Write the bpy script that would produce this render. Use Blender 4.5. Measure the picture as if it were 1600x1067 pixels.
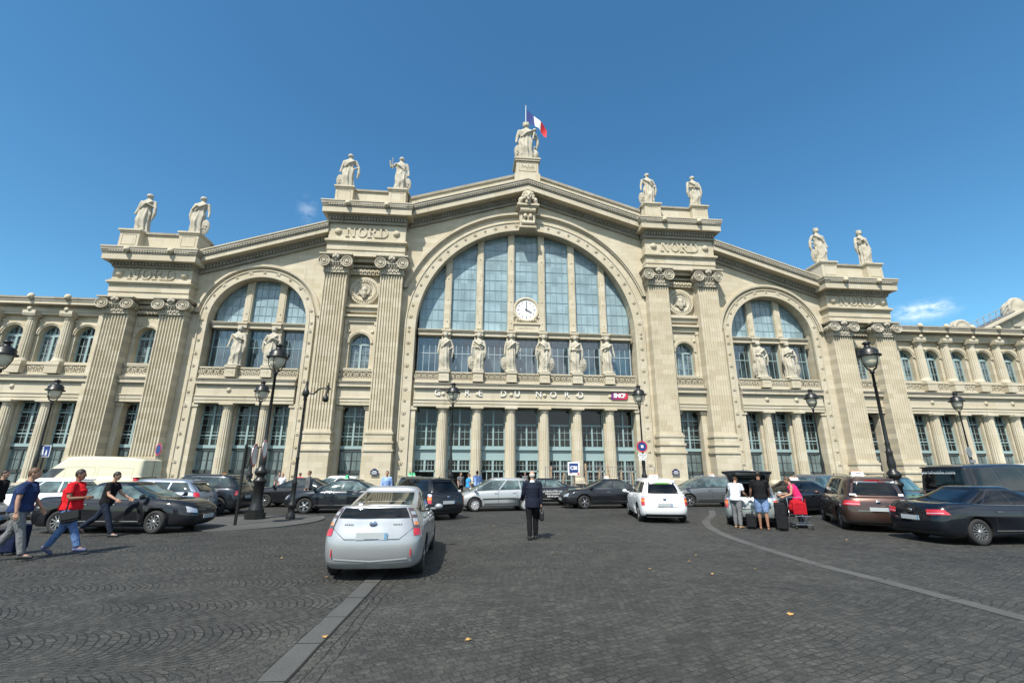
import bpy, bmesh, math, random
from math import sin, cos, pi, sqrt, radians, atan2, tan
from mathutils import Vector, Matrix
for _o in list(bpy.data.objects): bpy.data.objects.remove(_o)
SC = bpy.context.scene
COL = SC.collection
rnd = random.Random(7)

# ------------------------------------------------------------ camera
CAM_X, CAM_Y, CAM_Z = -6.671, -53.586, 1.6
FPX = 706.04
cd = bpy.data.cameras.new('camera'); cam = bpy.data.objects.new('camera', cd); COL.objects.link(cam)
_yaw, _pit, _rol = 0.0887, 0.2666, 0.0044
_f = Vector((sin(_yaw)*cos(_pit), cos(_yaw)*cos(_pit), sin(_pit)))
_r = Vector((cos(_yaw), -sin(_yaw), 0)); _u = _r.cross(_f)
_r2 = _r*cos(_rol)+_u*sin(_rol); _u2 = _u*cos(_rol)-_r*sin(_rol)
_m = Matrix((( _r2.x,_u2.x,-_f.x),(_r2.y,_u2.y,-_f.y),(_r2.z,_u2.z,-_f.z))).to_4x4()
_m.translation = (CAM_X, CAM_Y, CAM_Z); cam.matrix_world = _m
cd.sensor_width = 36; cd.lens = FPX/1600*36; cd.clip_start = .05; cd.clip_end = 6000
SC.camera = cam
SLOPE = 0.0135
def gz(y): return -0.2 - SLOPE*(y+53.586)

# ------------------------------------------------------------ world, sun, exposure
SUN = Vector((-0.55, -1.0, 1.5)).normalized()
w = bpy.data.worlds.new('World'); SC.world = w; w.use_nodes = True
nt = w.node_tree; nt.nodes.clear()
N = nt.nodes.new
out = N('ShaderNodeOutputWorld'); bg = N('ShaderNodeBackground'); bg.inputs['Strength'].default_value = 0.081
sky = N('ShaderNodeTexSky'); sky.sky_type = 'NISHITA'; sky.sun_disc = False
sky.sun_elevation = math.asin(SUN.z); sky.sun_rotation = atan2(SUN.x, SUN.y)
sky.altitude = 100; sky.air_density = 1.0; sky.dust_density = 0.35; sky.ozone_density = 2.2
# summer clouds (world directions): unseen cover behind the square, thickened and brightened for fill light, two wisps over the station
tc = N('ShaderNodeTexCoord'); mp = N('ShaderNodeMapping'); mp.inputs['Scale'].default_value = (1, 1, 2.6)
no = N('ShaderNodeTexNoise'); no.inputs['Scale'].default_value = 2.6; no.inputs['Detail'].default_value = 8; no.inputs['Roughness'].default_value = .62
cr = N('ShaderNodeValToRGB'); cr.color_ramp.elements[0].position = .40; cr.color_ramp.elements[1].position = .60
L = nt.links.new
L(tc.outputs['Generated'], mp.inputs[0]); L(mp.outputs[0], no.inputs['Vector']); L(no.outputs['Fac'], cr.inputs[0])
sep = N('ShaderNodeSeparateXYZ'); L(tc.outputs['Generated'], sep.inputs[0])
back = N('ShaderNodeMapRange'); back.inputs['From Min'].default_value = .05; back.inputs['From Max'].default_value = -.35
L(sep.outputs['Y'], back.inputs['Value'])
def wisp(d, rad, sc=(1, 1, 1)):
    dv = Vector(d).normalized(); su = N('ShaderNodeVectorMath'); su.operation = 'SUBTRACT'; su.inputs[1].default_value = dv
    mu = N('ShaderNodeVectorMath'); mu.operation = 'MULTIPLY'; mu.inputs[1].default_value = sc; le = N('ShaderNodeVectorMath'); le.operation = 'LENGTH'
    L(tc.outputs['Generated'], su.inputs[0]); L(su.outputs[0], mu.inputs[0]); L(mu.outputs[0], le.inputs[0])
    mr = N('ShaderNodeMapRange'); mr.inputs['From Min'].default_value = rad; mr.inputs['From Max'].default_value = 0
    mr.interpolation_type = 'SMOOTHSTEP'; L(le.outputs['Value'], mr.inputs['Value']); return mr.outputs[0]
def pixdir(px, py):
    return _f + _r2*((px-800)/FPX) - _u2*((py-533.5)/FPX)
no2 = N('ShaderNodeTexNoise'); no2.inputs['Scale'].default_value = 30; no2.inputs['Detail'].default_value = 7; no2.inputs['Roughness'].default_value = .6
mp2 = N('ShaderNodeMapping'); mp2.inputs['Scale'].default_value = (1, 1, 2.2); L(tc.outputs['Generated'], mp2.inputs[0]); L(mp2.outputs[0], no2.inputs['Vector'])
cr2 = N('ShaderNodeValToRGB'); cr2.color_ramp.elements[0].position = .40; cr2.color_ramp.elements[1].position = .62; L(no2.outputs['Fac'], cr2.inputs[0])
wa = wisp(pixdir(1440, 486), .060, (1, 1, 2.6)); wb_ = wisp(pixdir(1462, 482), .035, (1, 1, 2)); wc = wisp(pixdir(480, 328), .05, (2., 2., 1))
def mth(op, a, b):
    n = N('ShaderNodeMath'); n.operation = op
    for i, q in enumerate((a, b)):
        if isinstance(q, (int, float)): n.inputs[i].default_value = q
        else: L(q, n.inputs[i])
    return n.outputs[0]
ws = mth('ADD', mth('MULTIPLY', mth('MAXIMUM', wa, wb_), .8), mth('MULTIPLY', wc, .2))
front = mth('MINIMUM', mth('MULTIPLY', ws, cr2.outputs[0]), 1.0)
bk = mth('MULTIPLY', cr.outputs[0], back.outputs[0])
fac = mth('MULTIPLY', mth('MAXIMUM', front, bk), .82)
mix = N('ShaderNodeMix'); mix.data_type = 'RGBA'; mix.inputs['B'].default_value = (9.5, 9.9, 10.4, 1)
hs = N('ShaderNodeHueSaturation'); hs.inputs['Saturation'].default_value = 1.17; hs.inputs['Value'].default_value = 1.22
L(sky.outputs[0], hs.inputs['Color']); L(fac, mix.inputs['Factor']); tint = N('ShaderNodeMix'); tint.data_type = 'RGBA'; tint.blend_type = 'MULTIPLY'; tint.inputs['Factor'].default_value = 1; tint.inputs['B'].default_value = (.70, 1.0, .97, 1)
L(hs.outputs[0], tint.inputs['A']); L(tint.outputs['Result'], mix.inputs['A'])
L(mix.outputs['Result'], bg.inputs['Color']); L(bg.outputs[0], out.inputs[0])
ld = bpy.data.lights.new('sun', 'SUN'); ld.energy = 3.75; ld.angle = radians(.53); ld.color = (1, .95, .86)
sun = bpy.data.objects.new('sun', ld); COL.objects.link(sun); sun.location = (-30, -60, 70)
sun.rotation_euler = SUN.to_track_quat('Z', 'Y').to_euler()
SC.view_settings.view_transform = 'Standard'; SC.view_settings.look = 'None'
SC.view_settings.exposure = 0.9; SC.view_settings.gamma = 1
SC.render.resolution_x = 1024; SC.render.resolution_y = 682
SC.cycles.max_bounces = 6; SC.cycles.caustics_reflective = False; SC.cycles.caustics_refractive = False

# ------------------------------------------------------------ materials
MATS = {}
def pm(name, col, rough=.6, metal=0., spec=.5, coat=0., emit=None, es=0., alpha=None):
    if name in MATS: return MATS[name]
    m = bpy.data.materials.new(name); m.use_nodes = True; b = m.node_tree.nodes['Principled BSDF']
    b.inputs['Base Color'].default_value = (*col, 1); b.inputs['Roughness'].default_value = rough
    b.inputs['Metallic'].default_value = metal; b.inputs['Specular IOR Level'].default_value = spec
    b.inputs['Coat Weight'].default_value = coat
    if coat: b.inputs['Coat Roughness'].default_value = .04
    if emit: b.inputs['Emission Color'].default_value = (*emit, 1); b.inputs['Emission Strength'].default_value = es
    MATS[name] = m; return m
class NT:
    def __init__(s, m): s.t = m.node_tree; s.b = s.t.nodes['Principled BSDF']
    def n(s, k, **kw):
        x = s.t.nodes.new(k)
        for a, v in kw.items(): setattr(x, a, v)
        return x
    def l(s, a, b): s.t.links.new(a, b)
    def coord(s, scale=(1, 1, 1), rot=(0, 0, 0), what='Object'):
        c = s.n('ShaderNodeTexCoord'); m = s.n('ShaderNodeMapping'); m.inputs['Scale'].default_value = scale; m.inputs['Rotation'].default_value = rot
        s.l(c.outputs[what], m.inputs[0]); return m.outputs[0]
    def noise(s, vec, scale, detail=5, rough=.6, dist=0):
        x = s.n('ShaderNodeTexNoise'); x.inputs['Scale'].default_value = scale; x.inputs['Detail'].default_value = detail
        x.inputs['Roughness'].default_value = rough; x.inputs['Distortion'].default_value = dist; s.l(vec, x.inputs['Vector']); return x.outputs['Fac']
    def ramp(s, f, stops):
        x = s.n('ShaderNodeValToRGB'); e = x.color_ramp.elements
        while len(e) < len(stops): e.new(.5)
        for i, (p, c) in enumerate(stops): e[i].position = p; e[i].color = (*c, 1) if len(c) == 3 else c
        s.l(f, x.inputs[0]); return x.outputs[0]
    def mixc(s, f, a, b, mode='MIX'):
        x = s.n('ShaderNodeMix', data_type='RGBA', blend_type=mode)
        for nm, q in (('Factor', f), ('A', a), ('B', b)):
            if isinstance(q, (int, float)): x.inputs[nm].default_value = q
            elif isinstance(q, tuple): x.inputs[nm].default_value = (*q, 1)
            else: s.l(q, x.inputs[nm])
        return x.outputs['Result']
    def math(s, op, a, b=0., c=0.):
        x = s.n('ShaderNodeMath', operation=op)
        for i, q in enumerate((a, b, c)):
            if isinstance(q, (int, float)): x.inputs[i].default_value = q
            else: s.l(q, x.inputs[i])
        return x.outputs[0]
    def bump(s, h, strength=.3, dist=.02):
        x = s.n('ShaderNodeBump'); x.inputs['Strength'].default_value = strength; x.inputs['Distance'].default_value = dist
        s.l(h, x.inputs['Height']); s.l(x.outputs[0], s.b.inputs['Normal']); return x
def stone(name, base, var=.10, block=(1.5, .62), stain=.5, bl=1.):
    m = pm(name, base, .85, spec=.25); t = NT(m)
    v = t.coord(rot=(pi/2, 0, 0))
    br = t.n('ShaderNodeTexBrick'); t.l(v, br.inputs['Vector']); br.inputs['Scale'].default_value = 1
    br.inputs['Brick Width'].default_value = block[0]; br.inputs['Row Height'].default_value = block[1]
    br.inputs['Mortar Size'].default_value = .012; br.inputs['Mortar Smooth'].default_value = .3; br.inputs['Bias'].default_value = 0
    c1 = tuple(min(1, c*(1+var)) for c in base); c2 = tuple(c*(1-var)*q for c, q in zip(base, (1, .97, .9)))
    br.inputs['Color1'].default_value = (*c1, 1); br.inputs['Color2'].default_value = (*c2, 1); br.inputs['Mortar'].default_value = (*[c*(.78) for c in base], 1)
    o = t.coord()
    big = t.noise(o, .16, 6, .65)
    col = t.mixc(t.math('MULTIPLY', t.ramp(big, [(.42, (0, 0, 0)), (.66, (1, 1, 1))]), .28), br.outputs['Color'], tuple(c*q for c, q in zip(base, (.74, .72, .68))))
    st = t.coord(scale=(1.6, 1.6, .14)); s2 = t.noise(st, 1.1, 6, .7)
    col = t.mixc(t.math('MULTIPLY', t.ramp(s2, [(.56, (0, 0, 0)), (.78, (1, 1, 1))]), stain), col, tuple(c*q for c, q in zip(base, (.45, .44, .42))))
    fine = t.noise(o, 9, 4, .7)
    col = t.mixc(.18, col, t.ramp(fine, [(.3, (.35, .33, .3)), (.7, (1, 1, 1))]), 'MULTIPLY')
    t.l(col, t.b.inputs['Base Color']); t.bump(fine, .25, .03); return m
STONE = stone('limestone', (.52, .470, .366))
STONE2 = stone('limestone_carved', (.51, .463, .365), .06, (2.2, 1.1), .55)
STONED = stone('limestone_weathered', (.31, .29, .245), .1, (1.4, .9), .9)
STATUE = stone('statue_stone', (.45, .42, .35), .03, (9, 9), .6)
def glassy(name, col, rough, spec, var=.35, sc=1.2, cells=None):
    m = pm(name, col, rough, spec=spec); t = NT(m); o = t.coord()
    n = t.noise(o, sc, 4, .6)
    lo = tuple(c*(1-var) for c in col); hi = tuple(min(1, c*(1+var)) for c in col)
    c = t.ramp(n, [(.35, lo), (.68, hi)])
    if cells:
        br = t.n('ShaderNodeTexBrick'); t.l(t.coord(rot=(pi/2, 0, 0)), br.inputs['Vector']); br.inputs['Scale'].default_value = 1; br.inputs['Mortar Size'].default_value = 0
        br.offset = 0; br.inputs['Brick Width'].default_value = cells[0]; br.inputs['Row Height'].default_value = cells[1]
        br.inputs['Color1'].default_value = (.8, .8, .8, 1); br.inputs['Color2'].default_value = (1.1, 1.1, 1.1, 1)
        c = t.mixc(1., c, br.outputs['Color'], 'MULTIPLY')
    t.l(c, t.b.inputs['Base Color'])
    w2 = t.noise(o, 2.2, 2, .5); t.bump(w2, .08, .04); return m
G_ARCH = glassy('arch_glass', (.255, .345, .38), .12, .5, .14, .5, (.85, 1.35))
G_MID = glassy('reflecting_glass', (.035, .055, .065), .03, 1.6, .7, .5)
G_LOW = glassy('dark_glass', (.014, .015, .014), .08, .45, .6, .8, (.6, .55))
G_GREY = glassy('frosted_glass', (.13, .17, .17), .25, .6, .35, .6)
TEAL = pm('teal_paint', (.25, .345, .35), .5)
TEALG = pm('glazing_bar_paint', (.17, .26, .285), .5)
PALEF = pm('pale_window_frame', (.30, .38, .42), .5)
TEALD = pm('teal_dark_paint', (.10, .18, .18), .5)
DARKF = pm('dark_frame', (.045, .055, .055), .5)
IRON = pm('cast_iron', (.016, .016, .015), .38, .3, .6)
IRONT = NT(IRON); IRONT.bump(IRONT.noise(IRONT.coord(), 40, 3), .2, .004)
BLACK = pm('black', (.01, .01, .01), .6)
ZINC = pm('zinc_roof', (.16, .165, .165), .6, .2)

# ------------------------------------------------------------ mesh helpers
class MB:
    def __init__(s): s.v = []; s.f = []; s.m = []; s.s = []
    def add(s, vs, fs, mi=0, sm=False):
        o = len(s.v); s.v += [tuple(q) for q in vs]
        for f in fs: s.f.append(tuple(i+o for i in f)); s.m.append(mi); s.s.append(sm)
        return s
    def box(s, x0, x1, y0, y1, z0, z1, mi=0, bv=0):
        if x0 > x1: x0, x1 = x1, x0
        if y0 > y1: y0, y1 = y1, y0
        if z0 > z1: z0, z1 = z1, z0
        vs = [(x0, y0, z0), (x1, y0, z0), (x1, y1, z0), (x0, y1, z0), (x0, y0, z1), (x1, y0, z1), (x1, y1, z1), (x0, y1, z1)]
        return s.add(vs, [(0, 3, 2, 1), (4, 5, 6, 7), (0, 1, 5, 4), (1, 2, 6, 5), (2, 3, 7, 6), (3, 0, 4, 7)], mi)
    def obox(s, c, ax, ay, az, mi=0):
        c = Vector(c); ax, ay, az = Vector(ax), Vector(ay), Vector(az); vs = []
        for k in (-1, 1):
            for a, b in ((-1, -1), (1, -1), (1, 1), (-1, 1)): vs.append(c+ax*a+ay*b+az*k)
        return s.add(vs, [(0, 3, 2, 1), (4, 5, 6, 7), (0, 1, 5, 4), (1, 2, 6, 5), (2, 3, 7, 6), (3, 0, 4, 7)], mi)
    def prism(s, pts, y0, y1, mi=0, sm=False):
        """polygon pts in (x,z), extruded along y"""
        n = len(pts); vs = [(x, y0, z) for x, z in pts]+[(x, y1, z) for x, z in pts]
        fs = [tuple(range(n)), tuple(range(2*n-1, n-1, -1))]
        s.add(vs, fs, mi); s.add(vs, [(i, i+n, (i+1) % n+n, (i+1) % n) for i in range(n)], mi, sm); return s
    def vprism(s, pts, z0, z1, mi=0, sm=False, cap=True):
        n = len(pts); vs = [(x, y, z0) for x, y in pts]+[(x, y, z1) for x, y in pts]
        s.add(vs, [(i, (i+1) % n, (i+1) % n+n, i+n) for i in range(n)], mi, sm)
        if cap: s.add(vs, [tuple(range(n-1, -1, -1)), tuple(range(n, 2*n))], mi)
        return s
    def lathe(s, c, prof, n=16, mi=0, sm=True, mat=None, flute=0, fd=.08, cap=True):
        """prof: (r,z) list bottom to top round the local z axis at c; mat optional 3x3 rotation"""
        vs = []; c = Vector(c)
        for r, z in prof:
            for i in range(n):
                a = 2*pi*i/n; rr = r*(1-fd*(i % 2)) if flute else r
                p = Vector((rr*cos(a), rr*sin(a), z))
                if mat is not None: p = mat @ p
                vs.append(c+p)
        fs = []
        for k in range(len(prof)-1):
            for i in range(n): j = (i+1) % n; fs.append((k*n+i, k*n+j, (k+1)*n+j, (k+1)*n+i))
        s.add(vs, fs, mi, sm)
        if cap: s.add(vs, [tuple(range(n-1, -1, -1)), tuple(range((len(prof)-1)*n, len(prof)*n))], mi)
        return s
    def tube(s, pts, rad, n=8, mi=0, sm=True, sx=1.):
        pts = [Vector(p) for p in pts]; vs = []
        if not isinstance(rad, (list, tuple)): rad = [rad]*len(pts)
        up = Vector((0, 0, 1)); prev = None
        for k, p in enumerate(pts):
            d = (pts[min(k+1, len(pts)-1)]-pts[max(k-1, 0)])
            d = d.normalized() if d.length > 1e-9 else Vector((0, 0, 1))
            if prev is None:
                a = d.cross(up); a = a if a.length > .05 else d.cross(Vector((0, 1, 0)))
            else: a = prev-d*prev.dot(d)
            a.normalize(); prev = a; b = d.cross(a)
            for i in range(n): t = 2*pi*i/n; vs.append(p+(a*cos(t)*sx+b*sin(t))*rad[k])
        fs = []
        for k in range(len(pts)-1):
            for i in range(n): j = (i+1) % n; fs.append((k*n+i, k*n+j, (k+1)*n+j, (k+1)*n+i))
        s.add(vs, fs, mi, sm); s.add(vs, [tuple(range(n-1, -1, -1)), tuple(range((len(pts)-1)*n, len(pts)*n))], mi); return s
    def ball(s, c, r, n=10, m=7, mi=0, rot=None):
        if not isinstance(r, (tuple, list)): r = (r, r, r)
        vs = []; c = Vector(c)
        for k in range(1, m):
            ph = pi*k/m
            for i in range(n):
                a = 2*pi*i/n; p = Vector((r[0]*sin(ph)*cos(a), r[1]*sin(ph)*sin(a), -r[2]*cos(ph)))
                if rot is not None: p = rot @ p
                vs.append(c+p)
        b = Vector((0, 0, -r[2])); t = Vector((0, 0, r[2]))
        if rot is not None: b = rot @ b; t = rot @ t
        vs += [c+b, c+t]; B = len(vs)-2; T = B+1; fs = []
        for k in range(m-2):
            for i in range(n): j = (i+1) % n; fs.append((k*n+i, k*n+j, (k+1)*n+j, (k+1)*n+i))
        for i in range(n): j = (i+1) % n; fs.append((B, j, i)); fs.append((T, (m-2)*n+i, (m-2)*n+j))
        s.add(vs, fs, mi, True); return s
    def mesh(s, name, mats):
        me = bpy.data.meshes.new(name); me.from_pydata(s.v, [], s.f)
        for m in (mats if isinstance(mats, (list, tuple)) else [mats]): me.materials.append(m)
        me.polygons.foreach_set('material_index', s.m); me.polygons.foreach_set('use_smooth', s.s); me.update(); return me
    def build(s, name, mats, parent=None):
        o = bpy.data.objects.new(name, s.mesh(name, mats)); COL.objects.link(o)
        if parent: o.parent = parent
        return o
def tag(o, label=None, cat=None, group=None, kind=None):
    if label: o['label'] = label
    if cat: o['category'] = cat
    if group: o['group'] = group
    if kind: o['kind'] = kind
    return o
def empty(name, loc=(0, 0, 0), rz=0, label=None, cat=None, group=None):
    o = bpy.data.objects.new(name, None); COL.objects.link(o); o.location = loc; o.rotation_euler = (0, 0, rz); o.empty_display_size = .3
    return tag(o, label, cat, group)
def copy_tree(o, parent=None):
    c = o.copy(); COL.objects.link(c)
    if parent: c.parent = parent
    for ch in [k for k in o.children]: copy_tree(ch, c)
    return c
def remesh(mb, voxel, name, mat, parent=None, smooth=1, sm_f=.5):
    me = mb.mesh(name, mat); o = bpy.data.objects.new('tmp', me); COL.objects.link(o)
    r = o.modifiers.new('r', 'REMESH'); r.mode = 'VOXEL'; r.voxel_size = voxel; r.use_smooth_shade = True
    if smooth: k = o.modifiers.new('s', 'SMOOTH'); k.factor = sm_f; k.iterations = smooth
    dg = bpy.context.evaluated_depsgraph_get(); m2 = bpy.data.meshes.new_from_object(o.evaluated_get(dg))
    m2.name = name; m2.materials.clear(); m2.materials.append(mat)
    for p in m2.polygons: p.use_smooth = True
    bpy.data.objects.remove(o); bpy.data.meshes.remove(me)
    q = bpy.data.objects.new(name, m2); COL.objects.link(q)
    if parent: q.parent = parent
    return q
def text_mb(mb, txt, size, center, depth=.05, mi=0, bold=0., face='S', spacing=1.0, scale_x=1.0, rot=None):
    """text standing in the xz plane, facing -y, centred; appended to mb"""
    c = bpy.data.curves.new('t', 'FONT'); c.body = txt; c.size = size; c.extrude = depth/2; c.align_x = 'CENTER'; c.align_y = 'CENTER'
    c.offset = bold; c.space_character = spacing; c.resolution_u = 3
    o = bpy.data.objects.new('t', c); COL.objects.link(o)
    dg = bpy.context.evaluated_depsgraph_get(); me = bpy.data.meshes.new_from_object(o.evaluated_get(dg))
    M = rot if rot is not None else Matrix.Rotation(pi/2, 3, 'X')
    vs = [Vector(center)+M @ Vector((v.co.x*scale_x, v.co.y, v.co.z)) for v in me.vertices]
    mb.add(vs, [tuple(p.vertices) for p in me.polygons], mi)
    bpy.data.objects.remove(o); bpy.data.meshes.remove(me); bpy.data.curves.remove(c)
# ------------------------------------------------------------ ground
def sett_material():
    m = pm('cobble_setts', (.07, .07, .068), .75, spec=.35); t = NT(m)
    c = t.coord()
    warp = t.n('ShaderNodeTexNoise'); warp.inputs['Scale'].default_value = .35; t.l(c, warp.inputs['Vector'])
    sp = t.n('ShaderNodeSeparateXYZ'); t.l(c, sp.inputs[0]); X, Y = sp.outputs['X'], sp.outputs['Y']
    wn = t.noise(c, .5, 3)
    wob = t.math('MULTIPLY', t.math('SUBTRACT', wn, .5), .5)
    # segmental arcs: rows bow towards +x inside bands 1.35 m deep
    yb = t.math('DIVIDE', t.math('ADD', Y, t.math('MULTIPLY', X, -.12)), 1.35)
    u = t.math('SUBTRACT', t.math('MULTIPLY', t.math('FRACT', yb), 2.), 1.)
    arc = t.math('MULTIPLY', t.math('MULTIPLY', u, u), .42)
    va = t.math('ADD', t.math('ADD', X, arc), wob)
    cb = t.n('ShaderNodeCombineXYZ'); t.l(t.math('MULTIPLY', Y, 1.0), cb.inputs[0]); t.l(va, cb.inputs[1])
    def setts(vec, w_, h_):
        jn = t.n('ShaderNodeTexNoise'); jn.inputs['Scale'].default_value = 7; jn.inputs['Detail'].default_value = 2; t.l(c, jn.inputs['Vector'])
        js = t.n('ShaderNodeVectorMath', operation='SCALE'); js.inputs['Scale'].default_value = .05; t.l(jn.outputs['Color'], js.inputs[0])
        ja = t.n('ShaderNodeVectorMath', operation='ADD'); t.l(vec, ja.inputs[0]); t.l(js.outputs[0], ja.inputs[1])
        br = t.n('ShaderNodeTexBrick'); t.l(ja.outputs[0], br.inputs['Vector']); br.inputs['Scale'].default_value = 1
        br.inputs['Brick Width'].default_value = w_; br.inputs['Row Height'].default_value = h_; br.inputs['Mortar Size'].default_value = .009
        br.inputs['Mortar Smooth'].default_value = .5; br.inputs['Bias'].default_value = 0
        br.inputs['Color1'].default_value = (.036, .036, .0355, 1); br.inputs['Color2'].default_value = (.058, .058, .056, 1); br.inputs['Mortar'].default_value = (.043, .043, .041, 1)
        return br
    b1 = setts(cb.outputs[0], .135, .10); b1.inputs['Mortar Size'].default_value = .013
    d = t.n('ShaderNodeVectorMath', operation='ADD'); sc = t.n('ShaderNodeVectorMath', operation='SCALE'); sc.inputs['Scale'].default_value = .45
    wv = t.n('ShaderNodeTexNoise'); wv.inputs['Scale'].default_value = .8; wv.inputs['Detail'].default_value = 4; t.l(c, wv.inputs['Vector']); t.l(wv.outputs['Color'], sc.inputs[0])
    mpn = t.n('ShaderNodeMapping'); mpn.inputs['Rotation'].default_value = (0, 0, radians(-24)); t.l(c, mpn.inputs[0])
    t.l(mpn.outputs[0], d.inputs[0]); t.l(sc.outputs[0], d.inputs[1])
    b2 = setts(d.outputs[0], .125, .095)
    side = t.n('ShaderNodeMapRange'); side.inputs['From Min'].default_value = -.5; side.inputs['From Max'].default_value = .5
    edge = t.math('ADD', t.math('ADD', t.math('ADD', X, 7.6), t.math('MULTIPLY', t.math('ADD', Y, 46), -.62)), t.math('MULTIPLY', wob, 1.5)); t.l(edge, side.inputs['Value'])
    col = t.mixc(side.outputs[0], b1.outputs['Color'], b2.outputs['Color'])
    fac = t.n('ShaderNodeMix', data_type='FLOAT'); t.l(side.outputs[0], fac.inputs['Factor']); t.l(b1.outputs['Fac'], fac.inputs['A']); t.l(b2.outputs['Fac'], fac.inputs['B'])
    patch = t.noise(c, .9, 5, .7); pf = t.n('ShaderNodeMix', data_type='FLOAT'); t.l(side.outputs[0], pf.inputs['Factor']); pf.inputs['A'].default_value = .95; pf.inputs['B'].default_value = .6
    jm = t.math('MULTIPLY', t.math('MULTIPLY', fac.outputs['Result'], t.ramp(patch, [(.34, (.25, .25, .25)), (.58, (1, 1, 1))])), pf.outputs['Result'])
    big = t.noise(c, .22, 6, .7); col = t.mixc(.85, col, t.ramp(big, [(.3, (.62, .62, .62)), (.7, (1.2, 1.19, 1.15))]), 'MULTIPLY')
    mid = t.noise(c, 2.4, 6, .8); col = t.mixc(.85, col, t.ramp(mid, [(.28, (.6, .6, .6)), (.7, (1.4, 1.39, 1.33))]), 'MULTIPLY')
    sm_ = t.noise(c, 9, 4, .8); col = t.mixc(.8, col, t.ramp(sm_, [(.3, (.62, .62, .62)), (.7, (1.4, 1.4, 1.36))]), 'MULTIPLY')
    fine = t.noise(c, 38, 3, .8); col = t.mixc(.8, col, t.ramp(fine, [(.3, (.5, .5, .5)), (.7, (1.45, 1.45, 1.42))]), 'MULTIPLY')
    oil = t.noise(c, 1.1, 3, .5, .4); col = t.mixc(t.ramp(oil, [(.68, (0, 0, 0)), (.76, (.55, .55, .55))]), col, (.020, .020, .019))
    spk = t.noise(c, 75, 2, .5); col = t.mixc(t.ramp(spk, [(.66, (0, 0, 0)), (.74, (.4, .4, .4))]), col, (.17, .17, .165))
    col = t.mixc(jm, col, (.009, .009, .008))
    t.l(col, t.b.inputs['Base Color'])
    h = t.math('ADD', t.math('MULTIPLY', jm, -1.), t.math('ADD', t.math('MULTIPLY', sm_, .6), t.math('MULTIPLY', fine, .35)))
    t.bump(h, .75, .02)
    t.l(t.ramp(mid, [(.3, (.55, .55, .55)), (.7, (.85, .85, .85))]), t.b.inputs['Roughness']); return m
SETT = sett_material()
def asphalt(name, base, sc=60, v=.25):
    m = pm(name, base, .85, spec=.3); t = NT(m); c = t.coord()
    a = t.noise(c, .6, 6, .7); f = t.noise(c, sc, 3, .8)
    col = t.mixc(1., t.ramp(a, [(.3, tuple(x*(1-v) for x in base)), (.7, tuple(x*(1+v) for x in base))]), t.ramp(f, [(.3, (.6, .6, .6)), (.7, (1.3, 1.3, 1.3))]), 'MULTIPLY')
    t.l(col, t.b.inputs['Base Color']); t.bump(f, .4, .008); return m
ASPH = asphalt('worn_asphalt', (.085, .085, .08))
ISLE = asphalt('island_asphalt', (.078, .077, .073))
GRAN = asphalt('granite_kerb', (.086, .086, .082), 110, .2)
GRAN2 = asphalt('granite_slab', (.078, .079, .076), 110, .22)
def sheet(name, mat, pts, dz, label=None, kind='structure', thick=None):
    mb = MB(); n = len(pts)
    if thick:
        vs = [(x, y, gz(y)-.05) for x, y in pts]+[(x, y, gz(y)+dz) for x, y in pts]
        mb.add(vs, [tuple(range(n, 2*n))], 0); mb.add(vs, [(i, (i+1) % n, (i+1) % n+n, i+n) for i in range(n)], 0)
    else: mb.add([(x, y, gz(y)+dz) for x, y in pts], [tuple(range(n))], 0)
    o = mb.build(name, mat); tag(o, label, None, None, kind); return o
g = MB()
ys = [-900, -56, 2.0]
zs = [gz(-56), gz(-56), gz(2)]
xs = [-1500, -90, 90, 1500]
gv = []; gf = []
for j, y in enumerate(ys):
    for x in xs: gv.append((x, y, zs[j]))
for j in range(2):
    for i in range(3): k = j*4+i; gf.append((k, k+1, k+5, k+4))
n0 = len(gv); gv += [(x, y, gz(2)) for y in (2.0, 1500) for x in xs]
for i in range(3): k = n0+i; gf.append((k, k+1, k+5, k+4))
g.add(gv, gf); tag(g.build('ground', SETT), 'dark grey cobbled square paved in arcs', 'ground', None, 'structure')
def band(name, pts, width, mat, dz, label):
    """flush band along a polyline"""
    mb = MB(); P = [Vector((x, y, 0)) for x, y in pts]; vs = []
    for i, p in enumerate(P):
        d = (P[min(i+1, len(P)-1)]-P[max(i-1, 0)]).normalized(); nrm = Vector((-d.y, d.x, 0))
        wd = width[i] if isinstance(width, list) else width
        for s_ in (-1, 1): q = p+nrm*wd/2*s_; vs.append((q.x, q.y, gz(q.y)+dz))
    mb.add(vs, [(2*i, 2*i+2, 2*i+3, 2*i+1) for i in range(len(P)-1)]); o = mb.build(name, mat); tag(o, label, None, None, 'structure'); return o
def catmull(pts, n=8):
    P = [Vector((*p, 0)) if len(p) == 2 else Vector(p) for p in pts]; out = []
    for i in range(len(P)-1):
        a, b, c, d = P[max(i-1, 0)], P[i], P[i+1], P[min(i+2, len(P)-1)]
        for k in range(n):
            t = k/n; out.append(.5*((2*b)+(c-a)*t+(2*a-5*b+4*c-d)*t*t+(3*b-a-3*c+d)*t**3))
    out.append(P[-1]); return out
cpts = [(5.2, -31.0), (3.9, -33.5), (2.25, -36.1), (1.25, -38.6), (.72, -41.0), (.45, -43.9), (.5, -45.5), (.52, -46.9), (.5, -48.2), (.45, -50.5), (.4, -54)]
cc = [(p.x, p.y) for p in catmull(cpts)]
band('kerb_band', cc, .27, GRAN, .006, 'pale flush granite band curving along the taxi lane')
def pxg(px, py, H=1.8):
    v = pixdir(px, py); t = -H/(v.z+SLOPE*v.y); return (CAM_X+v.x*t, CAM_Y+v.y*t)
sa = [pxg(600, 880), pxg(597, 903)[0:2], pxg(415, 1067), ]
a0, a1 = pxg(586, 903), pxg(420, 1067)
dx, dy = a1[0]-a0[0], a1[1]-a0[1]
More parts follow.
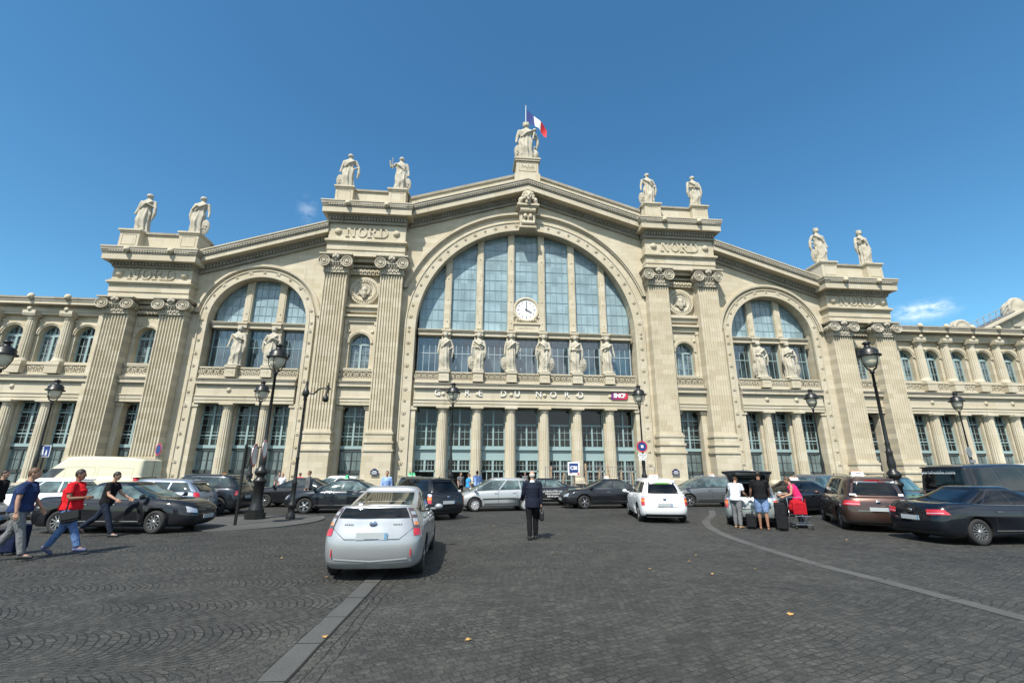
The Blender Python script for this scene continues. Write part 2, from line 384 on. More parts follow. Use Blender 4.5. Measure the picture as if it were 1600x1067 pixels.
pA = (a0[0]-dx*1.6, a0[1]-dy*1.6); pB = (a1[0]+dx*1.5, a1[1]+dy*1.5)
band('drain_slab', [pA, pB], .26, GRAN2, .006, 'straight grey stone drainage band leading to the silver car')
dd = Vector((dx, dy)).normalized(); nn = Vector((-dd.y, dd.x))
JO = pm('joint_dirt', (.008, .008, .007), 1)
for k, (off, wd) in enumerate(((.144, .026), (.28, .007), (.41, .006), (-.135, .007))):
    pts = []
    for i in range(61):
        q = i/60; jit = (.004 if not k else .012)*sin(i*2.1+k)+(.003 if not k else .008)*sin(i*5.7+k*2)
        pts.append((pA[0]+(pB[0]-pA[0])*q+nn.x*(off+jit), pA[1]+(pB[1]-pA[1])*q+nn.y*(off+jit)))
    band('paving_joint', pts, wd, JO, .008, 'dark open joint beside the drainage band')
# cross joints of the stone bands
def cross(p, d, wv, k):
    n_ = Vector((-d.y, d.x)); mb = MB(); q = [p+n_*wv-d*.006, p-n_*wv-d*.006, p-n_*wv+d*.006, p+n_*wv+d*.006]; mb.add([(a.x, a.y, gz(a.y)+.009) for a in q], [(3, 2, 1, 0)]); return mb
jm_ = MB()
for k in range(18):
    p = Vector(pA)+(Vector(pB)-Vector(pA))*((k+.4)/18); m_ = cross(p, dd, .13, k); jm_.add(m_.v, m_.f)
jm_.add([], [])
for k in range(6, len(cc)-1, 7):
    a, b = Vector(cc[k]), Vector(cc[k+1]); m_ = cross(a, (b-a).normalized(), .135, k); jm_.add(m_.v, m_.f)
tag(jm_.build('kerb_joint', JO), 'dark cross joints in the stone bands', None, None, 'structure')
# traffic island with the lamp posts (left)
ip = [(-30.5, -36.2), (-24, -36.25), (-17.5, -36.3), (-15.9, -36.6), (-15.3, -37.4), (-14.75, -37.85), (-13.9, -37.72), (-12.9, -36.9), (-12.3, -35.6), (-12.25, -34.2), (-12.7, -33.2), (-14, -32.95), (-17.4, -33.6), (-22, -34.3), (-30.5, -34.6)]
ip = [(p.x, p.y) for p in catmull(ip+[ip[0]], 6)][:-1]
def shrink(pts, d):
    out = []
    n = len(pts)
    for i in range(n):
        a, b = Vector(pts[i-1]), Vector(pts[(i+1) % n]); t = (b-a).normalized(); out.append((pts[i][0]-t.y*d, pts[i][1]+t.x*d))
    return out
sheet('island_kerb', GRAN, ip, .035, 'low granite kerb of the lamp post island', thick=True)
sheet('traffic_island', ISLE, shrink(ip, .22), .039, 'asphalt traffic island under the big lamp post', thick=True)
# pavement in front of the station
sheet('pavement', ASPH, [(-120, -9.5), (120, -9.5), (120, 1.9), (-120, 1.9)], .10, 'pale asphalt pavement along the station front', thick=True)
# fallen leaves
LEAF = pm('yellow_leaf', (.42, .24, .07), .7)
for i, (px, py, s_) in enumerate([(1235, 961, .055), (732, 1001, .045), (507, 997, .04), (510, 903, .03), (772, 822, .03), (769, 834, .025), (1087, 868, .03), (1077, 878, .03), (1113, 898, .03), (1180, 890, .025), (1016, 890, .025), (864, 866, .025), (1323, 844, .03), (440, 873, .03)]):
    x, y = pxg(px, py); mb = MB(); a0_ = rnd.random()*6; vs = [(x, y, gz(y)+.03)]
    for k in range(10):
        r = s_*(1 if k % 2 else .45)*rnd.uniform(.8, 1.3); a = a0_+k*pi/5; vs.append((x+r*cos(a), y+r*sin(a), gz(y)+.012+.02*rnd.random()))
    mb.add(vs, [(0, 1+k, 1+(k+1) % 10) for k in range(10)])
    o = mb.build('fallen_leaf', LEAF); tag(o, ('large orange leaf on the cobbles in the right foreground' if i == 0 else 'orange leaf on the cobbles below the middle of the square' if i == 1 else 'orange leaf lying on the dark joint of the drainage band' if i == 2 else 'small dry leaf lying on the cobbles'), 'leaf', 'fallen leaves on the cobbles')
# ------------------------------------------------------------ the station
ST = empty('train_station', (0, 0, gz(0)), 0, 'large pale stone railway station with a great arched glass front', 'station')
ST.location = (0, 0, 0)
ZB = gz(0)-.15
AR = [(0., 15.5, 17.7, 13.45, 13.75), (-32., 0, 17.85, 5.3, 5.6), (32., 0, 17.85, 5.3, 5.6)]   # centre x, -, centre z, glass radius, opening radius
GY = 1.25      # glass plane
def rake_c(x): return 36.75-.3155*abs(x)        # soffit line of the central gable
def rake_s(x): return 29.3-.33*(abs(x)-24.9)
# walls with their arched openings
def arch_wall(cx, half, cz, R, top, y0=0., y1=3.):
    mb = MB(); n = 56; xs = sorted(set([round(cx+R*sin(pi/2*(-1+2*k/n)), 5) for k in range(n+1)]))
    for a, b in zip(xs[:-1], xs[1:]):
        za = cz+sqrt(max(0, R*R-(a-cx)**2)); zb_ = cz+sqrt(max(0, R*R-(b-cx)**2))
        mb.add([(a, y0, za), (b, y0, zb_), (b, y0, top(b)), (a, y0, top(a))], [(0, 1, 2, 3)])
        mb.add([(a, y0, za), (b, y0, zb_), (b, y1, zb_), (a, y1, za)], [(3, 2, 1, 0)], 0, True)
    for s_ in (-1, 1):
        xi, xo = cx+s_*R, cx+s_*half
        x0, x1 = min(xi, xo), max(xi, xo)
        mb.add([(x0, y0, ZB), (x1, y0, ZB), (x1, y0, top(x1)), (x0, y0, top(x0))], [(0, 1, 2, 3)])
        mb.add([(xi, y0, ZB), (xi, y0, cz), (xi, y1, cz), (xi, y1, ZB)], [(0, 1, 2, 3)])
    return mb
W = arch_wall(0, 15.6, 17.7, 13.75, rake_c); W.build('central_wall', STONE, ST)
for s_ in (-1, 1): arch_wall(32.3*s_, 7.45, 17.85, 5.6, rake_s).build('side_wall', STONE, ST)
AR = [(0., 17.7, 13.45, 13.75, 15.0, 16.3), (-32., 17.85, 5.35, 5.6, 6.55, 7.2), (32., 17.85, 5.35, 5.6, 6.55, 7.2)]
# archivolts : flat band with rosettes and an outer moulding
def ring(mb, cx, cz, r0, r1, y0, y1, a0=0, a1=pi, n=64, mi=0):
    for k in range(n):
        t0, t1 = a0+(a1-a0)*k/n, a0+(a1-a0)*(k+1)/n
        q = [(cx+r*cos(t), z_, cz+r*sin(t)) for t in (t0, t1) for r in (r0, r1) for z_ in (y0, y1)]
        # idx: t0r0y0 0,t0r0y1 1,t0r1y0 2,t0r1y1 3,t1.. 4..7
        mb.add(q, [(0, 2, 6, 4)], mi); mb.add(q, [(2, 3, 7, 6), (0, 4, 5, 1)], mi, True)
def rosette(mb, x, y, z, r):
    mb.lathe((x, y, z), [(r, 0), (r*.95, .06), (r*.75, .10), (r*.7, .06), (r*.42, .06), (r*.35, .12), (0.01, .14)], 10, 0, True, Matrix.Rotation(pi/2, 3, 'X'))
for i, (cx, cz, rg, r0, r1, r2) in enumerate(AR):
    if i: cx = 32.15*(-1 if i == 1 else 1)
    mb = MB(); ring(mb, cx, cz, r0-.02, r0+.32, -.30, 0); ring(mb, cx, cz, r0+.32, r1-.14, -.22, 0); ring(mb, cx, cz, r1-.14, r1, -.32, 0)
    for s_ in (-1, 1):
        for a, b, yy in ((r0-.02, r0+.32, -.30), (r0+.32, r1-.14, -.22), (r1-.14, r1, -.32)): mb.box(cx+s_*a, cx+s_*b, yy, 0.004, ZB, cz)
    rm = (r0+.32+r1-.14)/2; big = .25; sp = 1.4 if not i else 1.5
    k = 0; z = 0.4
    while z < cz-.3:
        for s_ in (-1, 1): rosette(mb, cx+s_*rm, -.215, z, big*(1.15 if k % 2 else .75))
        z += sp; k += 1
    nA = int(pi*rm/sp)
    for k in range(nA+1):
        a = pi*k/nA
        if i == 0 and abs(a-pi/2) < .07: continue
        rosette(mb, cx+rm*cos(a), -.215, cz+rm*sin(a), big*(1.15 if k % 2 else .75))
    mb.build('arch_band', STONE2, ST)
    mb = MB(); am = .17 if not i else .0
    a_lim = math.acos(min(1, 15.48/r2)) if not i else .12
    ring(mb, cx, cz, r2-.30, r2-.02, -.42, 0, a_lim, pi-a_lim); ring(mb, cx, cz, r2-.45, r2-.30, -.26, 0, a_lim+.01, pi-a_lim-.01); ring(mb, cx, cz, r2-.02, r2+.06, -.30, 0, a_lim, pi-a_lim)
    ring(mb, cx, cz, r1+.02, r1+.10, -.12, 0, a_lim+.02, pi-a_lim-.02)
    mb.build('arch_moulding', STONE2, ST)
# keystone console with a carved head
mb = MB(); mb.prism([(-.95, 31.6), (.95, 31.6), (1.15, 34.35), (-1.15, 34.35)], -1.0, 0); mb.box(-1.45, 1.45, -1.75, 0, 34.35, 34.6); mb.box(-1.3, 1.3, -1.55, 0, 34.15, 34.35)
mb.box(-1.1, 1.1, -1.25, -.2, 31.35, 31.62)
for k in range(7): mb.ball((-.9+.3*k, -1.2, 31.45), (.13, .12, .13), 8, 6)
R_ = Matrix.Rotation(pi/2, 3, 'Y')
mb.lathe((0, -1.15, 33.85), [(.42, -1.0), (.42, 1.0)], 14, 0, False, R_); mb.lathe((0, -1.1, 32.05), [(.32, -.85), (.32, .85)], 14, 0, False, R_)
for q in (-.8, -.4, 0, .4, .8): mb.obox((q, -1.02, 32.9), (.11, 0, 0), (0, .16, 0), (0, 0, .65))
for q in (-1, 1): mb.ball((q*.35, -1.3, 33.0), (.28, .2, .34), 8, 6)
ks = mb.build('keystone', STONE2, ST)
mb = MB(); fy = -1.75
mb.ball((0, fy, 35.55), (.50, .5, .66), 14, 10); mb.ball((0, fy-.50, 35.48), (.085, .14, .2)); mb.ball((0, fy-.42, 35.16), (.2, .12, .07)); mb.ball((0, fy-.36, 34.98), (.2, .16, .14)); mb.ball((0, fy+.1, 34.85), (.42, .35, .4))
for q in (-1, 1):
    mb.ball((q*.2, fy-.40, 35.80), (.17, .12, .05)); mb.ball((q*.24, fy-.34, 35.38), (.16, .14, .16))
    for k in range(6): a = pi*(.02+.17*k); mb.ball((q*.72*cos(a-.5), fy+.18, 35.62+.72*sin(a-.5)), (.22, .3, .24), 8, 6)
    mb.ball((q*.95, fy+.3, 35.15), (.34, .35, .45)); mb.ball((q*1.05, fy+.35, 34.8), (.3, .3, .25))
mb.ball((0, fy+.2, 36.25), (.5, .35, .25))
remesh(mb, .05, 'carved_head', STONE2, ks, 1, .3)

# mouldings along x (profile boxes), reused for straight and raking cornices
def shear_box(mb, x0, x1, y0, y1, zf, d0, d1, mi=0):
    vs = [(x, y, zf(x)+d) for d in (d0, d1) for x, y in ((x0, y0), (x1, y0), (x1, y1), (x0, y1))]
    mb.add(vs, [(0, 3, 2, 1), (4, 5, 6, 7), (0, 1, 5, 4), (1, 2, 6, 5), (2, 3, 7, 6), (3, 0, 4, 7)], mi)
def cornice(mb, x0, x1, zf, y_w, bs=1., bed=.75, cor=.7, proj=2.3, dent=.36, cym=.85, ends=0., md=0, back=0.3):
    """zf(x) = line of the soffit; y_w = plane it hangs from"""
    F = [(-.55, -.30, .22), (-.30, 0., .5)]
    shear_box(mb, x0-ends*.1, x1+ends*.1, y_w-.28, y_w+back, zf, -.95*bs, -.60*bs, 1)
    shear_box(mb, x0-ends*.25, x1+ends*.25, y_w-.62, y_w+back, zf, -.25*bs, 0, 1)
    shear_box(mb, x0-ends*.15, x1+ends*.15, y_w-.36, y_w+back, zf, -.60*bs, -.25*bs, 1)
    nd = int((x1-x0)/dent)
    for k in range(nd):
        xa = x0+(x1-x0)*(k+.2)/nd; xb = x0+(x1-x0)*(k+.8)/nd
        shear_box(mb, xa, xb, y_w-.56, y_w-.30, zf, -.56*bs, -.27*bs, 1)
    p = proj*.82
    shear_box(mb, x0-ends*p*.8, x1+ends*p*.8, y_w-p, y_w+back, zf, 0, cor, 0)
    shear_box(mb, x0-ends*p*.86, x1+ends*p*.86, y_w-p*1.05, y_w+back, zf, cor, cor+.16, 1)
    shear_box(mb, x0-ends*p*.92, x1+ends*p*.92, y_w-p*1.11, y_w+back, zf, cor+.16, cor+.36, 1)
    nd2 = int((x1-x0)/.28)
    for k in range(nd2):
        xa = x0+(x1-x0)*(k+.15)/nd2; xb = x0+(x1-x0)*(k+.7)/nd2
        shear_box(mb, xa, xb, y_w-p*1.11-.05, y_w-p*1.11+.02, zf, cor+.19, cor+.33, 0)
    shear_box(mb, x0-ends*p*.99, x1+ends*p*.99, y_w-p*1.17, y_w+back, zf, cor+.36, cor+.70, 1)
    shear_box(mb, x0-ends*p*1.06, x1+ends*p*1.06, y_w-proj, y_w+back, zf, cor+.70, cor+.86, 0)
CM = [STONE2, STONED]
for s_ in (-1, 1):
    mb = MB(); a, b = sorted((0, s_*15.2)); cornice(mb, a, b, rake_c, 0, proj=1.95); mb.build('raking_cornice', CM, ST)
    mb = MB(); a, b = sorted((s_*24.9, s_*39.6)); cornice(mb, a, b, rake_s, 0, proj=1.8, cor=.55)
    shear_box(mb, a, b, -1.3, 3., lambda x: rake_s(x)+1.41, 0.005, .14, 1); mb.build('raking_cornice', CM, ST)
    # parapet over the central gable
    mb = MB(); a, b = sorted((s_*1.65, s_*15.5)); zf = lambda x: 37.6-.3155*abs(x)
    shear_box(mb, a, b, -.4, .8, zf, 0, 2.25, 0); shear_box(mb, a, b, -.58, 1.0, zf, 2.25, 2.62, 1); mb.build('gable_parapet', CM, ST)
mb = MB(); mb.box(-1.72, 1.72, -1.15, 1.6, 36.9, 39.5); mb.box(-1.5, 1.5, -1.0, 1.5, 39.5, 41.5); mb.box(-1.68, 1.68, -1.2, 1.7, 41.5, 41.75); mb.box(-1.78, 1.78, -1.3, 1.8, 41.75, 41.98)
mb.box(-1.6, 1.6, -1.06, 1.55, 39.5, 39.72)
for q in ((-1.2, 1.2, 39.95, 40.03), (-1.2, 1.2, 41.25, 41.33), (-1.2, -1.12, 40.03, 41.25), (1.12, 1.2, 40.03, 41.25)): mb.box(q[0], q[1], -1.05, -.99, q[2], q[3])
text_mb(mb, 'PARIS', .72, (0, -1.0, 40.75), .1, 0, .015)
mb.box(-.1, .9, -1.02, -.99, 40.3, 40.36)
mb.build('gable_pedestal', STONE2, ST)

# NORD lettering : serif capitals cut from strips, real raised letters
def serif_nord(mb, cx, y, z, h, w_, only):
    """N O R D with slab serifs, thick and thin strokes"""
    y0, y1 = y-.10, y+.1; H = h/2; T, t, sf = .24*w_, .13*w_, .12
    def bx(a, b, c, d): mb.box(cx+a*w_, cx+b*w_, y0, y1, z+c, z+d)
    def ser(x, half, zz): mb.box(cx+x*w_-half, cx+x*w_+half, y0-.004, y1, z+zz, z+zz+(sf if zz < 0 else -sf))
    def bowl(xc, rx, rz, zc, a0, a1, tk):
        n = 20
        for k in range(n):
            q = []
            for a in (a0+(a1-a0)*k/n, a0+(a1-a0)*(k+1)/n):
                tt_ = tk*(.45+.55*abs(cos(a)))
                for rr in (0, 1): q.append((cx+(xc)*w_+(rx*w_-tt_*rr)*cos(a), z+zc+(rz-tt_*.75*rr)*sin(a)))
            mb.prism([q[0], q[2], q[3], q[1]], y0, y1)
    if only == 0:
     x = -2.05; mb.box(cx+(x-.42)*w_-t/2, cx+(x-.42)*w_+t/2, y0, y1, z-H, z+H); mb.box(cx+(x+.42)*w_-t/2, cx+(x+.42)*w_+t/2, y0, y1, z-H, z+H)
     mb.prism([(cx+(x-.42)*w_-.08, z+H), (cx+(x-.42)*w_+T*1.0, z+H), (cx+(x+.42)*w_+.06, z-H), (cx+(x+.42)*w_-T*.9, z-H)], y0-.003, y1)
     ser(x-.42, .24, -H); ser(x-.44, .2, H); ser(x+.42, .24, H)
    if only == 1: bowl(-.68, .56, H, 0, 0, 2*pi, T)
    if only == 2:
     x = .52; mb.box(cx+(x-.3)*w_-T/2, cx+(x-.3)*w_+T/2, y0, y1, z-H, z+H); ser(x-.3, .27, -H); ser(x-.3, .27, H); bowl(x-.05, .46, H*.53, H*.47, -pi/2, pi/2, T)
     bx(x-.3, x-.02, H-.12, H); bx(x-.3, x-.02, -.06, .05)
     mb.prism([(cx+x*w_-.05, z), (cx+x*w_+T*.9, z), (cx+(x+.52)*w_+.1, z-H), (cx+(x+.52)*w_-T*.8, z-H)], y0+.004, y1); ser(x+.55, .2, -H)
    if only == 3:
     x = 1.98; mb.box(cx+(x-.42)*w_-T/2, cx+(x-.42)*w_+T/2, y0, y1, z-H, z+H); ser(x-.42, .27, -H); ser(x-.42, .27, H); bowl(x-.12, .62, H, 0, -pi/2, pi/2, T)
     bx(x-.42, x-.1, H-.12, H); bx(x-.42, x-.1, -H, -H+.12)
FL = lambda z0: (lambda x: z0)
def pavilion(s_, xo, xi, zt, z_shaft_b, name):
    """tall pavilion with paired ionic pilasters; xo outer edge, xi inner edge, zt = top of shafts"""
    X = lambda a: s_*a; xc = (xo+xi)/2; inner = zt > 20; ch = 2.3 if inner else 1.9; CO = 5.25 if inner else 4.25
    # body
    mb = MB(); mb.box(X(xi+.05), X(xo-.05), 1.3, 7, ZB, zt+ch+CO+1.5)
    for u_, v_ in ((xo-.05, xo-2.7), (xi+.05, xi+2.7)): mb.box(X(u_), X(v_), .35, 1.3, ZB, zt+ch+CO+1.5)
    mb.box(X(xo-2.7), X(xi+2.7), .37, 1.3, zt+.05 if zt < 20 else 18.2, zt+ch+CO+1.4); o = mb.build('pavilion_wall', STONE, ST)
    mb = MB(); xa, xb = sorted((X(xi), X(xo)))
    e = zt+ch
    for z0, z1, yy, ex in ((0, .75, -1.22, 0), (.75, 1.62, -1.32, .03), (1.62, 1.78, -1.5, .14), (1.78, 1.98, -1.66, .26), (1.98, 2.12, -1.5, .12), (2.12, CO-.95 if inner else CO-.5, -1.28, -.02)):
        mb.box(xa-ex, xb+ex, yy, 6.9, e+z0, e+z1, 0)
    mb.build('entablature', STONE, ST)
    mb = MB(); cornice(mb, xa, xb, FL(e+CO), -1.28, bs=1. if inner else .6, proj=1.42, cor=.72, ends=.75, back=8)
    for q in (-1, 1):
        x = X(xc)+q*2.35; mb.ball((x, -2.75, e+CO+1.1), (.33, .3, .36)); mb.ball((x, -2.98, e+CO+1.0), (.16, .16, .16))
    mb.build('cornice', CM, ST)
    # lettering with two bosses
    zc = e+(3.18 if inner else 2.95)
    for L4 in range(4): mb = MB(); serif_nord(mb, X(xc)+.05, -1.3, zc-.02, 1.28, 1.0, L4); mb.build('raised_letter', STONE2, ST)
    for q in (-1, 1): mb = MB(); mb.ball((X(xc)+q*3.55, -1.3, zc), (.44, .3, .42), 14, 9); mb.build('frieze_boss', STONE2, ST)
    # parapet and statue pedestals
    zt2 = e+CO+1.61
    mb = MB(); mb.box(X(xi)+(.2 if s_ > 0 else -.2), X(xo)-(.35 if s_ > 0 else -.35), -.8, 6.5, zt2, zt2+2.35); mb.box(X(xi), X(xo)-(.2 if s_ > 0 else -.2), -1.0, 6.6, zt2+2.35, zt2+2.62, 1)
    mb.build('parapet', CM, ST)
    for q, xx in ((0, xc+3.3), (1, xc-3.3)):
        mb = MB(); x = X(xx); mb.box(x-1.2, x+1.2, -1.72, .9, zt2, zt2+.4); mb.box(x-1.08, x+1.08, -1.6, .8, zt2+.4, zt2+2.2); mb.box(x-1.15, x+1.15, -1.7, .9, zt2+2.2, zt2+2.4); mb.box(x-1.25, x+1.25, -1.82, 1., zt2+2.4, zt2+2.6)
        for r in ((-.8, .8, .65, .7), (-.8, .8, 1.95, 2.0), (-.8, -.75, .7, 1.95), (.75, .8, .7, 1.95)): mb.box(x+r[0], x+r[1], -1.64, -1.59, zt2+r[2], zt2+r[3])
        mb.build('statue_pedestal', STONE2, ST)
    # pilasters
    pw = 1.33
    for xx in (xo-1.37, xi+1.37):
        x = X(xx); zb0 = z_shaft_b
        mb = MB(); pts = []; nf = 8; w0 = 2*pw; fw = w0/(nf+.4); y0 = -1.2
        pts = [(x-pw, .4), (x-pw, y0+.0)]
        for k in range(nf):
            xl = x-pw+fw*(.2+k+.14); xr = x-pw+fw*(.2+k+.86)
            for j in range(6):
                a = pi*j/5; pts.append(((xl+xr)/2-(xr-xl)/2*cos(a), y0+.17*sin(a)))
        pts += [(x+pw, y0), (x+pw, .4)]
        mb.vprism(pts, zb0+.35, zt+.02, 0, False, True)
        p = mb.build('pilaster', STONE, ST)
        mb = MB()
        # base mouldings and plinth
        prof = [(0, .35, .16), (.35-.95, 0., .34)]
        mb.box(x-pw-.10, x+pw+.10, -1.32, .4, zb0+.15, zb0+.38); mb.box(x-pw-.22, x+pw+.22, -1.45, .4, zb0-.1, zb0+.15); mb.box(x-pw-.14, x+pw+.14, -1.36, .4, zb0-.85, zb0-.1)
        mb.box(x-pw-.3, x+pw+.3, -1.55, .4, zb0-1.05, zb0-.85); mb.box(x-pw-.2, x+pw+.2, -1.42, .4, zb0-1.7, zb0-1.05)
        mb.box(x-pw-.34, x+pw+.34, -1.58, .4, zb0-1.95, zb0-1.7)
        zz = min(zb0-1.95, 99)
        mb.box(x-pw-.2, x+pw+.2, -1.45, .4, ZB, zz)
        if z_shaft_b > 4: mb.box(x-pw-.42, x+pw+.42, -1.62, .4, ZB, .05)
        mb.build('pilaster_base', STONE, p)
        mb = MB(); zc = zt+1.05
        mb.box(x-1.95, x+1.95, -1.95, .4, zt+2.12, zt+2.3); mb.box(x-1.75, x+1.75, -1.7, .4, zt+1.95, zt+2.12)
        mb.box(x-1.42, x+1.42, -1.38, .4, zt, zt+1.86)
        for q in (-1, 1):
            R_ = Matrix.Rotation(pi/2, 3, 'X'); c = (x+q*1.33, -1.42, zt+1.28)
            mb.lathe(c, [(.66, 0), (.72, .36), (.70, .48), (.60, .46), (.55, .32), (.46, .32), (.44, .46), (.34, .44), (.30, .32), (.22, .34), (.2, .5), (.02, .56)], 18, 0, False, R_)
            mb.lathe((c[0], -.4, c[2]), [(.5, 0), (.62, .8)], 14, 0, True, R_)
        # sagging band between the volutes, egg row, leaves
        for k in range(9):
            t = (k/8)*2-1; mb.obox((x+t*.78, -1.58, zt+1.42-.12*(1-t*t)), (.12, 0, 0), (0, .1, 0), (0, 0, .16))
        for k in range(7): mb.ball((x+(k-3)*.32, -1.5, zt+1.0), (.13, .12, .2), 8, 6)
        for k in range(14): mb.ball((x+(k-6.5)*.2, -1.42, zt+.72+.05*(k % 2)), (.1, .08, .12), 6, 5)
        for k in range(12): mb.ball((x+(k-5.5)*.235, -1.4, zt+.35+.14*(k % 2)), (.12, .1, .22), 6, 5)
        for k in range(3): mb.ball((x+(k-1)*.24, -1.86+.05*abs(k-1), zt+1.95-.1*abs(k-1)), (.2, .18, .3), 8, 6)
        mb.ball((x, -1.7, zt+1.55), (.22, .14, .2), 8, 6)
        cs = ch/2.3; mb.v = [(a_, b_, zt+(c_-zt)*cs) for a_, b_, c_ in mb.v]; mb.build('capital', STATUE, p)
    # bay between the pilasters
    x = X(xc); h = (xo-xi)/2-2.74
    mb = MB()
    if zt > 20:
        mb.box(x-h, x+h, -.55, .4, zt+1.85, zt+2.3); mb.box(x-h, x+h, -.25, .4, zt+1.2, zt+1.5); mb.box(x-h, x+h, -.22, .4, zt+.3, zt+1.0)
        for k in range(16):
            xx = x-h+(k+.5)*h/8; mb.ball((xx, -.28, zt+1.35), (.1, .14, .16), 6, 5); mb.ball((xx, -.26, zt+.65+.1*(k % 2)), (.13, .12, .26), 6, 5)
        mb.build('bay_frieze', STONE2, ST); mb = MB(); zs_ = 19.45
        mb.box(x-h, x+h, -.30, .4, zs_+.72, zs_+.92); mb.box(x-h, x+h, -.42, .4, zs_+.5, zs_+.72); mb.box(x-h, x+h, -.14, .4, zs_, zs_+.5)
        mb.build('string_course', STONE2, ST); mb = MB()
        # the lower order of the bay
        mb.box(x-h, x+h, -.5, .4, 18.75, 19.0); mb.box(x-h, x+h, -.16, .4, 18.15, 18.75)
        tb = 18.15
    else:
        tb = zt+.1; mb.box(x-h, x+h, -.55, .4, zt+1.5, zt+1.9); mb.box(x-h, x+h, -.32, .4, zt+.9, zt+1.35)
        for k in range(16):
            xx = x-h+(k+.5)*h/8; mb.ball((xx, -.36, zt+1.1), (.1, .14, .16), 6, 5); mb.ball((xx, -.22, zt+.5+.1*(k % 2)), (.13, .12, .26), 6, 5)
    # arched window wall, y=.35 to glass
    mb.build('bay_entablature', STONE2, ST)
    mb = MB(); r = 1.22; cz = 15.55; y0 = 0.05
    for k in range(24):
        a, b = pi*k/24, pi*(k+1)/24; xa_, xb_ = x+r*cos(a), x+r*cos(b); za, zb_ = cz+r*sin(a), cz+r*sin(b)
        mb.add([(xb_, y0, zb_), (xa_, y0, za), (xa_, y0, tb), (xb_, y0, tb)], [(0, 1, 2, 3)]); mb.add([(xb_, y0, zb_), (xa_, y0, za), (xa_, .95, za), (xb_, .95, zb_)], [(3, 2, 1, 0)], 0, True)
    for q in (-1, 1):
        xi_, xo_ = x+q*r, x+q*h; mb.add([(xi_, y0, 12.4), (xo_, y0, 12.4), (xo_, y0, tb), (xi_, y0, tb)], [(0, 1, 2, 3)] if q > 0 else [(1, 0, 3, 2)])
        mb.add([(xi_, y0, 12.4), (xi_, y0, cz), (xi_, .95, cz), (xi_, .95, 12.4)], [(0, 1, 2, 3)])
        if zt > 20: mb.box(x+q*(h-.02), x+q*(h-.34), -.12, .3, 12.3, 17.8); mb.box(x+q*(h-.02), x+q*(h-.42), -.2, .3, 17.8, 18.14)
        mb.ball((x+q*(h-.6), 0.02, 17.0), (.2, .12, .2), 8, 6)
    if zt > 20: mb.box(x-h, x+h, .36, 1., tb-.3, zt+2.2)
    ring(mb, x, cz, r, r+.14, -.06, .05, 0, pi, 24); ring(mb, x, cz, r+.14, r+.26, -.1, .05, 0, pi, 24)
    mb.box(x-r-.3, x+r+.3, -.35, .9, 12.25, 12.45)
    mb.build('bay_wall', STONE, ST)
    arched_window(x, cz, r+.02, 12.42, .85)
    mb = MB(); balustrade(mb, x-h+.05, x+h-.05, -.25, 11.05, 12.25); mb.build('balustrade', STONE2, ST)
    mb = MB(); storey_band(mb, x-h, x+h, 0); mb.build('storey_cornice', CM, ST)
    mb = MB()
    for q in (-1, 1):
        mb.box(x+q*(h), x+q*(h-.62), .1, 1.2, ZB, 7.7); mb.box(x+q*h, x+q*(h-.74), -.02, 1.2, 7.7, 7.86); mb.box(x+q*h, x+q*(h-.8), -.1, 1.2, 7.86, 8.05)
    mb.build('door_jamb', STONE2, ST)
    low_window(x, h-.6, 1.15, 'grey')
    if zt > 20:
        # medallion with bearded head
        mb = MB(); R_ = Matrix.Rotation(pi/2, 3, 'X'); zc = 22.2
        mb.lathe((x, .36, zc), [(1.8, 0), (1.8, .42), (1.68, .5), (1.55, .42), (1.3, .42), (1.24, .5), (1.15, .38), (.02, .12)], 32, 0, True, R_)
        for k in range(30): a = 2*pi*k/30; mb.ball((x+1.42*cos(a), -.08, zc+1.42*sin(a)), (.12, .1, .12), 6, 5)
        md = mb.build('medallion', STONE2, ST); mb = MB()
        mb.ball((x, .05, zc+.08), (.42, .45, .58), 12, 9); mb.ball((x, -.36, zc), (.08, .13, .18)); mb.ball((x, -.15, zc-.5), (.38, .35, .42), 10, 8); mb.ball((x, -.2, zc-.85), (.26, .22, .2))
        for k in range(14):
            a = pi*(-.25+1.5*k/13); mb.ball((x+.62*cos(a), .0, zc+.1+.66*sin(a)), (.2, .24, .2), 8, 6)
        for q in (-1, 1): mb.ball((x+q*.16, -.33, zc+.15), (.1, .07, .05)); mb.ball((x+q*.14, -.38, zc-.25), (.16, .1, .07)); mb.ball((x+q*.75, .1, zc-.4), (.18, .2, .3))
        remesh(mb, .055, 'carved_head', STATUE, md, 1)
def balustrade(mb, x0, x1, y, z0, z1):
    """pierced star balustrade between x0 and x1, front plane y"""
    mb.box(x0, x1, y+.14, y+.34, z0+.2, z1-.16); mb.box(x0, x1, y-.06, y+.4, z1-.16, z1); mb.box(x0, x1, y-.03, y+.36, z0, z0+.2)
    n = max(1, round((x1-x0-.1)/.74)); w_ = (x1-x0)/n; zc = (z0+.2+z1-.16)/2; hh = (z1-z0-.36)/2
    for k in range(n):
        xc = x0+w_*(k+.5)
        for j in range(4):
            a = pi*j/4+.001; d = Vector((cos(a), 0, sin(a))); L_ = hh*(1 if j % 2 == 0 else 1.02); p = Vector((-sin(a), 0, cos(a)))
            mb.obox((xc, y+.07, zc), d*L_, Vector((0, .05, 0)), p*.045)
        ring(mb, xc, zc, .10, .17, y-.02, y+.14, 0, 2*pi, 8)
        ring(mb, xc, zc, hh*.93, hh*1.06, y+.0, y+.14, 0, 2*pi, 12)
        mb.box(xc+w_/2-.06, xc+w_/2+.06, y, y+.14, z0+.2, z1-.16)
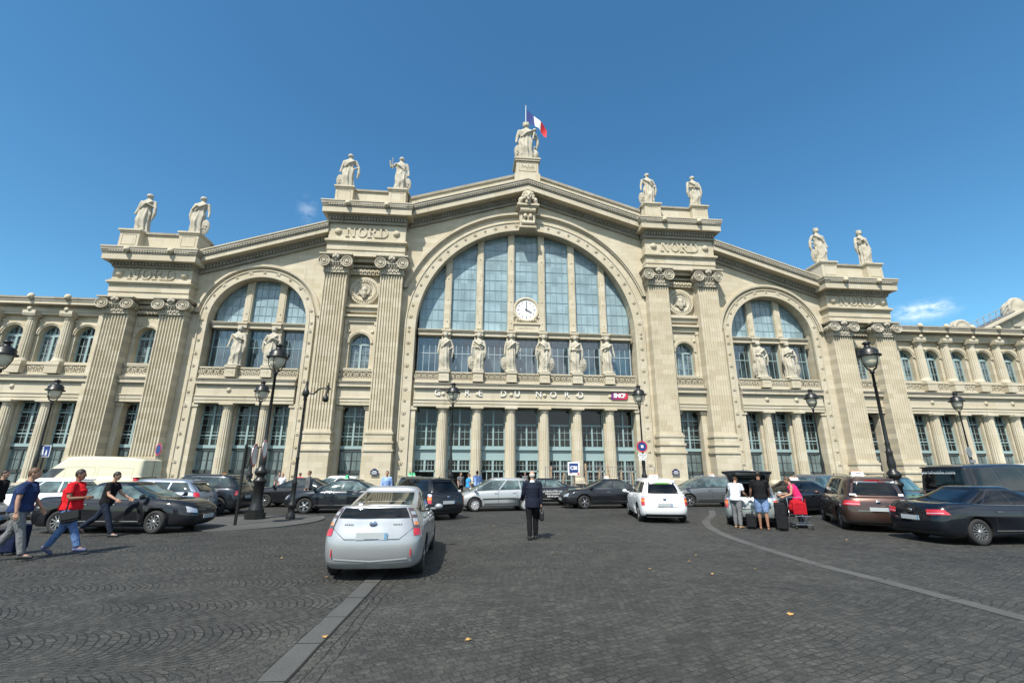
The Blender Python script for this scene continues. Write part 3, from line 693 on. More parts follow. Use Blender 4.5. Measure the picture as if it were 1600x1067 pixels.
def storey_band(mb, x0, x1, yw, boss=True, step=4.0, ph=0., ends=0):
    """entablature at 8.15 - 11 under the balustrade"""
    e = ends
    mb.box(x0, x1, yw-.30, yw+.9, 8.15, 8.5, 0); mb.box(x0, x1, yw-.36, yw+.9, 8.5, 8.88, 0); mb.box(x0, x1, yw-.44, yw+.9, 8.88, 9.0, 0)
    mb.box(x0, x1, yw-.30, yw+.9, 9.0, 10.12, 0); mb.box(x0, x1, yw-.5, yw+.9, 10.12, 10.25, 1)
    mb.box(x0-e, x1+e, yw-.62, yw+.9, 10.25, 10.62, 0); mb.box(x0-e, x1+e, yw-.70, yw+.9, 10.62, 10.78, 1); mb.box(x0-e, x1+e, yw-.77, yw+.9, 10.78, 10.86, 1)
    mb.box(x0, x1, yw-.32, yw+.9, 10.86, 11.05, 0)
def bars(mb, x0, x1, z0, z1, y, nx, nz, t=.05, mi=0, d=.06):
    for k in range(1, nx): x = x0+(x1-x0)*k/nx; mb.box(x-t/2, x+t/2, y-d, y, z0, z1, mi)
    for k in range(1, nz): z = z0+(z1-z0)*k/nz; mb.box(x0, x1, y-d*.9, y+.001, z-t/2, z+t/2, mi)
def arched_window(x, cz, r, zb, y, openq=0, glass=None):
    mb = MB(); ring(mb, x, cz, r-.16, r, y-.14, y, 0, pi, 20)
    for q in (-1, 1): mb.box(x+q*(r-.16), x+q*r, y-.14, y, zb, cz)
    mb.box(x-r, x+r, y-.16, y, cz-.14, cz+.16); mb.box(x-.12, x+.12, y-.17, y, zb, cz-.14); mb.box(x-.1, x+.1, y-.13, y, cz+.16, cz+r-.1); mb.box(x-r, x+r, y-.14, y, zb, zb+.16)
    for q in (-1, 1):
        xm = x+q*r*.5; mb.box(xm-.03, xm+.03, y-.08, y, zb+.16, cz-.14); mb.box(xm-.03, xm+.03, y-.08, y, cz+.16, cz+sqrt(r*r*.75)-.1)
    for k in (1, 2): z = zb+.16+(cz-.3-zb)*k/3; mb.box(x-r+.1, x+r-.1, y-.08, y, z-.03, z+.03)
    f = mb.build('window', TEAL, ST)
    mb = MB(); pts = [(x-r, zb), (x+r, zb)]+[(x+r*cos(pi*k/20), cz+r*sin(pi*k/20)) for k in range(21)]
    mb.add([(a, y-.02, b) for a, b in pts], [tuple(range(len(pts)))]); mb.build('glass', glass or G_MID2, f)
    return f
G_MID2 = glassy('window_glass', (.09, .11, .125), .05, 1.2, .85, 1.1)
def low_window(x, hw, y, kind):
    """tall ground floor window, teal joinery; kinds: door (central hall), plain, grey (bays)"""
    mb = MB(); top = 8.1; D = .12
    for q in (-1, 1): mb.box(x+q*(hw-.14), x+q*hw, y-D, y, ZB, top, 1 if kind == 'grey' else 0)
    mb.box(x-hw, x+hw, y-D, y, top-.1, top, 0)
    if kind == 'door':
        mb.box(x-hw, x+hw, y-D, y, 6.15, 6.32, 0); mb.box(x-.09, x+.09, y-D-.04, y, 3.7, top if rnd.random() < .5 else 6.2, 0)
        bars(mb, x-hw+.1, x+hw-.1, 3.75, 6.2, y, 4, 3, .05); mb.box(x-hw, x+hw, y-D-.02, y, 3.45, 3.75, 0); mb.box(x-hw, x+hw, y-D-.22, y, 3.3, 3.45, 0)
        mb.box(x-hw, x+hw, y-.1, y+.001, 2.25, 3.3, 0); mb.box(x-hw, x+hw, y-D-.05, y, 2.12, 2.25, 0)
        mb.box(x-.12, x+.12, y-D-.03, y, .95, 2.15, 0); bars(mb, x-hw+.1, x+hw-.1, 1.0, 2.15, y, 6, 2, .05); mb.box(x-hw, x+hw, y-D, y, .82, .98, 0)
    else:
        f1 = 0
        mb.box(x-hw, x+hw, y-D, y, 6.9, 7.05, f1); mb.box(x-.10, x+.10, y-D-.03, y, 3.55, top, f1)
        bars(mb, x-hw+.12, x+hw-.12, 3.6, 8.0, y, 4, 6, .045, f1)
        mb.box(x-hw, x+hw, y-D-.02, y, 4.62, 4.74, f1); mb.box(x-hw, x+hw, y-D-.08, y, 3.28, 3.62, f1)
        mb.box(x-hw, x+hw, y-D, y, 3.0, 3.28, 1)
        mb.box(x-.06, x+.06, y-D, y, ZB, 3., 1); bars(mb, x-hw+.12, x+hw-.12, .95, 3.0, y, 4, 2, .05, 1); mb.box(x-hw, x+hw, y-D, y, .6, .95, 1)
    f = mb.build('ground_floor_window', [TEAL, DARKF], ST)
    mb = MB(); y2 = y-.02
    if kind == 'door':
        mb.box(x-hw, x+hw, y2, y+.3, .85, top, 0)
    else:
        mb.add([(x-hw, y2, 3.3), (x+hw, y2, 3.3), (x+hw, y2, top), (x-hw, y2, top)], [(0, 1, 2, 3)], 0)
        mb.add([(x-hw, y2, ZB), (x+hw, y2, ZB), (x+hw, y2, 3.3), (x-hw, y2, 3.3)], [(0, 1, 2, 3)], 1)
    mb.build('glass', [G_LOW, G_GREY], f); return f
def column(x, y, zb, zt, r, name='column', mat=None):
    mb = MB(); H_ = zt-zb
    prof = [(r*1.0, zb+.42), (r*1.0, zb+H_*.35), (r*.9, zt-.55)]
    mb.lathe((x, y, 0), [(r, zb+.42), (r, zb+H_*.35), (r*.88, zt-.62)], 32, 0, False, None, 1, .1)
    mb.lathe((x, y, 0), [(r*.9, zt-.62), (r*.98, zt-.56), (r*.9, zt-.5), (r*.9, zt-.4), (r*1.22, zt-.22), (r*1.22, zt-.18)], 20, 0, False)
    mb.box(x-r*1.32, x+r*1.32, y-r*1.32, y+r*1.32, zt-.2, zt)
    mb.lathe((x, y, 0), [(r*1.25, zb), (r*1.3, zb+.12), (r*1.22, zb+.2), (r*1.1, zb+.24), (r*1.15, zb+.36), (r*1.02, zb+.42)], 20, 0, True)
    mb.box(x-r*1.35, x+r*1.35, y-r*1.35, y+r*1.35, zb-.25, zb)
    return mb.build(name, mat or STONE2, ST)

# central front: storey band, columns, windows
CXS = [-10, -6, -2, 2, 6, 10]
mb = MB(); storey_band(mb, -13.4, 13.4, -.05); mb.box(-13.74, 13.74, .3, 1.2, 8.2, 11.4)
mb.build('storey_cornice', CM, ST)
BOSS = MB()
for x in CXS: BOSS = MB(); BOSS.ball((x, -.30, 9.62), (.27, .24, .27), 12, 8); BOSS.build('frieze_boss', STONE2, ST)
mb = MB()
WHITE = pm('white_letter', (.72, .70, .64), .5); 
for ch, px in (('G', 683.5), ('A', 708), ('R', 730), ('E', 750.5), ('D', 786.5), ('U', 808), ('N', 841.5), ('O', 864.5), ('R', 885.5), ('D', 907)):
    v = pixdir(px, 617.5+(px-800)*.009); t = (-.45-CAM_Y)/v.y; x = CAM_X+v.x*t
    mb = MB(); text_mb(mb, ch, 1.02, (x, -.45, 9.72), .1, 0, .004)
    mb.build('raised_letter', WHITE, ST)
# operator's badge
mb = MB(); x0 = 11.15; zc = 9.72
pts = [(-1.0, -.45), (.75, -.45), (.95, -.35), (1.05, .1), (1.0, .38), (.8, .46), (-.75, .46), (-.95, .36), (-1.06, -.1), (-1.05, -.35)]
mb.prism([(x0+a, zc+b) for a, b in pts], -.50, -.36, 0)
LG = pm('badge_magenta', (.33, .012, .07), .4)
tt = NT(LG); c = tt.coord(); sx = tt.n('ShaderNodeSeparateXYZ'); tt.l(c, sx.inputs[0]); mr = tt.n('ShaderNodeMapRange'); mr.inputs['From Min'].default_value = 10.1; mr.inputs['From Max'].default_value = 12.2; tt.l(sx.outputs['X'], mr.inputs['Value'])
tt.l(tt.ramp(mr.outputs[0], [(0, (.12, .02, .16)), (.5, (.38, .01, .07)), (1, (.5, .02, .04))]), tt.b.inputs['Base Color'])
text_mb(mb, 'SNCF', .68, (x0-.02, -.52, zc), .05, 1, .03, scale_x=.95, spacing=.88)
mb.build('operator_badge', [LG, pm('badge_white', (.8, .8, .8), .4)], ST)
for x in CXS: column(x, .2, gz(0)+.75, 8.16, .56)
mb = MB()
for x in CXS: mb.box(x-.62, x+.62, .75, 1.9, ZB, 8.2)
for s_ in (-1, 1): mb.box(s_*13.15, s_*13.74, -.1, 1.9, ZB, 7.75); mb.box(s_*13.0, s_*13.74, -.22, 1.9, 7.75, 8.15)
mb.build('entrance_piers', STONE, ST)
bounds = [-13.15]+CXS+[13.15]
for k in range(7):
    a, b = bounds[k], bounds[k+1]; a2 = a+(.62 if k else 0); b2 = b-(.62 if k < 6 else 0)
    low_window((a2+b2)/2, (b2-a2)/2, 1.35, 'door')
# glass doors and dark entrances under the hall windows
for k in range(7):
    a, b = bounds[k], bounds[k+1]; a2 = a+(.62 if k else 0); b2 = b-(.62 if k < 6 else 0)
    mb = MB(); xc = (a2+b2)/2; hw = (b2-a2)/2
    op = k in (0, 1, 3)
    if op:
        mb.box(a2, b2, 2.6, 2.7, ZB, .84, 1)
        for q in (-1, 1): mb.box(xc+q*(hw-.1), xc+q*hw, 1.3, 1.36, ZB, .84, 0); mb.box(xc+q*hw*.86, xc+q*hw*.9, 1.36, 2.2, ZB, .8, 0)
    else:
        mb.box(a2, b2, 1.36, 1.42, ZB, .84, 1); bars(mb, a2, b2, ZB, .84, 1.36, 4, 2, .09); mb.box(xc-.08, xc+.08, 1.26, 1.36, ZB, .84, 0)
    mb.build('entrance_door', [TEAL, G_LOW], ST)
# upper storey: transom, window piers, balustrade
def upper_front(cx, r, cz, xs, zg0, name, s_):
    mb = MB(); zt0, zt1 = cz-.72, cz-.02
    mb.box(cx-r, cx+r, .45, 1.5, zt0, zt1-.22); mb.box(cx-r, cx+r, .28, 1.5, zt1-.22, zt1-.08); mb.box(cx-r, cx+r, .2, 1.5, zt1-.08, zt1)
    for x in xs: mb.box(x-.58, x+.58, .1, .6, zt1-.24, zt1+.02); mb.box(x-.5, x+.5, .2, .6, zt0, zt1-.24)
    mb.build('transom', STONE2, ST)
    for x in xs:
        mb = MB(); zt_ = cz+sqrt((r+.28)**2-(abs(x-cx)-.4)**2); a, b = x-.42, x+.42
        mb.box(a, b, .75, 1.5, cz, zt_); mb.box(a+.12, b-.12, .68, .76, cz+.3, zt_-.9)
        z = cz+1.2
        while z < zt_-1.2: mb.ball((x, .66, z), (.09, .08, .09), 8, 5); z += 2.85
        mb.build('window_mullion', STONE, ST)
        mb = MB(); mb.box(x-.55, x+.55, .55, 1.5, zg0, zt0); mb.build('window_pier', STONE, ST)
    bx = [cx-r]+list(xs)+[cx+r]
    for k in range(len(bx)-1):
        a = bx[k]+(.42 if k else 0); b = bx[k+1]-(.42 if k < len(xs) else 0)
        mb = MB(); n = 10; pa = []
        for j in range(n+1):
            xx = a+(b-a)*j/n; pa.append((xx, cz+sqrt(max(0.0004, (r+.25)**2-(xx-cx)**2))))
        y = GY; fr = MB(); t = .042
        nx = max(2, round((b-a)/.8)); sz = (1.42 if not s_ else 1.15)
        for j in range(1, nx):
            xx = a+(b-a)*j/nx; zz = cz+sqrt(max(.01, (r+.25)**2-(xx-cx)**2)); fr.box(xx-t/2, xx+t/2, y-.07, y, cz, zz)
        z = cz+sz
        while z < cz+r:
            half = sqrt((r+.25)**2-(z-cz)**2); xa, xb = max(a, cx-half), min(b, cx+half)
            if xb > xa+.05: fr.box(xa, xb, y-.065, y+.001, z-t/2, z+t/2)
            z += sz
        for xx in (a, b):
            q = cx+(abs(xx-cx))*(1 if xx > cx else -1); zz = cz+sqrt(max(.01, (r+.25)**2-(xx-cx)**2)); dx = .1 if xx == a else -.1
            fr.box(xx, xx+dx, y-.12, y, cz, zz)
        f = fr.build('arch_window', TEALG, ST)
        pts = [(a, cz-.1), (b, cz-.1)]+pa[::-1]
        mb.add([(p, y-.02, q) for p, q in pts], [tuple(range(len(pts)))]); mb.build('glass', G_ARCH, f)
        # middle row window behind the statues
        a = bx[k]+(.55 if k else 0); b = bx[k+1]-(.55 if k < len(xs) else 0); fr = MB()
        bars(fr, a, b, zg0, zt0, y, 4, 1, .06); zz = zg0+(zt0-zg0)*.55
        fr.box(a, b, y-.08, y, zz-.05, zz+.05); z2 = zg0+(zt0-zg0)*.78; fr.box(a, b, y-.07, y, z2-.025, z2+.025)
        w_ = b-a; fr.box(a, b, y-.09, y, zg0, zg0+.16)
        fr.box(a, a+.14, y-.1, y, zg0, zt0); fr.box(b-.14, b, y-.1, y, zg0, zt0); fr.box(a, b, y-.1, y, zt0-.12, zt0)
        f = fr.build('window', PALEF if not s_ else TEALG if cx < 0 else TEAL, ST)
        mb = MB(); mb.add([(a, y-.02, zg0), (b, y-.02, zg0), (b, y-.02, zt0), (a, y-.02, zt0)], [(0, 1, 2, 3)]); mb.build('glass', G_MID, f)
upper_front(0, 13.45, 17.7, CXS, 12.2, 'c', 0)
for s_ in (-1, 1): upper_front(32.15*s_, 5.35, 17.85, [32*s_-1.95, 32*s_+1.95], 12.2, 's', 1)
for x0, x1, xs in ((-13.4, 13.4, CXS), (-37.5, -26.75, [-33.95, -30.05]), (26.75, 37.5, [30.05, 33.95])):
    bx = [x0]+xs+[x1]
    for k in range(len(bx)-1):
        mb = MB(); balustrade(mb, bx[k]+(.58 if k else 0), bx[k+1]-(.58 if k < len(xs) else 0), -.3, 11.05, 12.25); mb.build('balustrade', STONE2, ST)
    for x in xs:
        mb = MB(); mb.box(x-.58, x+.58, -.85, .5, 11.05, 12.1); mb.box(x-.66, x+.66, -.95, .5, 12.1, 12.35); mb.box(x-.62, x+.62, -.9, .5, 11.05, 11.2)
        mb.box(x-.35, x+.35, -.87, -.84, 11.62, 11.68); mb.build('balcony_pedestal', STONE2, ST)
# clock in the central light
mb = MB(); R_ = Matrix.Rotation(pi/2, 3, 'X'); cz = 20.75; y = .95
mb.box(-1.55, 1.55, .7, 1.2, 17.7, 18.75); mb.box(-1.7, 1.7, .55, 1.2, 18.75, 19.0); mb.prism([(-1.55, 19.0), (1.55, 19.0), (1.6, 20.6), (-1.6, 20.6)], .92, 1.2)
mb.lathe((0, 1.2, cz), [(1.72, 0), (1.72, .35), (1.62, .5), (1.45, .5), (1.36, .36), (1.30, .36)], 40, 0, True, R_)
for k in range(9): mb.ball((-1.2+k*.3, .72, 19.25+.12*abs(k-4)/4), (.13, .1, .16), 8, 6)
for q in (-1, 1): mb.ball((q*1.62, .8, 19.75), (.16, .14, .2)); mb.ball((q*1.66, .8, 22.0-.2), (.12, .12, .12))
text_mb(mb, '• MDCCCLXIII •', .34, (0, .69, 18.25), .04, 0, .008)
ck = mb.build('clock', STONE2, ST)
mb = MB(); mb.lathe((0, .86, cz), [(1.3, 0), (1.3, .03), (0.01, .031)], 40, 0, False, R_); mb.build('clock_face', pm('clock_white', (.74, .74, .72), .4), ck)
for k in range(12):
    mb = MB(); a = pi*k/6; d = Vector((sin(a), 0, cos(a))); p = Vector((cos(a), 0, -sin(a)))
    mb.obox(Vector((0, .815, cz))+d*1.04, d*.13, Vector((0, .008, 0)), p*(.035 if k % 3 else .055)); mb.build('hour_mark', pm('clock_ink', (.03, .04, .07), .4), ck)
for a, L_, t in ((radians(120), .78, .075), (0.02, 1.02, .04)):
    d = Vector((sin(a), 0, cos(a))); p = Vector((cos(a), 0, -sin(a))); mb = MB(); mb.obox(Vector((0, .80 if L_ < 1 else .77, cz))+d*(L_/2-.12), d*(L_/2+.1), Vector((0, .01, 0)), p*t); mb.build('clock_hand', pm('clock_ink', (.03, .04, .07), .4), ck)
if 0: mb.build('clock_hands', pm('clock_ink', (.03, .04, .07), .4), ck)
# side fronts
for s_ in (-1, 1):
    c = 32.15*s_; mb = MB(); storey_band(mb, c-5.35, c+5.35, -.05); mb.box(c-5.6, c+5.6, .3, 1.2, 8.2, 11.4)
    for x in (32*s_-1.95, 32*s_+1.95): mb.ball((x, -.36, 9.62), (.27, .2, .27), 12, 8)
    mb.build('storey_cornice', CM, ST)
    for x in (32*s_-1.95, 32*s_+1.95): column(x, .2, gz(0)+.5, 8.16, .56)
    mb = MB()
    for x in (32*s_-1.95, 32*s_+1.95): mb.box(x-.62, x+.62, .75, 1.9, ZB, 8.2)
    for q in (-1, 1): mb.box(c+q*5.0, c+q*5.59, -.1, 1.9, ZB, 7.75); mb.box(c+q*4.88, c+q*5.59, -.22, 1.9, 7.75, 8.15)
    mb.build('side_piers', STONE, ST)
    bx = [c-5.0, 32*s_-1.95, 32*s_+1.95, c+5.0]
    for k in range(3):
        a = bx[k]+(.62 if k else 0); b = bx[k+1]-(.62 if k < 2 else 0); low_window((a+b)/2, (b-a)/2, 1.35, 'plain')
    pavilion(s_, 24.88, 15.48, 24.0, 4.95, 'inner'); pavilion(s_, 48.45, 39.72, 17.95, 1.9, 'outer')
# wings
for s_ in (-1, 1):
    X = lambda a: s_*a; x0, x1 = 48.4, 76.0; nb = 7; st = 3.83; w0 = 50.62
    a, b = sorted((X(x0), X(x1)))
    mb = MB(); storey_band(mb, a, b, -.05); 
    for k in range(nb+1): mb.ball((X(w0-st/2+st*k), -.36, 9.62), (.25, .2, .25), 10, 7)
    mb.build('storey_cornice', CM, ST)
    mb = MB()
    mb.box(a, b, -.35, 3, 17.85, 18.15); mb.box(a, b, -.42, 3, 18.15, 18.3); mb.box(a, b, -.28, 3, 18.3, 18.72); mb.box(a, b, -.5, 3, 18.72, 18.9, 1)
    mb.box(a, b, -1.05, 3, 18.9, 19.25); mb.box(a, b, -1.12, 3, 19.25, 19.5, 1); mb.box(a, b, -1.2, 3, 19.5, 19.72, 1)
    for k in range(nb):
        x = X(w0+st/2+st*k); mb.box(x-.66, x+.66, -.95, 0, 17.78, 18.18); mb.ball((x, -.98, 18.32), (.24, .15, .24), 8, 6); mb.ball((x, -1.2, 19.72), (.34, .3, .36), 10, 7); mb.ball((x, -1.45, 19.6), (.15, .12, .16), 8, 6)
    mb.build('wing_cornice', CM, ST)
    wl = MB(); zs0, zs1 = 11.4, 17.86
    for k in range(nb):
        x = X(w0+st*k); r = 1.12; cz = 15.6; y0 = .12; tb = 17.86
        for j in range(20):
            t0, t1 = pi*j/20, pi*(j+1)/20; xa_, xb_ = x+r*cos(t0), x+r*cos(t1); za, zb_ = cz+r*sin(t0), cz+r*sin(t1)
            wl.add([(xb_, y0, zb_), (xa_, y0, za), (xa_, y0, tb), (xb_, y0, tb)], [(0, 1, 2, 3)]); wl.add([(xb_, y0, zb_), (xa_, y0, za), (xa_, .95, za), (xb_, .95, zb_)], [(3, 2, 1, 0)], 0, True)
        for q in (-1, 1):
            xi_, xo_ = x+q*r, x+q*st/2; wl.add([(xi_, y0, 12.3), (xo_, y0, 12.3), (xo_, y0, tb), (xi_, y0, tb)], [(0, 1, 2, 3)] if q > 0 else [(1, 0, 3, 2)])
            wl.add([(xi_, y0, 12.3), (xi_, y0, cz), (xi_, .95, cz), (xi_, .95, 12.3)], [(0, 1, 2, 3)])
        ring(wl, x, cz, r, r+.16, .0, .12, 0, pi, 20); ring(wl, x, cz, r+.16, r+.3, -.08, .12, 0, pi, 20)
        for q in (-1, 1): wl.ball((x+q*1.42, .1, 17.2), (.2, .1, .2), 8, 5)
        wl.box(x-r-.1, x+r+.1, -.28, .9, 12.22, 12.4)
        f = arched_window(x, cz, r+.02, 12.4, .8, glass=G_LOW if (s_ > 0 and k == 1) or (s_ < 0 and k == 0) else None)
        low_window(x, 1.32, .85, 'plain')
        mb = MB(); balustrade(mb, x-1.3, x+1.3, -.28, 11.05, 12.22); mb.build('balustrade', STONE2, ST)
        xx = X(w0+st/2+st*k); column(xx, -.22, 12.35, 17.8, .5, 'wing_column'); column(xx, -.1, gz(0)+.55, 8.16, .56)
        mb = MB(); mb.box(xx-.68, xx+.68, -.95, .4, 11.05, 12.12); mb.box(xx-.74, xx+.74, -1.0, .4, 11.9, 12.1); mb.build('column_pedestal', STONE2, ST)
    for k in range(nb+1): xx = X(w0-st/2+st*k); wl.box(xx-.62, xx+.62, .3, 1.2, ZB, 8.2)
    wl.box(a, b, 1.1, 3., 11., 17.9); wl.box(a, b, 1.1, 3, ZB, 11.2); wl.box(a, b, .3, 1.2, 8.2, 11.3)
    for q in (0,): wl.box(X(x0), X(w0-st/2+.62), -.5, .3, ZB, 17.85)
    wl.build('wing_wall', STONE, ST)
    mb = MB(); mb.box(a, b, 2.9, 30, ZB, 19.0); mb.build('wing_block', STONE, ST)
    mb = MB(); mb.add([(a, -.6, 19.72), (b, -.6, 19.72), (b, 14, 20.6), (a, 14, 20.6), (a, 30, 19.2), (b, 30, 19.2)], [(0, 1, 2, 3), (3, 2, 5, 4)]); mb.build('wing_roof', ZINC, ST)
# train shed roofs behind the front
mb = MB()
for x0, x1, f, d in ((-15.5, 15.5, lambda x: 37.3-.3155*abs(x), 0), (-39.7, -24.8, lambda x: 30.2-.33*(abs(x)-24.9), 0), (24.8, 39.7, lambda x: 30.2-.33*(abs(x)-24.9), 0)):
    xs = [x0, (x0+x1)/2 if x0*x1 < 0 else x0, x1]; xs = sorted(set(xs)); n = len(xs)
    vs = [(x, yy, f(x)) for yy in (1.2, 120) for x in xs]; mb.add(vs, [(i, i+1, n+i+1, n+i) for i in range(n-1)])
mb.box(-39.6, -24.9, 3.0, 120, ZB, 24.8); mb.box(24.9, 39.6, 3., 120, ZB, 24.8); mb.box(-15.4, 15.4, 3., 120, ZB, 31.8)
mb.build('shed_roof', ZINC, ST)
# flag
FLG = empty('flag', (.05, .9, 41.9), 0, 'blue white and red tricolour flag flying above the topmost statue', 'flag')
mb = MB(); mb.tube([(0, 0, 0), (0, 0, 10.4)], [.09, .05], 8); mb.ball((0, 0, 10.45), .1); mb.build('flagpole', pm('pole_paint', (.6, .62, .62), .4), FLG)
FB, FW, FR = pm('flag_blue', (.012, .03, .16), .8), pm('flag_white', (.75, .75, .76), .8), pm('flag_red', (.55, .02, .03), .8)
mb = MB(); nx, nz = 27, 8; vs = []
for i in range(nx+1):
    for j in range(nz+1):
        u, v_ = i/nx, j/nz
        x = .12+3.0*u**.95+.15*v_*sin(u*5); z = 9.75-2.0*v_*(1-.35*u)-2.55*u-.55*u*u+.10*sin(u*9+v_*2); y = .35*sin(u*8+v_*1.4)*u
        vs.append((x, y, z))
me_f = [(i*(nz+1)+j, (i+1)*(nz+1)+j, (i+1)*(nz+1)+j+1, i*(nz+1)+j+1) for i in range(nx) for j in range(nz)]
mb.v = vs; mb.f = me_f; mb.m = [0 if i < nx/3 else 1 if i < 2*nx/3 else 2 for i in range(nx) for j in range(nz)]; mb.s = [True]*len(me_f)
o = mb.build('flag_cloth', [FB, FW, FR], FLG)
# ------------------------------------------------------------ statues
def statue(loc, h, label, group, seed=0, larm='hip', rarm='down', shield=None, lean=0., crown=True, extra=None, rz=0., name='statue', wx=1.27):
    """draped standing figure, h tall, facing -y. larm / rarm: screen left / right arm pose"""
    R_ = random.Random(seed); E_ = empty(name, loc, rz, label, 'statue', group)
    mb = MB(); k = h/7.6     # k = head height
    zb = .12*k
    prof = [(0, 1.05, .85), (.35, 1.0, .82), (1.0, .95, .78), (1.9, .90, .72), (2.9, .90, .70), (3.6, .95, .70), (4.1, .88, .62), (4.6, .74, .52), (5.0, .78, .54), (5.5, .90, .60), (5.9, .95, .55), (6.18, .72, .45), (6.38, .36, .34), (6.6, .24, .26), (6.85, .24, .26)]
    n = 40; vs = []; NS = 46
    ph = R_.random()*6; sw = R_.choice((-1, 1))
    def pr(z):
        for (a, b) in zip(prof[:-1], prof[1:]):
            if a[0] <= z <= b[0]:
                t = (z-a[0])/(b[0]-a[0]); return a[1]+(b[1]-a[1])*t, a[2]+(b[2]-a[2])*t
        return prof[-1][1:]
    for q in range(NS+1):
        z = 6.85*q/NS; rx, ry = pr(z); cx = sw*.16*sin(z/6.3*pi)+lean*z*.05
        fold = (1 if z < 4.3 else max(0, 1-(z-4.3)/1.6))
        for i in range(n):
            a = 2*pi*i/n; d = z*.34*sw
            f = 1+fold*(.13*sin(9*a+ph+.25*sin(z))+.06*sin(15*a+ph*2+z*.35))+.05*sin(4*(a+d)+z*1.9+ph)*min(1, z/2)
            if z < 6.3 and z > 1.0: f += .12*max(0, sin((z-1.1*sw*cos(a)*1.3)*2.6+ph))*max(0, -sin(a))
            kn = .16*math.exp(-((z-2.3)**2)/.9)*max(0, -sin(a))*max(0, cos(a-(-pi/2+.5*sw)))
            vs.append(((cx+rx*f*cos(a)*1.0)*k*.86, (ry*f*sin(a)-kn*2)*k*.86, zb+z*k*.985))
    fs = []
    for q in range(NS):
        for i in range(n): j = (i+1) % n; fs.append((q*n+i, q*n+j, (q+1)*n+j, (q+1)*n+i))
    mb.add(vs, fs, 0, True); mb.add(vs, [tuple(range(n-1, -1, -1)), tuple(range(NS*n, NS*n+n))])
    cxt = sw*.16*sin(6.2/6.3*pi)+lean*.33
    hx = (cxt+sw*.03)*k
    mb.ball((hx, -.03*k, zb+7.02*k), (.34*k, .40*k, .48*k), 12, 9); mb.ball((hx, -.42*k, zb+6.95*k), (.07*k, .09*k, .13*k), 6, 5)
    mb.ball((hx, .12*k, zb+7.12*k), (.40*k, .40*k, .44*k), 12, 8)   # hair
    mb.ball((hx, .38*k, zb+6.75*k), (.24*k, .22*k, .25*k), 8, 6)
    if crown:
        for i in range(8): a = 2*pi*i/8; mb.box(hx+.33*k*cos(a)-.07*k, hx+.33*k*cos(a)+.07*k, .05*k+.33*k*sin(a)-.07*k, .05*k+.33*k*sin(a)+.07*k, zb+7.25*k, zb+7.66*k)
        mb.lathe((hx, .05*k, zb+7.2*k), [(.38*k, 0), (.40*k, .25*k)], 12)
    for s_, pose in ((-1, larm), (1, rarm)):
        S = Vector((cxt*k+s_*.80*k, 0, zb+5.85*k))
        E = {'hip': (s_*1.25, .12, 4.75), 'down': (s_*1.08, .0, 4.55), 'chest': (s_*1.1, -.15, 4.75), 'up': (s_*1.35, -.25, 5.0), 'fold': (s_*1.05, -.25, 4.7), 'out': (s_*1.25, -.2, 4.8)}[pose]
        H_ = {'hip': (s_*.75, -.35, 4.15), 'down': (s_*1.2, -.25, 3.45), 'chest': (s_*.25, -.85, 5.2), 'up': (s_*1.5, -.55, 6.1), 'fold': (-s_*.1, -.8, 4.5), 'out': (s_*1.45, -.6, 4.0)}[pose]
        E = Vector((E[0]*k+cxt*k, E[1]*k, zb+E[2]*k)); H_ = Vector((H_[0]*k+cxt*k, H_[1]*k, zb+H_[2]*k))
        mb.ball(S, .27*k, 8, 6); mb.tube([S, S.lerp(E, .5), E], [.25*k, .23*k, .18*k], 8); mb.tube([E, H_], [.18*k, .12*k], 8); mb.ball(H_, (.13*k, .13*k, .17*k), 8, 6)
        if pose in ('hip', 'chest', 'fold'):   # hanging cloth
            vs2 = []; 
            mb.tube([E+Vector((0, 0, .05*k)), E+Vector((s_*.05*k, .0, -1.2*k)), E+Vector((-s_*.12*k, .02*k, -2.3*k))], [.24*k, .27*k, .12*k], 8, sx=.8)
    mb.tube([(cxt*k-.72*k, -.35*k, zb+5.9*k), (cxt*k, -.62*k, zb+5.2*k), (cxt*k+.62*k, -.45*k, zb+4.35*k)] if sw > 0 else [(cxt*k+.72*k, -.35*k, zb+5.9*k), (cxt*k, -.62*k, zb+5.2*k), (cxt*k-.62*k, -.45*k, zb+4.35*k)], [.13*k, .17*k, .15*k], 8)
    for s_ in (-1, 1): mb.ball((s_*.42*k, -.75*k, zb+.08*k), (.2*k, .34*k, .14*k), 8, 6)
    mb.lathe((0, 0, 0), [(1.12*k, 0), (1.12*k, .2*k), (1.0*k, .24*k)], 16, 0, False)
    mb.v = [(a*wx, b*1.1, c) for a, b, c in mb.v]; remesh(mb, max(.045, .0095*h), 'draped_figure', STATUE, E_, 1, .4)
    def sh(s_, rad=1.0, tall=1.35, tilt=.1):
        m = MB(); R2 = Matrix.Rotation(s_*tilt, 3, 'Y') @ Matrix.Rotation(.12, 3, 'X')
        c = Vector((s_*1.32*k, -.12*k, zb+(tall+.05)*k+.2*k))
        m.ball(c, (rad*.74*k, .22*k, tall*k), 18, 12, rot=R2)
        for i in range(20):
            a = 2*pi*i/20; p = R2 @ Vector((rad*.68*k*cos(a), -.04*k, tall*.94*k*sin(a))); m.ball(c+p, .085*k, 6, 4)
        for i in range(5): m.ball(c+R2 @ Vector((.18*k*(i-2)*.7, -.24*k, .25*k*((i*2) % 3-1))), (.15*k, .06*k, .2*k), 6, 5)
        m.build('shield', STATUE, E_)
    if shield: sh(-1 if 'l' in shield else 1)
    if extra == 'staff':
        m = MB(); m.tube([(-1.35*k, -.5*k, zb+4.6*k), (-1.5*k, -.55*k, zb+6.9*k)], .06*k, 6); m.build('staff', STATUE, E_)
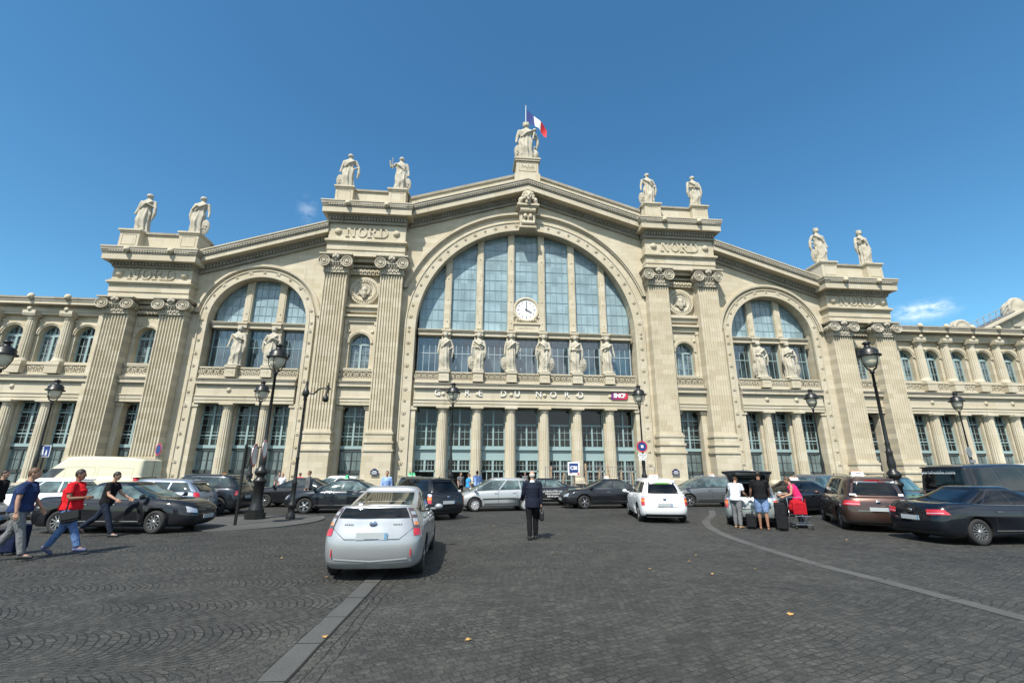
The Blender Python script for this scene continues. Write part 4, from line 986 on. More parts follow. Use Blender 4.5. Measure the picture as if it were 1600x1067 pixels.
    if extra == 'horn':
        m = MB(); m.tube([(.9*k, -.75*k, zb+3.4*k), (1.15*k, -.8*k, zb+4.2*k), (1.2*k, -.75*k, zb+5.1*k)], [.1*k, .22*k, .32*k], 10)
        for i in range(7): m.ball((1.2*k+.2*k*cos(i), -.78*k+.2*k*sin(i), zb+(5.2+.05*i)*k), .14*k, 6, 5)
        m.build('horn_of_plenty', STATUE, E_)
    if extra == 'eagle':
        m = MB(); m.ball((1.5*k, -.3*k, zb+1.15*k), (.42*k, .5*k, .95*k)); m.ball((1.35*k, -.5*k, zb+2.35*k), (.22*k, .3*k, .3*k)); m.ball((1.35*k, -.85*k, zb+2.3*k), (.07*k, .16*k, .07*k)); m.tube([(1.4*k, -.35*k, zb+1.7*k), (1.35*k, -.4*k, zb+2.3*k)], [.3*k, .2*k], 8)
        m.ball((1.85*k, .0, zb+1.0*k), (.2*k, .45*k, 1.0*k)); m.build('eagle', STATUE, E_)
        m = MB(); m.tube([(1.0*k, -.7*k, zb+3.9*k), (1.25*k, -.7*k, zb+5.3*k)], [.14*k, .18*k], 8); m.ball((1.28*k, -.7*k, zb+5.7*k), (.34*k, .3*k, .28*k)); m.build('scroll', STATUE, E_)
    return E_
zi, zo = 24+2.3+6.86+2.6+.01, 17.95+1.9+5.86+2.6+.01
gr = 'stone statues standing along the roofline'
xci, xco = (24.88+15.48)/2, (48.45+39.72)/2
statue((0, -.1, 41.99), 6.4, 'topmost and largest roof statue, crowned woman with shield and eagle under the flag', gr, 3, 'down', 'hip', 'l', crown=True, extra='eagle', name='roof_statue', wx=1.45)
statue((-xci-3.3, -.5, zi), 5.5, 'roof statue with shield at its left foot, outer of the pair left of the gable', gr, 4, 'down', 'hip', 'l', crown=False, name='roof_statue')
statue((-xci+3.3, -.5, zi), 5.5, 'roof statue raising one hand, standing next to the left slope of the central gable', gr, 5, 'up', 'down', 'r', crown=False, extra='staff', name='roof_statue')
statue((-xco-2.9, -.5, zo), 5.45, 'roof statue wrapped in a slanting cloak, leftmost figure on the roofline', gr, 6, 'down', 'chest', None, crown=False, name='roof_statue')
statue((-xco+3.3, -.5, zo), 5.45, 'roof statue leaning on a tall oval shield, second from the left end of the roofline', gr, 7, 'chest', 'down', 'r', lean=.3, crown=False, name='roof_statue')
statue((xci-3.3, -.5, zi), 5.3, 'roof statue with a shield beside it, next to the right slope of the central gable', gr, 8, 'down', 'hip', 'l', crown=False, name='roof_statue')
statue((xci+3.3, -.5, zi), 5.3, 'roof statue with folded arms and long robe, outer of the pair right of the gable', gr, 9, 'fold', 'fold', None, crown=False, name='roof_statue')
statue((xco-3.3, -.5, zo), 5.4, 'roof statue with a round shield, second from the right end of the roofline', gr, 10, 'hip', 'down', 'l', crown=True, name='roof_statue')
statue((xco+3.3, -.5, zo), 5.4, 'roof statue twisting to one side, rightmost figure on the roofline', gr, 11, 'chest', 'down', None, lean=-.35, crown=True, name='roof_statue')
gb = 'stone statues standing in front of the great arched window'
LB = ['in a long robe, leftmost of the six under the great arch', 'lifting a bundle, second from the left under the great arch', 'holding fruit beside a shield, just left of the clock axis',
      'with one hand on its hip, just right of the clock axis', 'with folded arms, second from the right under the great arch', 'raising a hand to its chin, rightmost of the six under the great arch']
PO = [('down', 'hip', None, None), ('fold', 'chest', 'l', None), ('down', 'out', 'l', 'horn'), ('hip', 'fold', 'r', None), ('fold', 'fold', 'r', None), ('chest', 'down', None, None)]
for i, x in enumerate(CXS):
    statue((x, -.18, 12.36), 4.75, 'balcony statue '+LB[i], gb, 20+i, PO[i][0], PO[i][1], PO[i][2], crown=True, extra=PO[i][3], name='balcony_statue', wx=1.16)
for i, (x, po, lb) in enumerate(((-33.95, ('down', 'chest', None), 'balcony statue in a long cloak, left one in the left side arch'), (-30.05, ('hip', 'chest', None), 'balcony statue with hand on hip, right one in the left side arch behind the lamp'),
        (30.05, ('fold', 'hip', 'l'), 'balcony statue with shield at its knee, left one in the right side arch'), (33.95, ('chest', 'fold', 'r'), 'balcony statue holding its robe, right one in the right side arch'))):
    statue((x, -.18, 12.36), 4.75, lb, 'stone statues standing in the side arches', 30+i, po[0], po[1], po[2], crown=i != 2, name='balcony_statue')

# ------------------------------------------------------------ lamps and posts
LGLASS = pm('lamp_glass', (.62, .57, .44), .3, spec=.4); LGLASS.node_tree.nodes['Principled BSDF'].inputs['Transmission Weight'].default_value = 0
def street_lamp(loc, H, big, label, group, rz=0):
    E_ = empty('street_lamp', loc, rz, label, 'street lamp', group); mb = MB(); s = 1.
    if big:
        mb.vprism([(.36*cos(2*pi*i/8+.39), .36*sin(2*pi*i/8+.39)) for i in range(8)], -.1, .22); mb.vprism([(.29*cos(2*pi*i/8+.39), .29*sin(2*pi*i/8+.39)) for i in range(8)], .22, .34)
        mb.lathe((0, 0, 0), [(.27, .34), (.22, .5), (.19, .6), (.185, 1.28), (.24, 1.34), (.25, 1.42), (.17, 1.48), (.14, 1.56), (.22, 1.64), (.25, 1.72), (.20, 1.82), (.12, 1.9), (.13, 2.0), (.145, 2.15), (.12, 2.32), (.105, 2.5), (.13, 2.56), (.09, 2.62), (.08, 2.8), (.095, 2.86), (.07, 2.95), (.05, H-1.32), (.085, H-1.3), (.085, H-1.2), (.04, H-1.17)], 12)
        hr = 1.
    else:
        mb.lathe((0, 0, 0), [(.22, -.1), (.22, .25), (.17, .35), (.14, .45), (.13, 1.1), (.18, 1.18), (.18, 1.26), (.11, 1.34), (.15, 1.5), (.17, 1.6), (.10, 1.72), (.09, 2.0), (.11, 2.3), (.08, 2.55), (.055, 2.8), (.04, H-1.4), (.07, H-1.36), (.07, H-1.24), (.04, H-1.2)], 12)
        hr = 1.0
    mb.build('post', IRON, E_)
    z0 = H-1.18*hr
    mb = MB()
    for i in range(2):
        q = 1 if i else -1; mb.tube([(0, 0, z0-.04), (q*.2*hr, 0, z0+.07), (q*.34*hr, 0, z0+.32*hr), (q*.37*hr, 0, z0+.58*hr)], [.03, .02, .017, .02], 6)
        mb.tube([(0, 0, z0-.04), (0, q*.2*hr, z0+.07), (0, q*.34*hr, z0+.32*hr), (0, q*.37*hr, z0+.58*hr)], [.03, .02, .017, .02], 6)
    mb.build('lantern_cradle', IRON, E_)
    mb = MB(); mb.lathe((0, 0, z0), [(.06, .10*hr), (.19*hr, .17*hr), (.28*hr, .36*hr), (.315*hr, .6*hr)], 16); mb.build('lantern_glass', LGLASS, E_)
    mb = MB(); mb.lathe((0, 0, z0), [(.29*hr, .58*hr), (.42*hr, .56*hr), (.42*hr, .61*hr), (.33*hr, .66*hr), (.34*hr, .78*hr), (.26*hr, .88*hr), (.12*hr, .93*hr), (.10*hr, 1.05*hr), (.15*hr, 1.08*hr), (.15*hr, 1.13*hr), (.09*hr, 1.16*hr), (.03, 1.19*hr)], 16); mb.build('lantern_cap', IRON, E_)
    return E_
gl = 'row of street lamps along the station front'
LL = ['street lamp beside the blue pedestrian sign, leftmost of its row', 'street lamp half hidden behind the tall lamp post on the island, second of its row', 'street lamp in front of the station name lettering, left of the entrance columns',
      'street lamp carrying the round no stopping sign, right of the entrance columns', 'street lamp before the right side arch, behind the luggage group', 'street lamp with a round grey sign back, in front of the right wing']
LAMPS = []
def at(px, py, y):
    v = pixdir(px, py); t = (y-CAM_Y)/v.y; return Vector((CAM_X+v.x*t, y, CAM_Z+v.z*t))
LY = -27.
for i, (px, py) in enumerate(((91, 593), (412, 595), (709, 598), (997, 602), (1265, 608), (1491, 613))):
    p = at(px, py, LY); LAMPS.append(street_lamp((p.x, LY, gz(LY)), p.z-gz(LY), False, LL[i], gl))
bx, by = pxg(393.6, 813)
street_lamp((-14.78, -34.4, gz(-34.4)+.04), 6.43-gz(-34.4)+.0, True, 'tall black lamp post with a wide octagonal foot on the traffic island', 'tall cast iron lamp posts of the square')
street_lamp((9.25, -37.2, gz(-37.2)), 6.5-gz(-37.2), True, 'tall black lamp post rising between the brown minivan and the dark sedan', 'tall cast iron lamp posts of the square')
street_lamp((-25.3, -34.3, gz(-34.3)), 6.35-gz(-34.3), True, 'tall black lamp post cut off by the left edge of the photo', 'tall cast iron lamp posts of the square')
# hooked post
hp = empty('hooked_lamp_post', (-13.46, -34.43, gz(-34.43)+.04), 0, 'slim dark post with a curved arm and small hanging lamp on the island', 'lamp post')
mb = MB(); mb.lathe((0, 0, 0), [(.17, 0), (.17, .12), (.12, .2), (.12, .42), (.16, .46), (.13, .55), (.09, .62), (.085, 1.25), (.11, 1.3), (.07, 1.4), (.06, 2.2), (.08, 2.25), (.055, 2.3), (.045, 4.5), (.075, 4.55), (.06, 4.65), (.12, 4.75), (.14, 4.85), (.10, 4.97), (.05, 5.05), (.05, 5.25), (.02, 5.35)], 12); mb.build('post', IRON, hp)
mb = MB(); mb.tube([tuple(p) for p in catmull([(.08, 0, 4.85), (.3, 0, 4.8), (.48, 0, 4.98), (.68, 0, 5.05), (.86, 0, 5.0)], 5)], .035, 6); mb.tube([(.86, 0, 4.85), (.86, 0, 5.28)], [.05, .015], 6); mb.ball((.86, 0, 5.12), .06); mb.ball((.93, 0, 5.02), .05); mb.build('arm', IRON, hp)
mb = MB(); mb.tube([(.84, 0, 4.86), (.82, 0, 4.72)], .03, 6); mb.lathe((.81, 0, 4.48), [(.07, 0), (.12, .06), (.13, .16), (.08, .24), (.04, .27)], 10); mb.build('hanging_lamp', IRON, hp)
# sign posts
RED = pm('sign_red', (.45, .02, .03), .4); BLUE = pm('sign_blue', (.014, .04, .17), .4); SWH = pm('sign_white', (.72, .72, .72), .4); SGR = pm('sign_back_grey', (.28, .29, .30), .45, .5)
def disc(name, c, r, rz, mats, parent, front=None):
    """round sign standing vertically; rz turns its face"""
    R1 = Matrix.Rotation(rz, 3, 'Z') @ Matrix.Rotation(pi/2, 3, 'X'); mb = MB(); mb.lathe(c, [(r, -.012), (r, .012)], 28, 1, False, R1)
    mb.lathe(c, [(r*1.0, .012), (r*1.0, .017)], 28, 0, False, R1)
    if front:
        for k, (rr, mi) in enumerate(front): mb.lathe(c, [(r*rr, .017+k*.004), (r*rr, .021+k*.004)], 28, mi, False, R1)
    return mb.build(name, mats, parent)
sp = empty('sign_post', (-14.5, -36.5, gz(-36.5)+.04), 0, 'leaning black post with three round traffic signs seen edge on, on the island', 'traffic sign')
mb = MB(); mb.tube([(0, 0, 0), (-.02, 0, 2.65)], .05, 10); mb.build('post', IRON, sp)
disc('round_sign', Vector((.12, -.1, 2.2)), .38, radians(-52), [IRON, IRON, RED], sp)
disc('round_sign', Vector((.30, -.0, 2.28)), .40, radians(100), [RED, SGR, SWH], sp, [(.82, 2)])
disc('round_sign', Vector((.50, .25, 2.5)), .34, radians(100), [RED, SGR, SWH], sp, [(.82, 2)])
mb = MB(); mb.tube([(-.0, 0, 2.35), (.38, .3, 2.6)], .025, 6); mb.build('sign_bracket', IRON, sp)
# no stopping sign on the fourth lamp
def nostop(E_, z, yy, r, rz=0, name='no_stopping_sign', lab='round blue and red no stopping sign on the lamp post'):
    o = disc('no_stopping_sign', Vector((0, yy, z)), r, rz, [RED, SGR, BLUE, SWH], None, [(.80, 2)])
    return o
p = at(1003, 697.5, LY-.3); x, y = p.x, p.y
o = disc('no_stopping_sign', p, .32, 0, [RED, SGR, BLUE, SWH], None, [(.78, 2)]); tag(o, 'round blue sign with a red rim on the lamp right of the entrance columns', 'traffic sign')
mb = MB(); mb.box(x-.07, x+.08, y-.035, y-.024, p.z-.07, p.z+.08, 0); mb.build('sign_symbol', SWH, o)
E_ = empty('sub_plates', (x, y+.03, p.z-.65), 0, 'small white plates with arrow and text under the round blue sign', 'sign plate')
mb = MB(); mb.box(-.25, .25, -.02, .02, .08, .25, 0); mb.box(-.2, .2, -.024, -.02, .13, .15, 1); mb.box(-.2, .2, -.024, -.02, .185, .205, 1)
mb.box(-.22, .22, -.02, .02, -.12, .05, 0); mb.box(-.17, .17, -.024, -.02, -.05, -.025, 1); mb.prism([(.17, -.08), (.17, .0), (.21, -.04)], -.024, -.02, 1); mb.build('plate', [SWH, BLACK], E_)
p = at(69, 704.5, LY+.1); R_ = empty('pedestrian_sign', (p.x, p.y, gz(LY)), 0, 'square blue pedestrian zone sign with two white figures beside the leftmost lamp', 'traffic sign'); hz = p.z-gz(LY)
mb = MB(); mb.box(-.27, .27, -.012, .012, -.27, .27, 0); mb.box(-.295, .295, -.008, .018, -.295, .295, 1); o = mb.build('sign_panel', [BLUE, SWH], R_); o.location = (0, 0, hz)
mb = MB()
for cx_, s_ in ((-.07, .45), (.13, .28)):
    b0 = -.22; mb.box(cx_-.12*s_, cx_+.12*s_, -.02, -.012, b0+.35*s_, b0+.75*s_); mb.box(cx_-.16*s_, cx_-.02*s_, -.02, -.012, b0, b0+.36*s_); mb.box(cx_+.04*s_, cx_+.16*s_, -.02, -.012, b0+.02, b0+.36*s_); mb.lathe((cx_, -.01, b0+.88*s_), [(.1*s_, 0), (.1*s_, .012)], 12, 0, False, Matrix.Rotation(pi/2, 3, 'X'))
o = mb.build('sign_symbol', SWH, R_); o.location = (0, 0, hz)
mb = MB(); mb.tube([(0, .05, 0), (0, .05, hz+.3)], .04, 8); mb.build('post', IRON, R_)
p = at(248, 702, -24); E_ = empty('round_traffic_sign', (p.x, p.y, gz(p.y)), 0, 'round red rimmed traffic sign rising behind the cream van', 'traffic sign')
disc('round_sign', Vector((0, 0, p.z-gz(p.y))), .36, radians(-35), [RED, SGR, BLUE], E_, [(.78, 2)]); mb = MB(); mb.tube([(0.02, .09, 0), (0.02, .09, p.z-gz(p.y))], .035, 8); mb.build('post', SGR, E_)
p = at(1514, 706, -28.5); E_ = empty('round_traffic_sign', (p.x, p.y, gz(p.y)), 0, 'round traffic sign showing its grey back in front of the right wing', 'traffic sign')
disc('round_sign', Vector((0, 0, p.z-gz(p.y))), .30, radians(20), [SGR, SGR], E_); mb = MB(); mb.tube([(0.02, .09, 0), (0.02, .09, p.z-gz(p.y))], .035, 8); mb.box(-.05, .3, .0, .03, p.z-gz(p.y)-.62, p.z-gz(p.y)-.45); mb.build('post', SGR, E_)
# street name plaques on the pilaster bases
for x, s_ in ((-17., 'left'), (20.3-3.3, 'right')):
    pxx = 585 if s_ == 'left' else 1056; v = pixdir(pxx, 737); t = (-1.66-CAM_Y)/v.y; X_, Z_ = CAM_X+v.x*t, CAM_Z+v.z*t
    mb = MB(); pts = [(-.42, -.3), (.42, -.3), (.42, .14), (.25, .18)]+[(.25*cos(pi*k/8), .18+.17*sin(pi*k/8)) for k in range(1, 8)]+[(-.25, .18), (-.42, .14)]
    mb.prism([(X_+a, Z_+b) for a, b in pts], -1.70, -1.63, 0); mb.box(X_-.3, X_+.3, -1.715, -1.70, Z_-.1, Z_-.04, 1); mb.box(X_-.2, X_+.2, -1.715, -1.70, Z_+.04, Z_+.1, 1); mb.box(X_-.25, X_+.25, -1.715, -1.70, Z_-.22, Z_-.17, 1)
    o = mb.build('street_name_plaque', [pm('plaque_blue', (.01, .02, .07), .4), SWH]); tag(o, 'blue street name plaque on the pilaster base '+s_+' of the great arch', 'plaque')
# works fence with the company board in front of the right entrance columns
v = pixdir(896, 731); ty = -5.; t = (ty-CAM_Y)/v.y; X_, Z_ = CAM_X+v.x*t, CAM_Z+v.z*t
fe = empty('works_fence', (0, 0, 0), 0, 'grey mesh works fence with wooden boards before the right entrance columns', 'fence')
FM = pm('fence_steel', (.30, .29, .28), .5, .6); WD = pm('raw_wood', (.36, .25, .15), .8)
zb_ = gz(-5)+.1; p0, p1 = X_-3.0, X_+8.8
mb = MB(); xx = p0
while xx < p1:
    xe = min(xx+2.9, p1)
    for x in (xx, xe): mb.tube([(x, -5, zb_), (x, -5, zb_+2.25)], .035, 6)
    for z in (zb_+.15, zb_+1.2, zb_+2.2): mb.tube([(xx, -5, z), (xe, -5, z)], .025, 6)
    k = xx+.2
    while k < xe: mb.box(k-.008, k+.008, -5.008, -4.992, zb_+.15, zb_+2.2); k += .2
    xx = xe+.1
mb.build('mesh_panel', FM, fe)
for i in range(9):
    mb = MB(); x = p0+.6+i*1.27; hgt = rnd.uniform(1.4, 2.6); tl = rnd.uniform(-.15, .15); mb.obox((x+tl*.6, -4.7, zb_+hgt/2), (.09, 0, 0), (0, .03, 0), (tl, 0, hgt/2)); mb.build('wooden_board', WD, fe)
o = MB(); o.box(X_-.62, X_+.62, -5.12, -5.06, Z_-.72, Z_+.62, 0); o.box(X_-.47, X_+.47, -5.14, -5.12, Z_-.45, Z_+.48, 1); text_mb(o, 'CBI', .5, (X_, -5.15, Z_-.0), .02, 0, .02)
o.box(X_+.38, X_+.58, -5.145, -5.12, Z_-.66, Z_-.5, 2); o.box(X_-.47, X_-.2, -5.145, -5.12, Z_-.52, Z_-.48, 2)
tag(o.build('company_board', [SWH, BLUE, RED]), 'white square board with a blue CBI panel hung on the works fence', 'board')
# small glass canopy corner by the right wing and roof works beyond it
v = pixdir(1590, 727); ty = -3.; t = (ty-CAM_Y)/v.y; X_, Z_ = CAM_X+v.x*t, CAM_Z+v.z*t
E_ = empty('glass_canopy', (X_, -3, Z_), 0, 'thin pale glass canopy against the right wing behind the black minibus', 'canopy')
mb = MB(); mb.obox((4.5, 0, .25), (6, 0, .25), (0, 2.2, 0), (0, 0, .05)); mb.build('roof_plate', pm('canopy_grey', (.45, .46, .44), .5), E_); mb = MB()
for xx in (-1, 4, 9): mb.tube([(xx, -1.5, .05+.04*xx), (xx, -1.5, gz(-3)-Z_)], .07, 8)
mb.build('support', SGR, E_)
# ------------------------------------------------------------ roof beyond the right wing
def far(px, py, y):
    v = pixdir(px, py); t = (y-CAM_Y)/v.y; return Vector((CAM_X+v.x*t, y, CAM_Z+v.z*t))
a = far(1522, 515, 20); b = far(1605, 474, 20); slope = (b.z-a.z)/(b.x-a.x)
E_ = empty('annex_building', (a.x, 20, 0), 0, 'stone gable of a farther building with roof railing, above the right wing', 'building')
mb = MB(); L_ = 26; pts = [(-4, -20), (L_*2, -20), (L_*2, -2), (L_, L_*slope), (-4, -4*slope)]
z0 = a.z
mb.prism([(x, z0+z-.9) for x, z in pts], .2, 1.2); mb.build('gable_wall', STONE2, E_)
mb = MB(); fz = lambda x: z0+x*slope
shear_box(mb, -4, L_, -1.0, .2, fz, -.9, -.45, 0); shear_box(mb, -4, L_, -.5, .2, fz, -1.3, -.9, 0); shear_box(mb, -4, L_, -.2, 1.4, fz, -.45, -.1, 1); mb.build('gable_cornice', [STONE2, ZINC], E_)
mb = MB()
for k in range(18):
    x = -3.5+k*1.5; mb.tube([(x, -.1, fz(x)-.3), (x, -.1, fz(x)+1.5)], .07, 6)
for dz in (.7, 1.45): mb.tube([(-3.5, -.1, fz(-3.5)+dz), (22, -.1, fz(22)+dz)], .06, 6)
mb.build('roof_railing', pm('railing_grey', (.26, .27, .27), .6), E_)
p = far(1583, 490, 21); mb = MB(); q = p-Vector((a.x, 20, 0))
mb.ball((q.x, q.y, q.z), (2.1, 1.5, 2.6), 14, 9); mb.ball((q.x-1.9, q.y-.3, q.z-.2), (.9, .8, 2.), 10, 7); mb.ball((q.x+.3, q.y-.6, q.z+1.3), (1.7, 1., 1.5), 12, 8)
for k in range(14): mb.ball((q.x+1.9*cos(pi*k/13), q.y-.9, q.z+.6+2.0*sin(pi*k/13)), (.45, .4, .45), 8, 6)
mb.box(q.x-2.2, q.x+2.4, q.y-1, q.y+1, q.z-3.2, q.z-1.6)
remesh(mb, .25, 'palmette_ornament', STATUE, E_, 1)
p = far(1497, 512, 14); mb = MB(); mb.ball((0, 0, 0), (1.75, 1, 1.7), 14, 9); mb.box(-2., 2., -1, 1, -2.6, -.6)
for k in range(9): mb.ball((1.5*cos(pi*k/8), -.7, 1.45*sin(pi*k/8)), (.3, .3, .3), 8, 6)
o = remesh(mb, .2, 'palmette_ornament', STATUE, None, 1); o.location = p-Vector((0, 0, .4)); tag(o, 'small carved stone palmette peeking over the cornice of the right wing', 'ornament')
# ------------------------------------------------------------ vehicles
RUB = pm('tyre_rubber', (.018, .018, .018), .85); WELL = pm('wheel_well', (.006, .006, .006), .95); CHROME = pm('chrome', (.62, .62, .62), .16, 1.)
RIM = pm('alloy', (.46, .46, .47), .3, .85); RIMD = pm('alloy_dark', (.025, .025, .027), .5, .3); CAP = pm('hub_cap', (.5, .5, .51), .4, .3)
def glass_mat(name, c):
    m = pm(name, c, .03, spec=.7, coat=.15); t = NT(m); n = t.noise(t.coord(), 2.2, 3, .5); t.l(t.ramp(n, [(.4, tuple(x*.5 for x in c)), (.65, tuple(x*2.2 for x in c))]), t.b.inputs['Base Color']); return m
CGL = glass_mat('car_glass', (.018, .024, .024)); CGD = glass_mat('tinted_car_glass', (.003, .0035, .004)); CGD.node_tree.nodes['Principled BSDF'].inputs['Specular IOR Level'].default_value = .35; CGI = glass_mat('car_glass_bright', (.05, .075, .075))
PLAS = pm('black_plastic', (.02, .02, .02), .55); TRED = pm('tail_lamp_red', (.50, .012, .02), .12, spec=.8, coat=1.); TCLR = pm('clear_lamp', (.55, .55, .56), .1, .4, coat=1.); TORG = pm('amber_lamp', (.75, .22, .02), .15, coat=1.)
LEDR = pm('lamp_segment', (.10, .07, .07), .2, coat=1.); HLAMP = pm('headlamp', (.45, .47, .5), .08, .5, coat=1.); PLATE = pm('number_plate', (.36, .39, .40), .45); PLB = pm('plate_blue', (.12, .26, .42), .45); BADGE = pm('badge', (.25, .3, .42), .2, .8); SEAM = pm('panel_gap', (.008, .008, .008), .9)
TAXI = pm('taxi_light', (.75, .75, .72), .4); TAXG = pm('taxi_light_green', (.1, .55, .25), .4); WTX = pm('sticker_white', (.7, .7, .7), .5)
def paint(name, c, metal=.0, rough=.28):
    m = pm(name, c, rough if metal else .5, metal, spec=.12, coat=1.); t = NT(m); n = t.noise(t.coord(), 260, 2, .6); r = t.noise(t.coord(), 1.6, 4, .6)
    col = t.mixc(.1 if metal else .03, c, t.ramp(n, [(.3, (.5, .5, .5)), (.7, (1.5, 1.5, 1.5))]), 'MULTIPLY'); t.l(col, t.b.inputs['Base Color'])
    t.l(t.ramp(r, [(.3, (m.node_tree.nodes['Principled BSDF'].inputs['Roughness'].default_value*.85,)*3), (.7, (m.node_tree.nodes['Principled BSDF'].inputs['Roughness'].default_value*1.25,)*3)]), t.b.inputs['Roughness']); return m
P_SIL = paint('silver_paint', (.38, .395, .405), .5, .34); P_WHT = paint('white_paint', (.72, .73, .73)); P_BLK = paint('black_paint', (.008, .009, .012)); P_NVY = paint('navy_paint', (.005, .007, .012), .1)
P_BRN = paint('brown_paint', (.075, .045, .036), .5, .34); P_GRY = paint('grey_paint', (.13, .14, .145), .5, .34); P_DGR = paint('dark_grey_paint', (.018, .022, .027), .3); P_CRM = paint('cream_paint', (.60, .56, .40)); P_LBL = paint('silver_blue_paint', (.22, .265, .33), .5, .34); P_SIL2 = paint('pale_silver_paint', (.42, .44, .44), .5, .36)
P_TAX = paint('silver_green_paint', (.38, .43, .42), .5, .36)
def lerp_tab(tab, x):
    if x <= tab[0][0]: return tab[0][1]
    for (a, b) in zip(tab[:-1], tab[1:]):
        if x <= b[0]:
            t = (x-a[0])/(b[0]-a[0]); t2 = t*t*(3-2*t)*.5+t*.5; return a[1]+(b[1]-a[1])*t2
    return tab[-1][1]
# local frame: +x front, origin on the ground under the middle of the wheelbase
TYPES = {
 'liftback': dict(L=4.46, W=1.745, H=1.49, wb=2.70, rear=.85, tp=.13, top=[(-2.2, 1.20), (-1.9, 1.19), (-1.2, 1.05), (.2, .97), (.9, .93), (1.4, .88), (2.0, .76), (2.3, .66)], gr=(-2.02, -.30), gf=(1.62, .25), rz=1.49, tumble=.20, rr=.315, nb=5.5, rearcurve=.5),
 'mpv': dict(L=4.62, W=1.775, H=1.575, wb=2.78, rear=.87, top=[(-2.3, 1.0), (-1.7, 1.05), (.5, 1.0), (1.1, .96), (1.6, .90), (2.1, .80), (2.4, .70)], gr=(-2.12, -1.72), gf=(1.72, .55), rz=1.575, tumble=.19, rr=.32, nb=6, rearcurve=.3),
 'sedan': dict(L=4.84, W=1.82, H=1.46, wb=2.78, rear=1.02, top=[(-2.45, .93), (-2.3, 1.0), (-1.6, 1.02), (-.8, .98), (.8, .97), (1.3, .95), (1.8, .91), (2.2, .84), (2.5, .74)], gr=(-1.75, -.85), gf=(1.28, .30), rz=1.46, tumble=.22, rr=.325, nb=5.5, rearcurve=.4),
 'compact': dict(L=3.86, W=1.67, H=1.52, wb=2.45, rear=.68, top=[(-1.95, .95), (-1.5, 1.0), (.3, .96), (.9, .93), (1.3, .88), (1.7, .80), (2.0, .70)], gr=(-1.78, -1.35), gf=(1.48, .35), rz=1.52, tumble=.20, rr=.30, nb=5, rearcurve=.4),
 'minivan': dict(L=4.85, W=1.90, H=1.73, wb=2.92, rear=.98, top=[(-2.4, 1.08), (-1.7, 1.1), (.7, 1.04), (1.3, 1.0), (1.7, .92), (2.1, .82), (2.45, .7)], gr=(-2.32, -2.12), gf=(1.75, .65), rz=1.72, tumble=.19, rr=.335, nb=7, rearcurve=.2),
 'suv': dict(L=4.45, W=1.86, H=1.66, wb=2.70, rear=.86, top=[(-2.2, 1.08), (-1.7, 1.12), (.5, 1.06), (1.0, 1.02), (1.5, .98), (1.9, .9), (2.2, .74)], gr=(-2.08, -1.72), gf=(1.30, .35), rz=1.66, tumble=.18, rr=.36, nb=6, rearcurve=.3),
 'estate': dict(L=4.75, W=1.82, H=1.50, wb=2.73, rear=1.0, top=[(-2.4, .98), (-1.8, 1.02), (.5, .97), (1.1, .94), (1.7, .89), (2.1, .82), (2.4, .72)], gr=(-2.25, -1.78), gf=(1.35, .30), rz=1.50, tumble=.20, rr=.32, nb=6, rearcurve=.3),
 'van': dict(L=5.55, W=2.05, H=2.52, wb=3.2, rear=1.15, top=[(-2.8, 1.5), (1.5, 1.42), (2.0, 1.25), (2.4, 1.08), (2.7, .85)], gr=(-2.74, -2.70), gf=(2.05, .95), rz=2.5, tumble=.10, rr=.34, nb=11, rearcurve=.05),
 'minibus': dict(L=5.1, W=1.95, H=2.16, wb=3.2, rear=.95, top=[(-2.6, 1.2), (1.0, 1.17), (1.6, 1.06), (2.1, .92), (2.5, .78)], gr=(-2.52, -2.46), gf=(2.0, 1.05), rz=2.14, tumble=.11, rr=.33, nb=10, rearcurve=.08),
}
_cache = {}
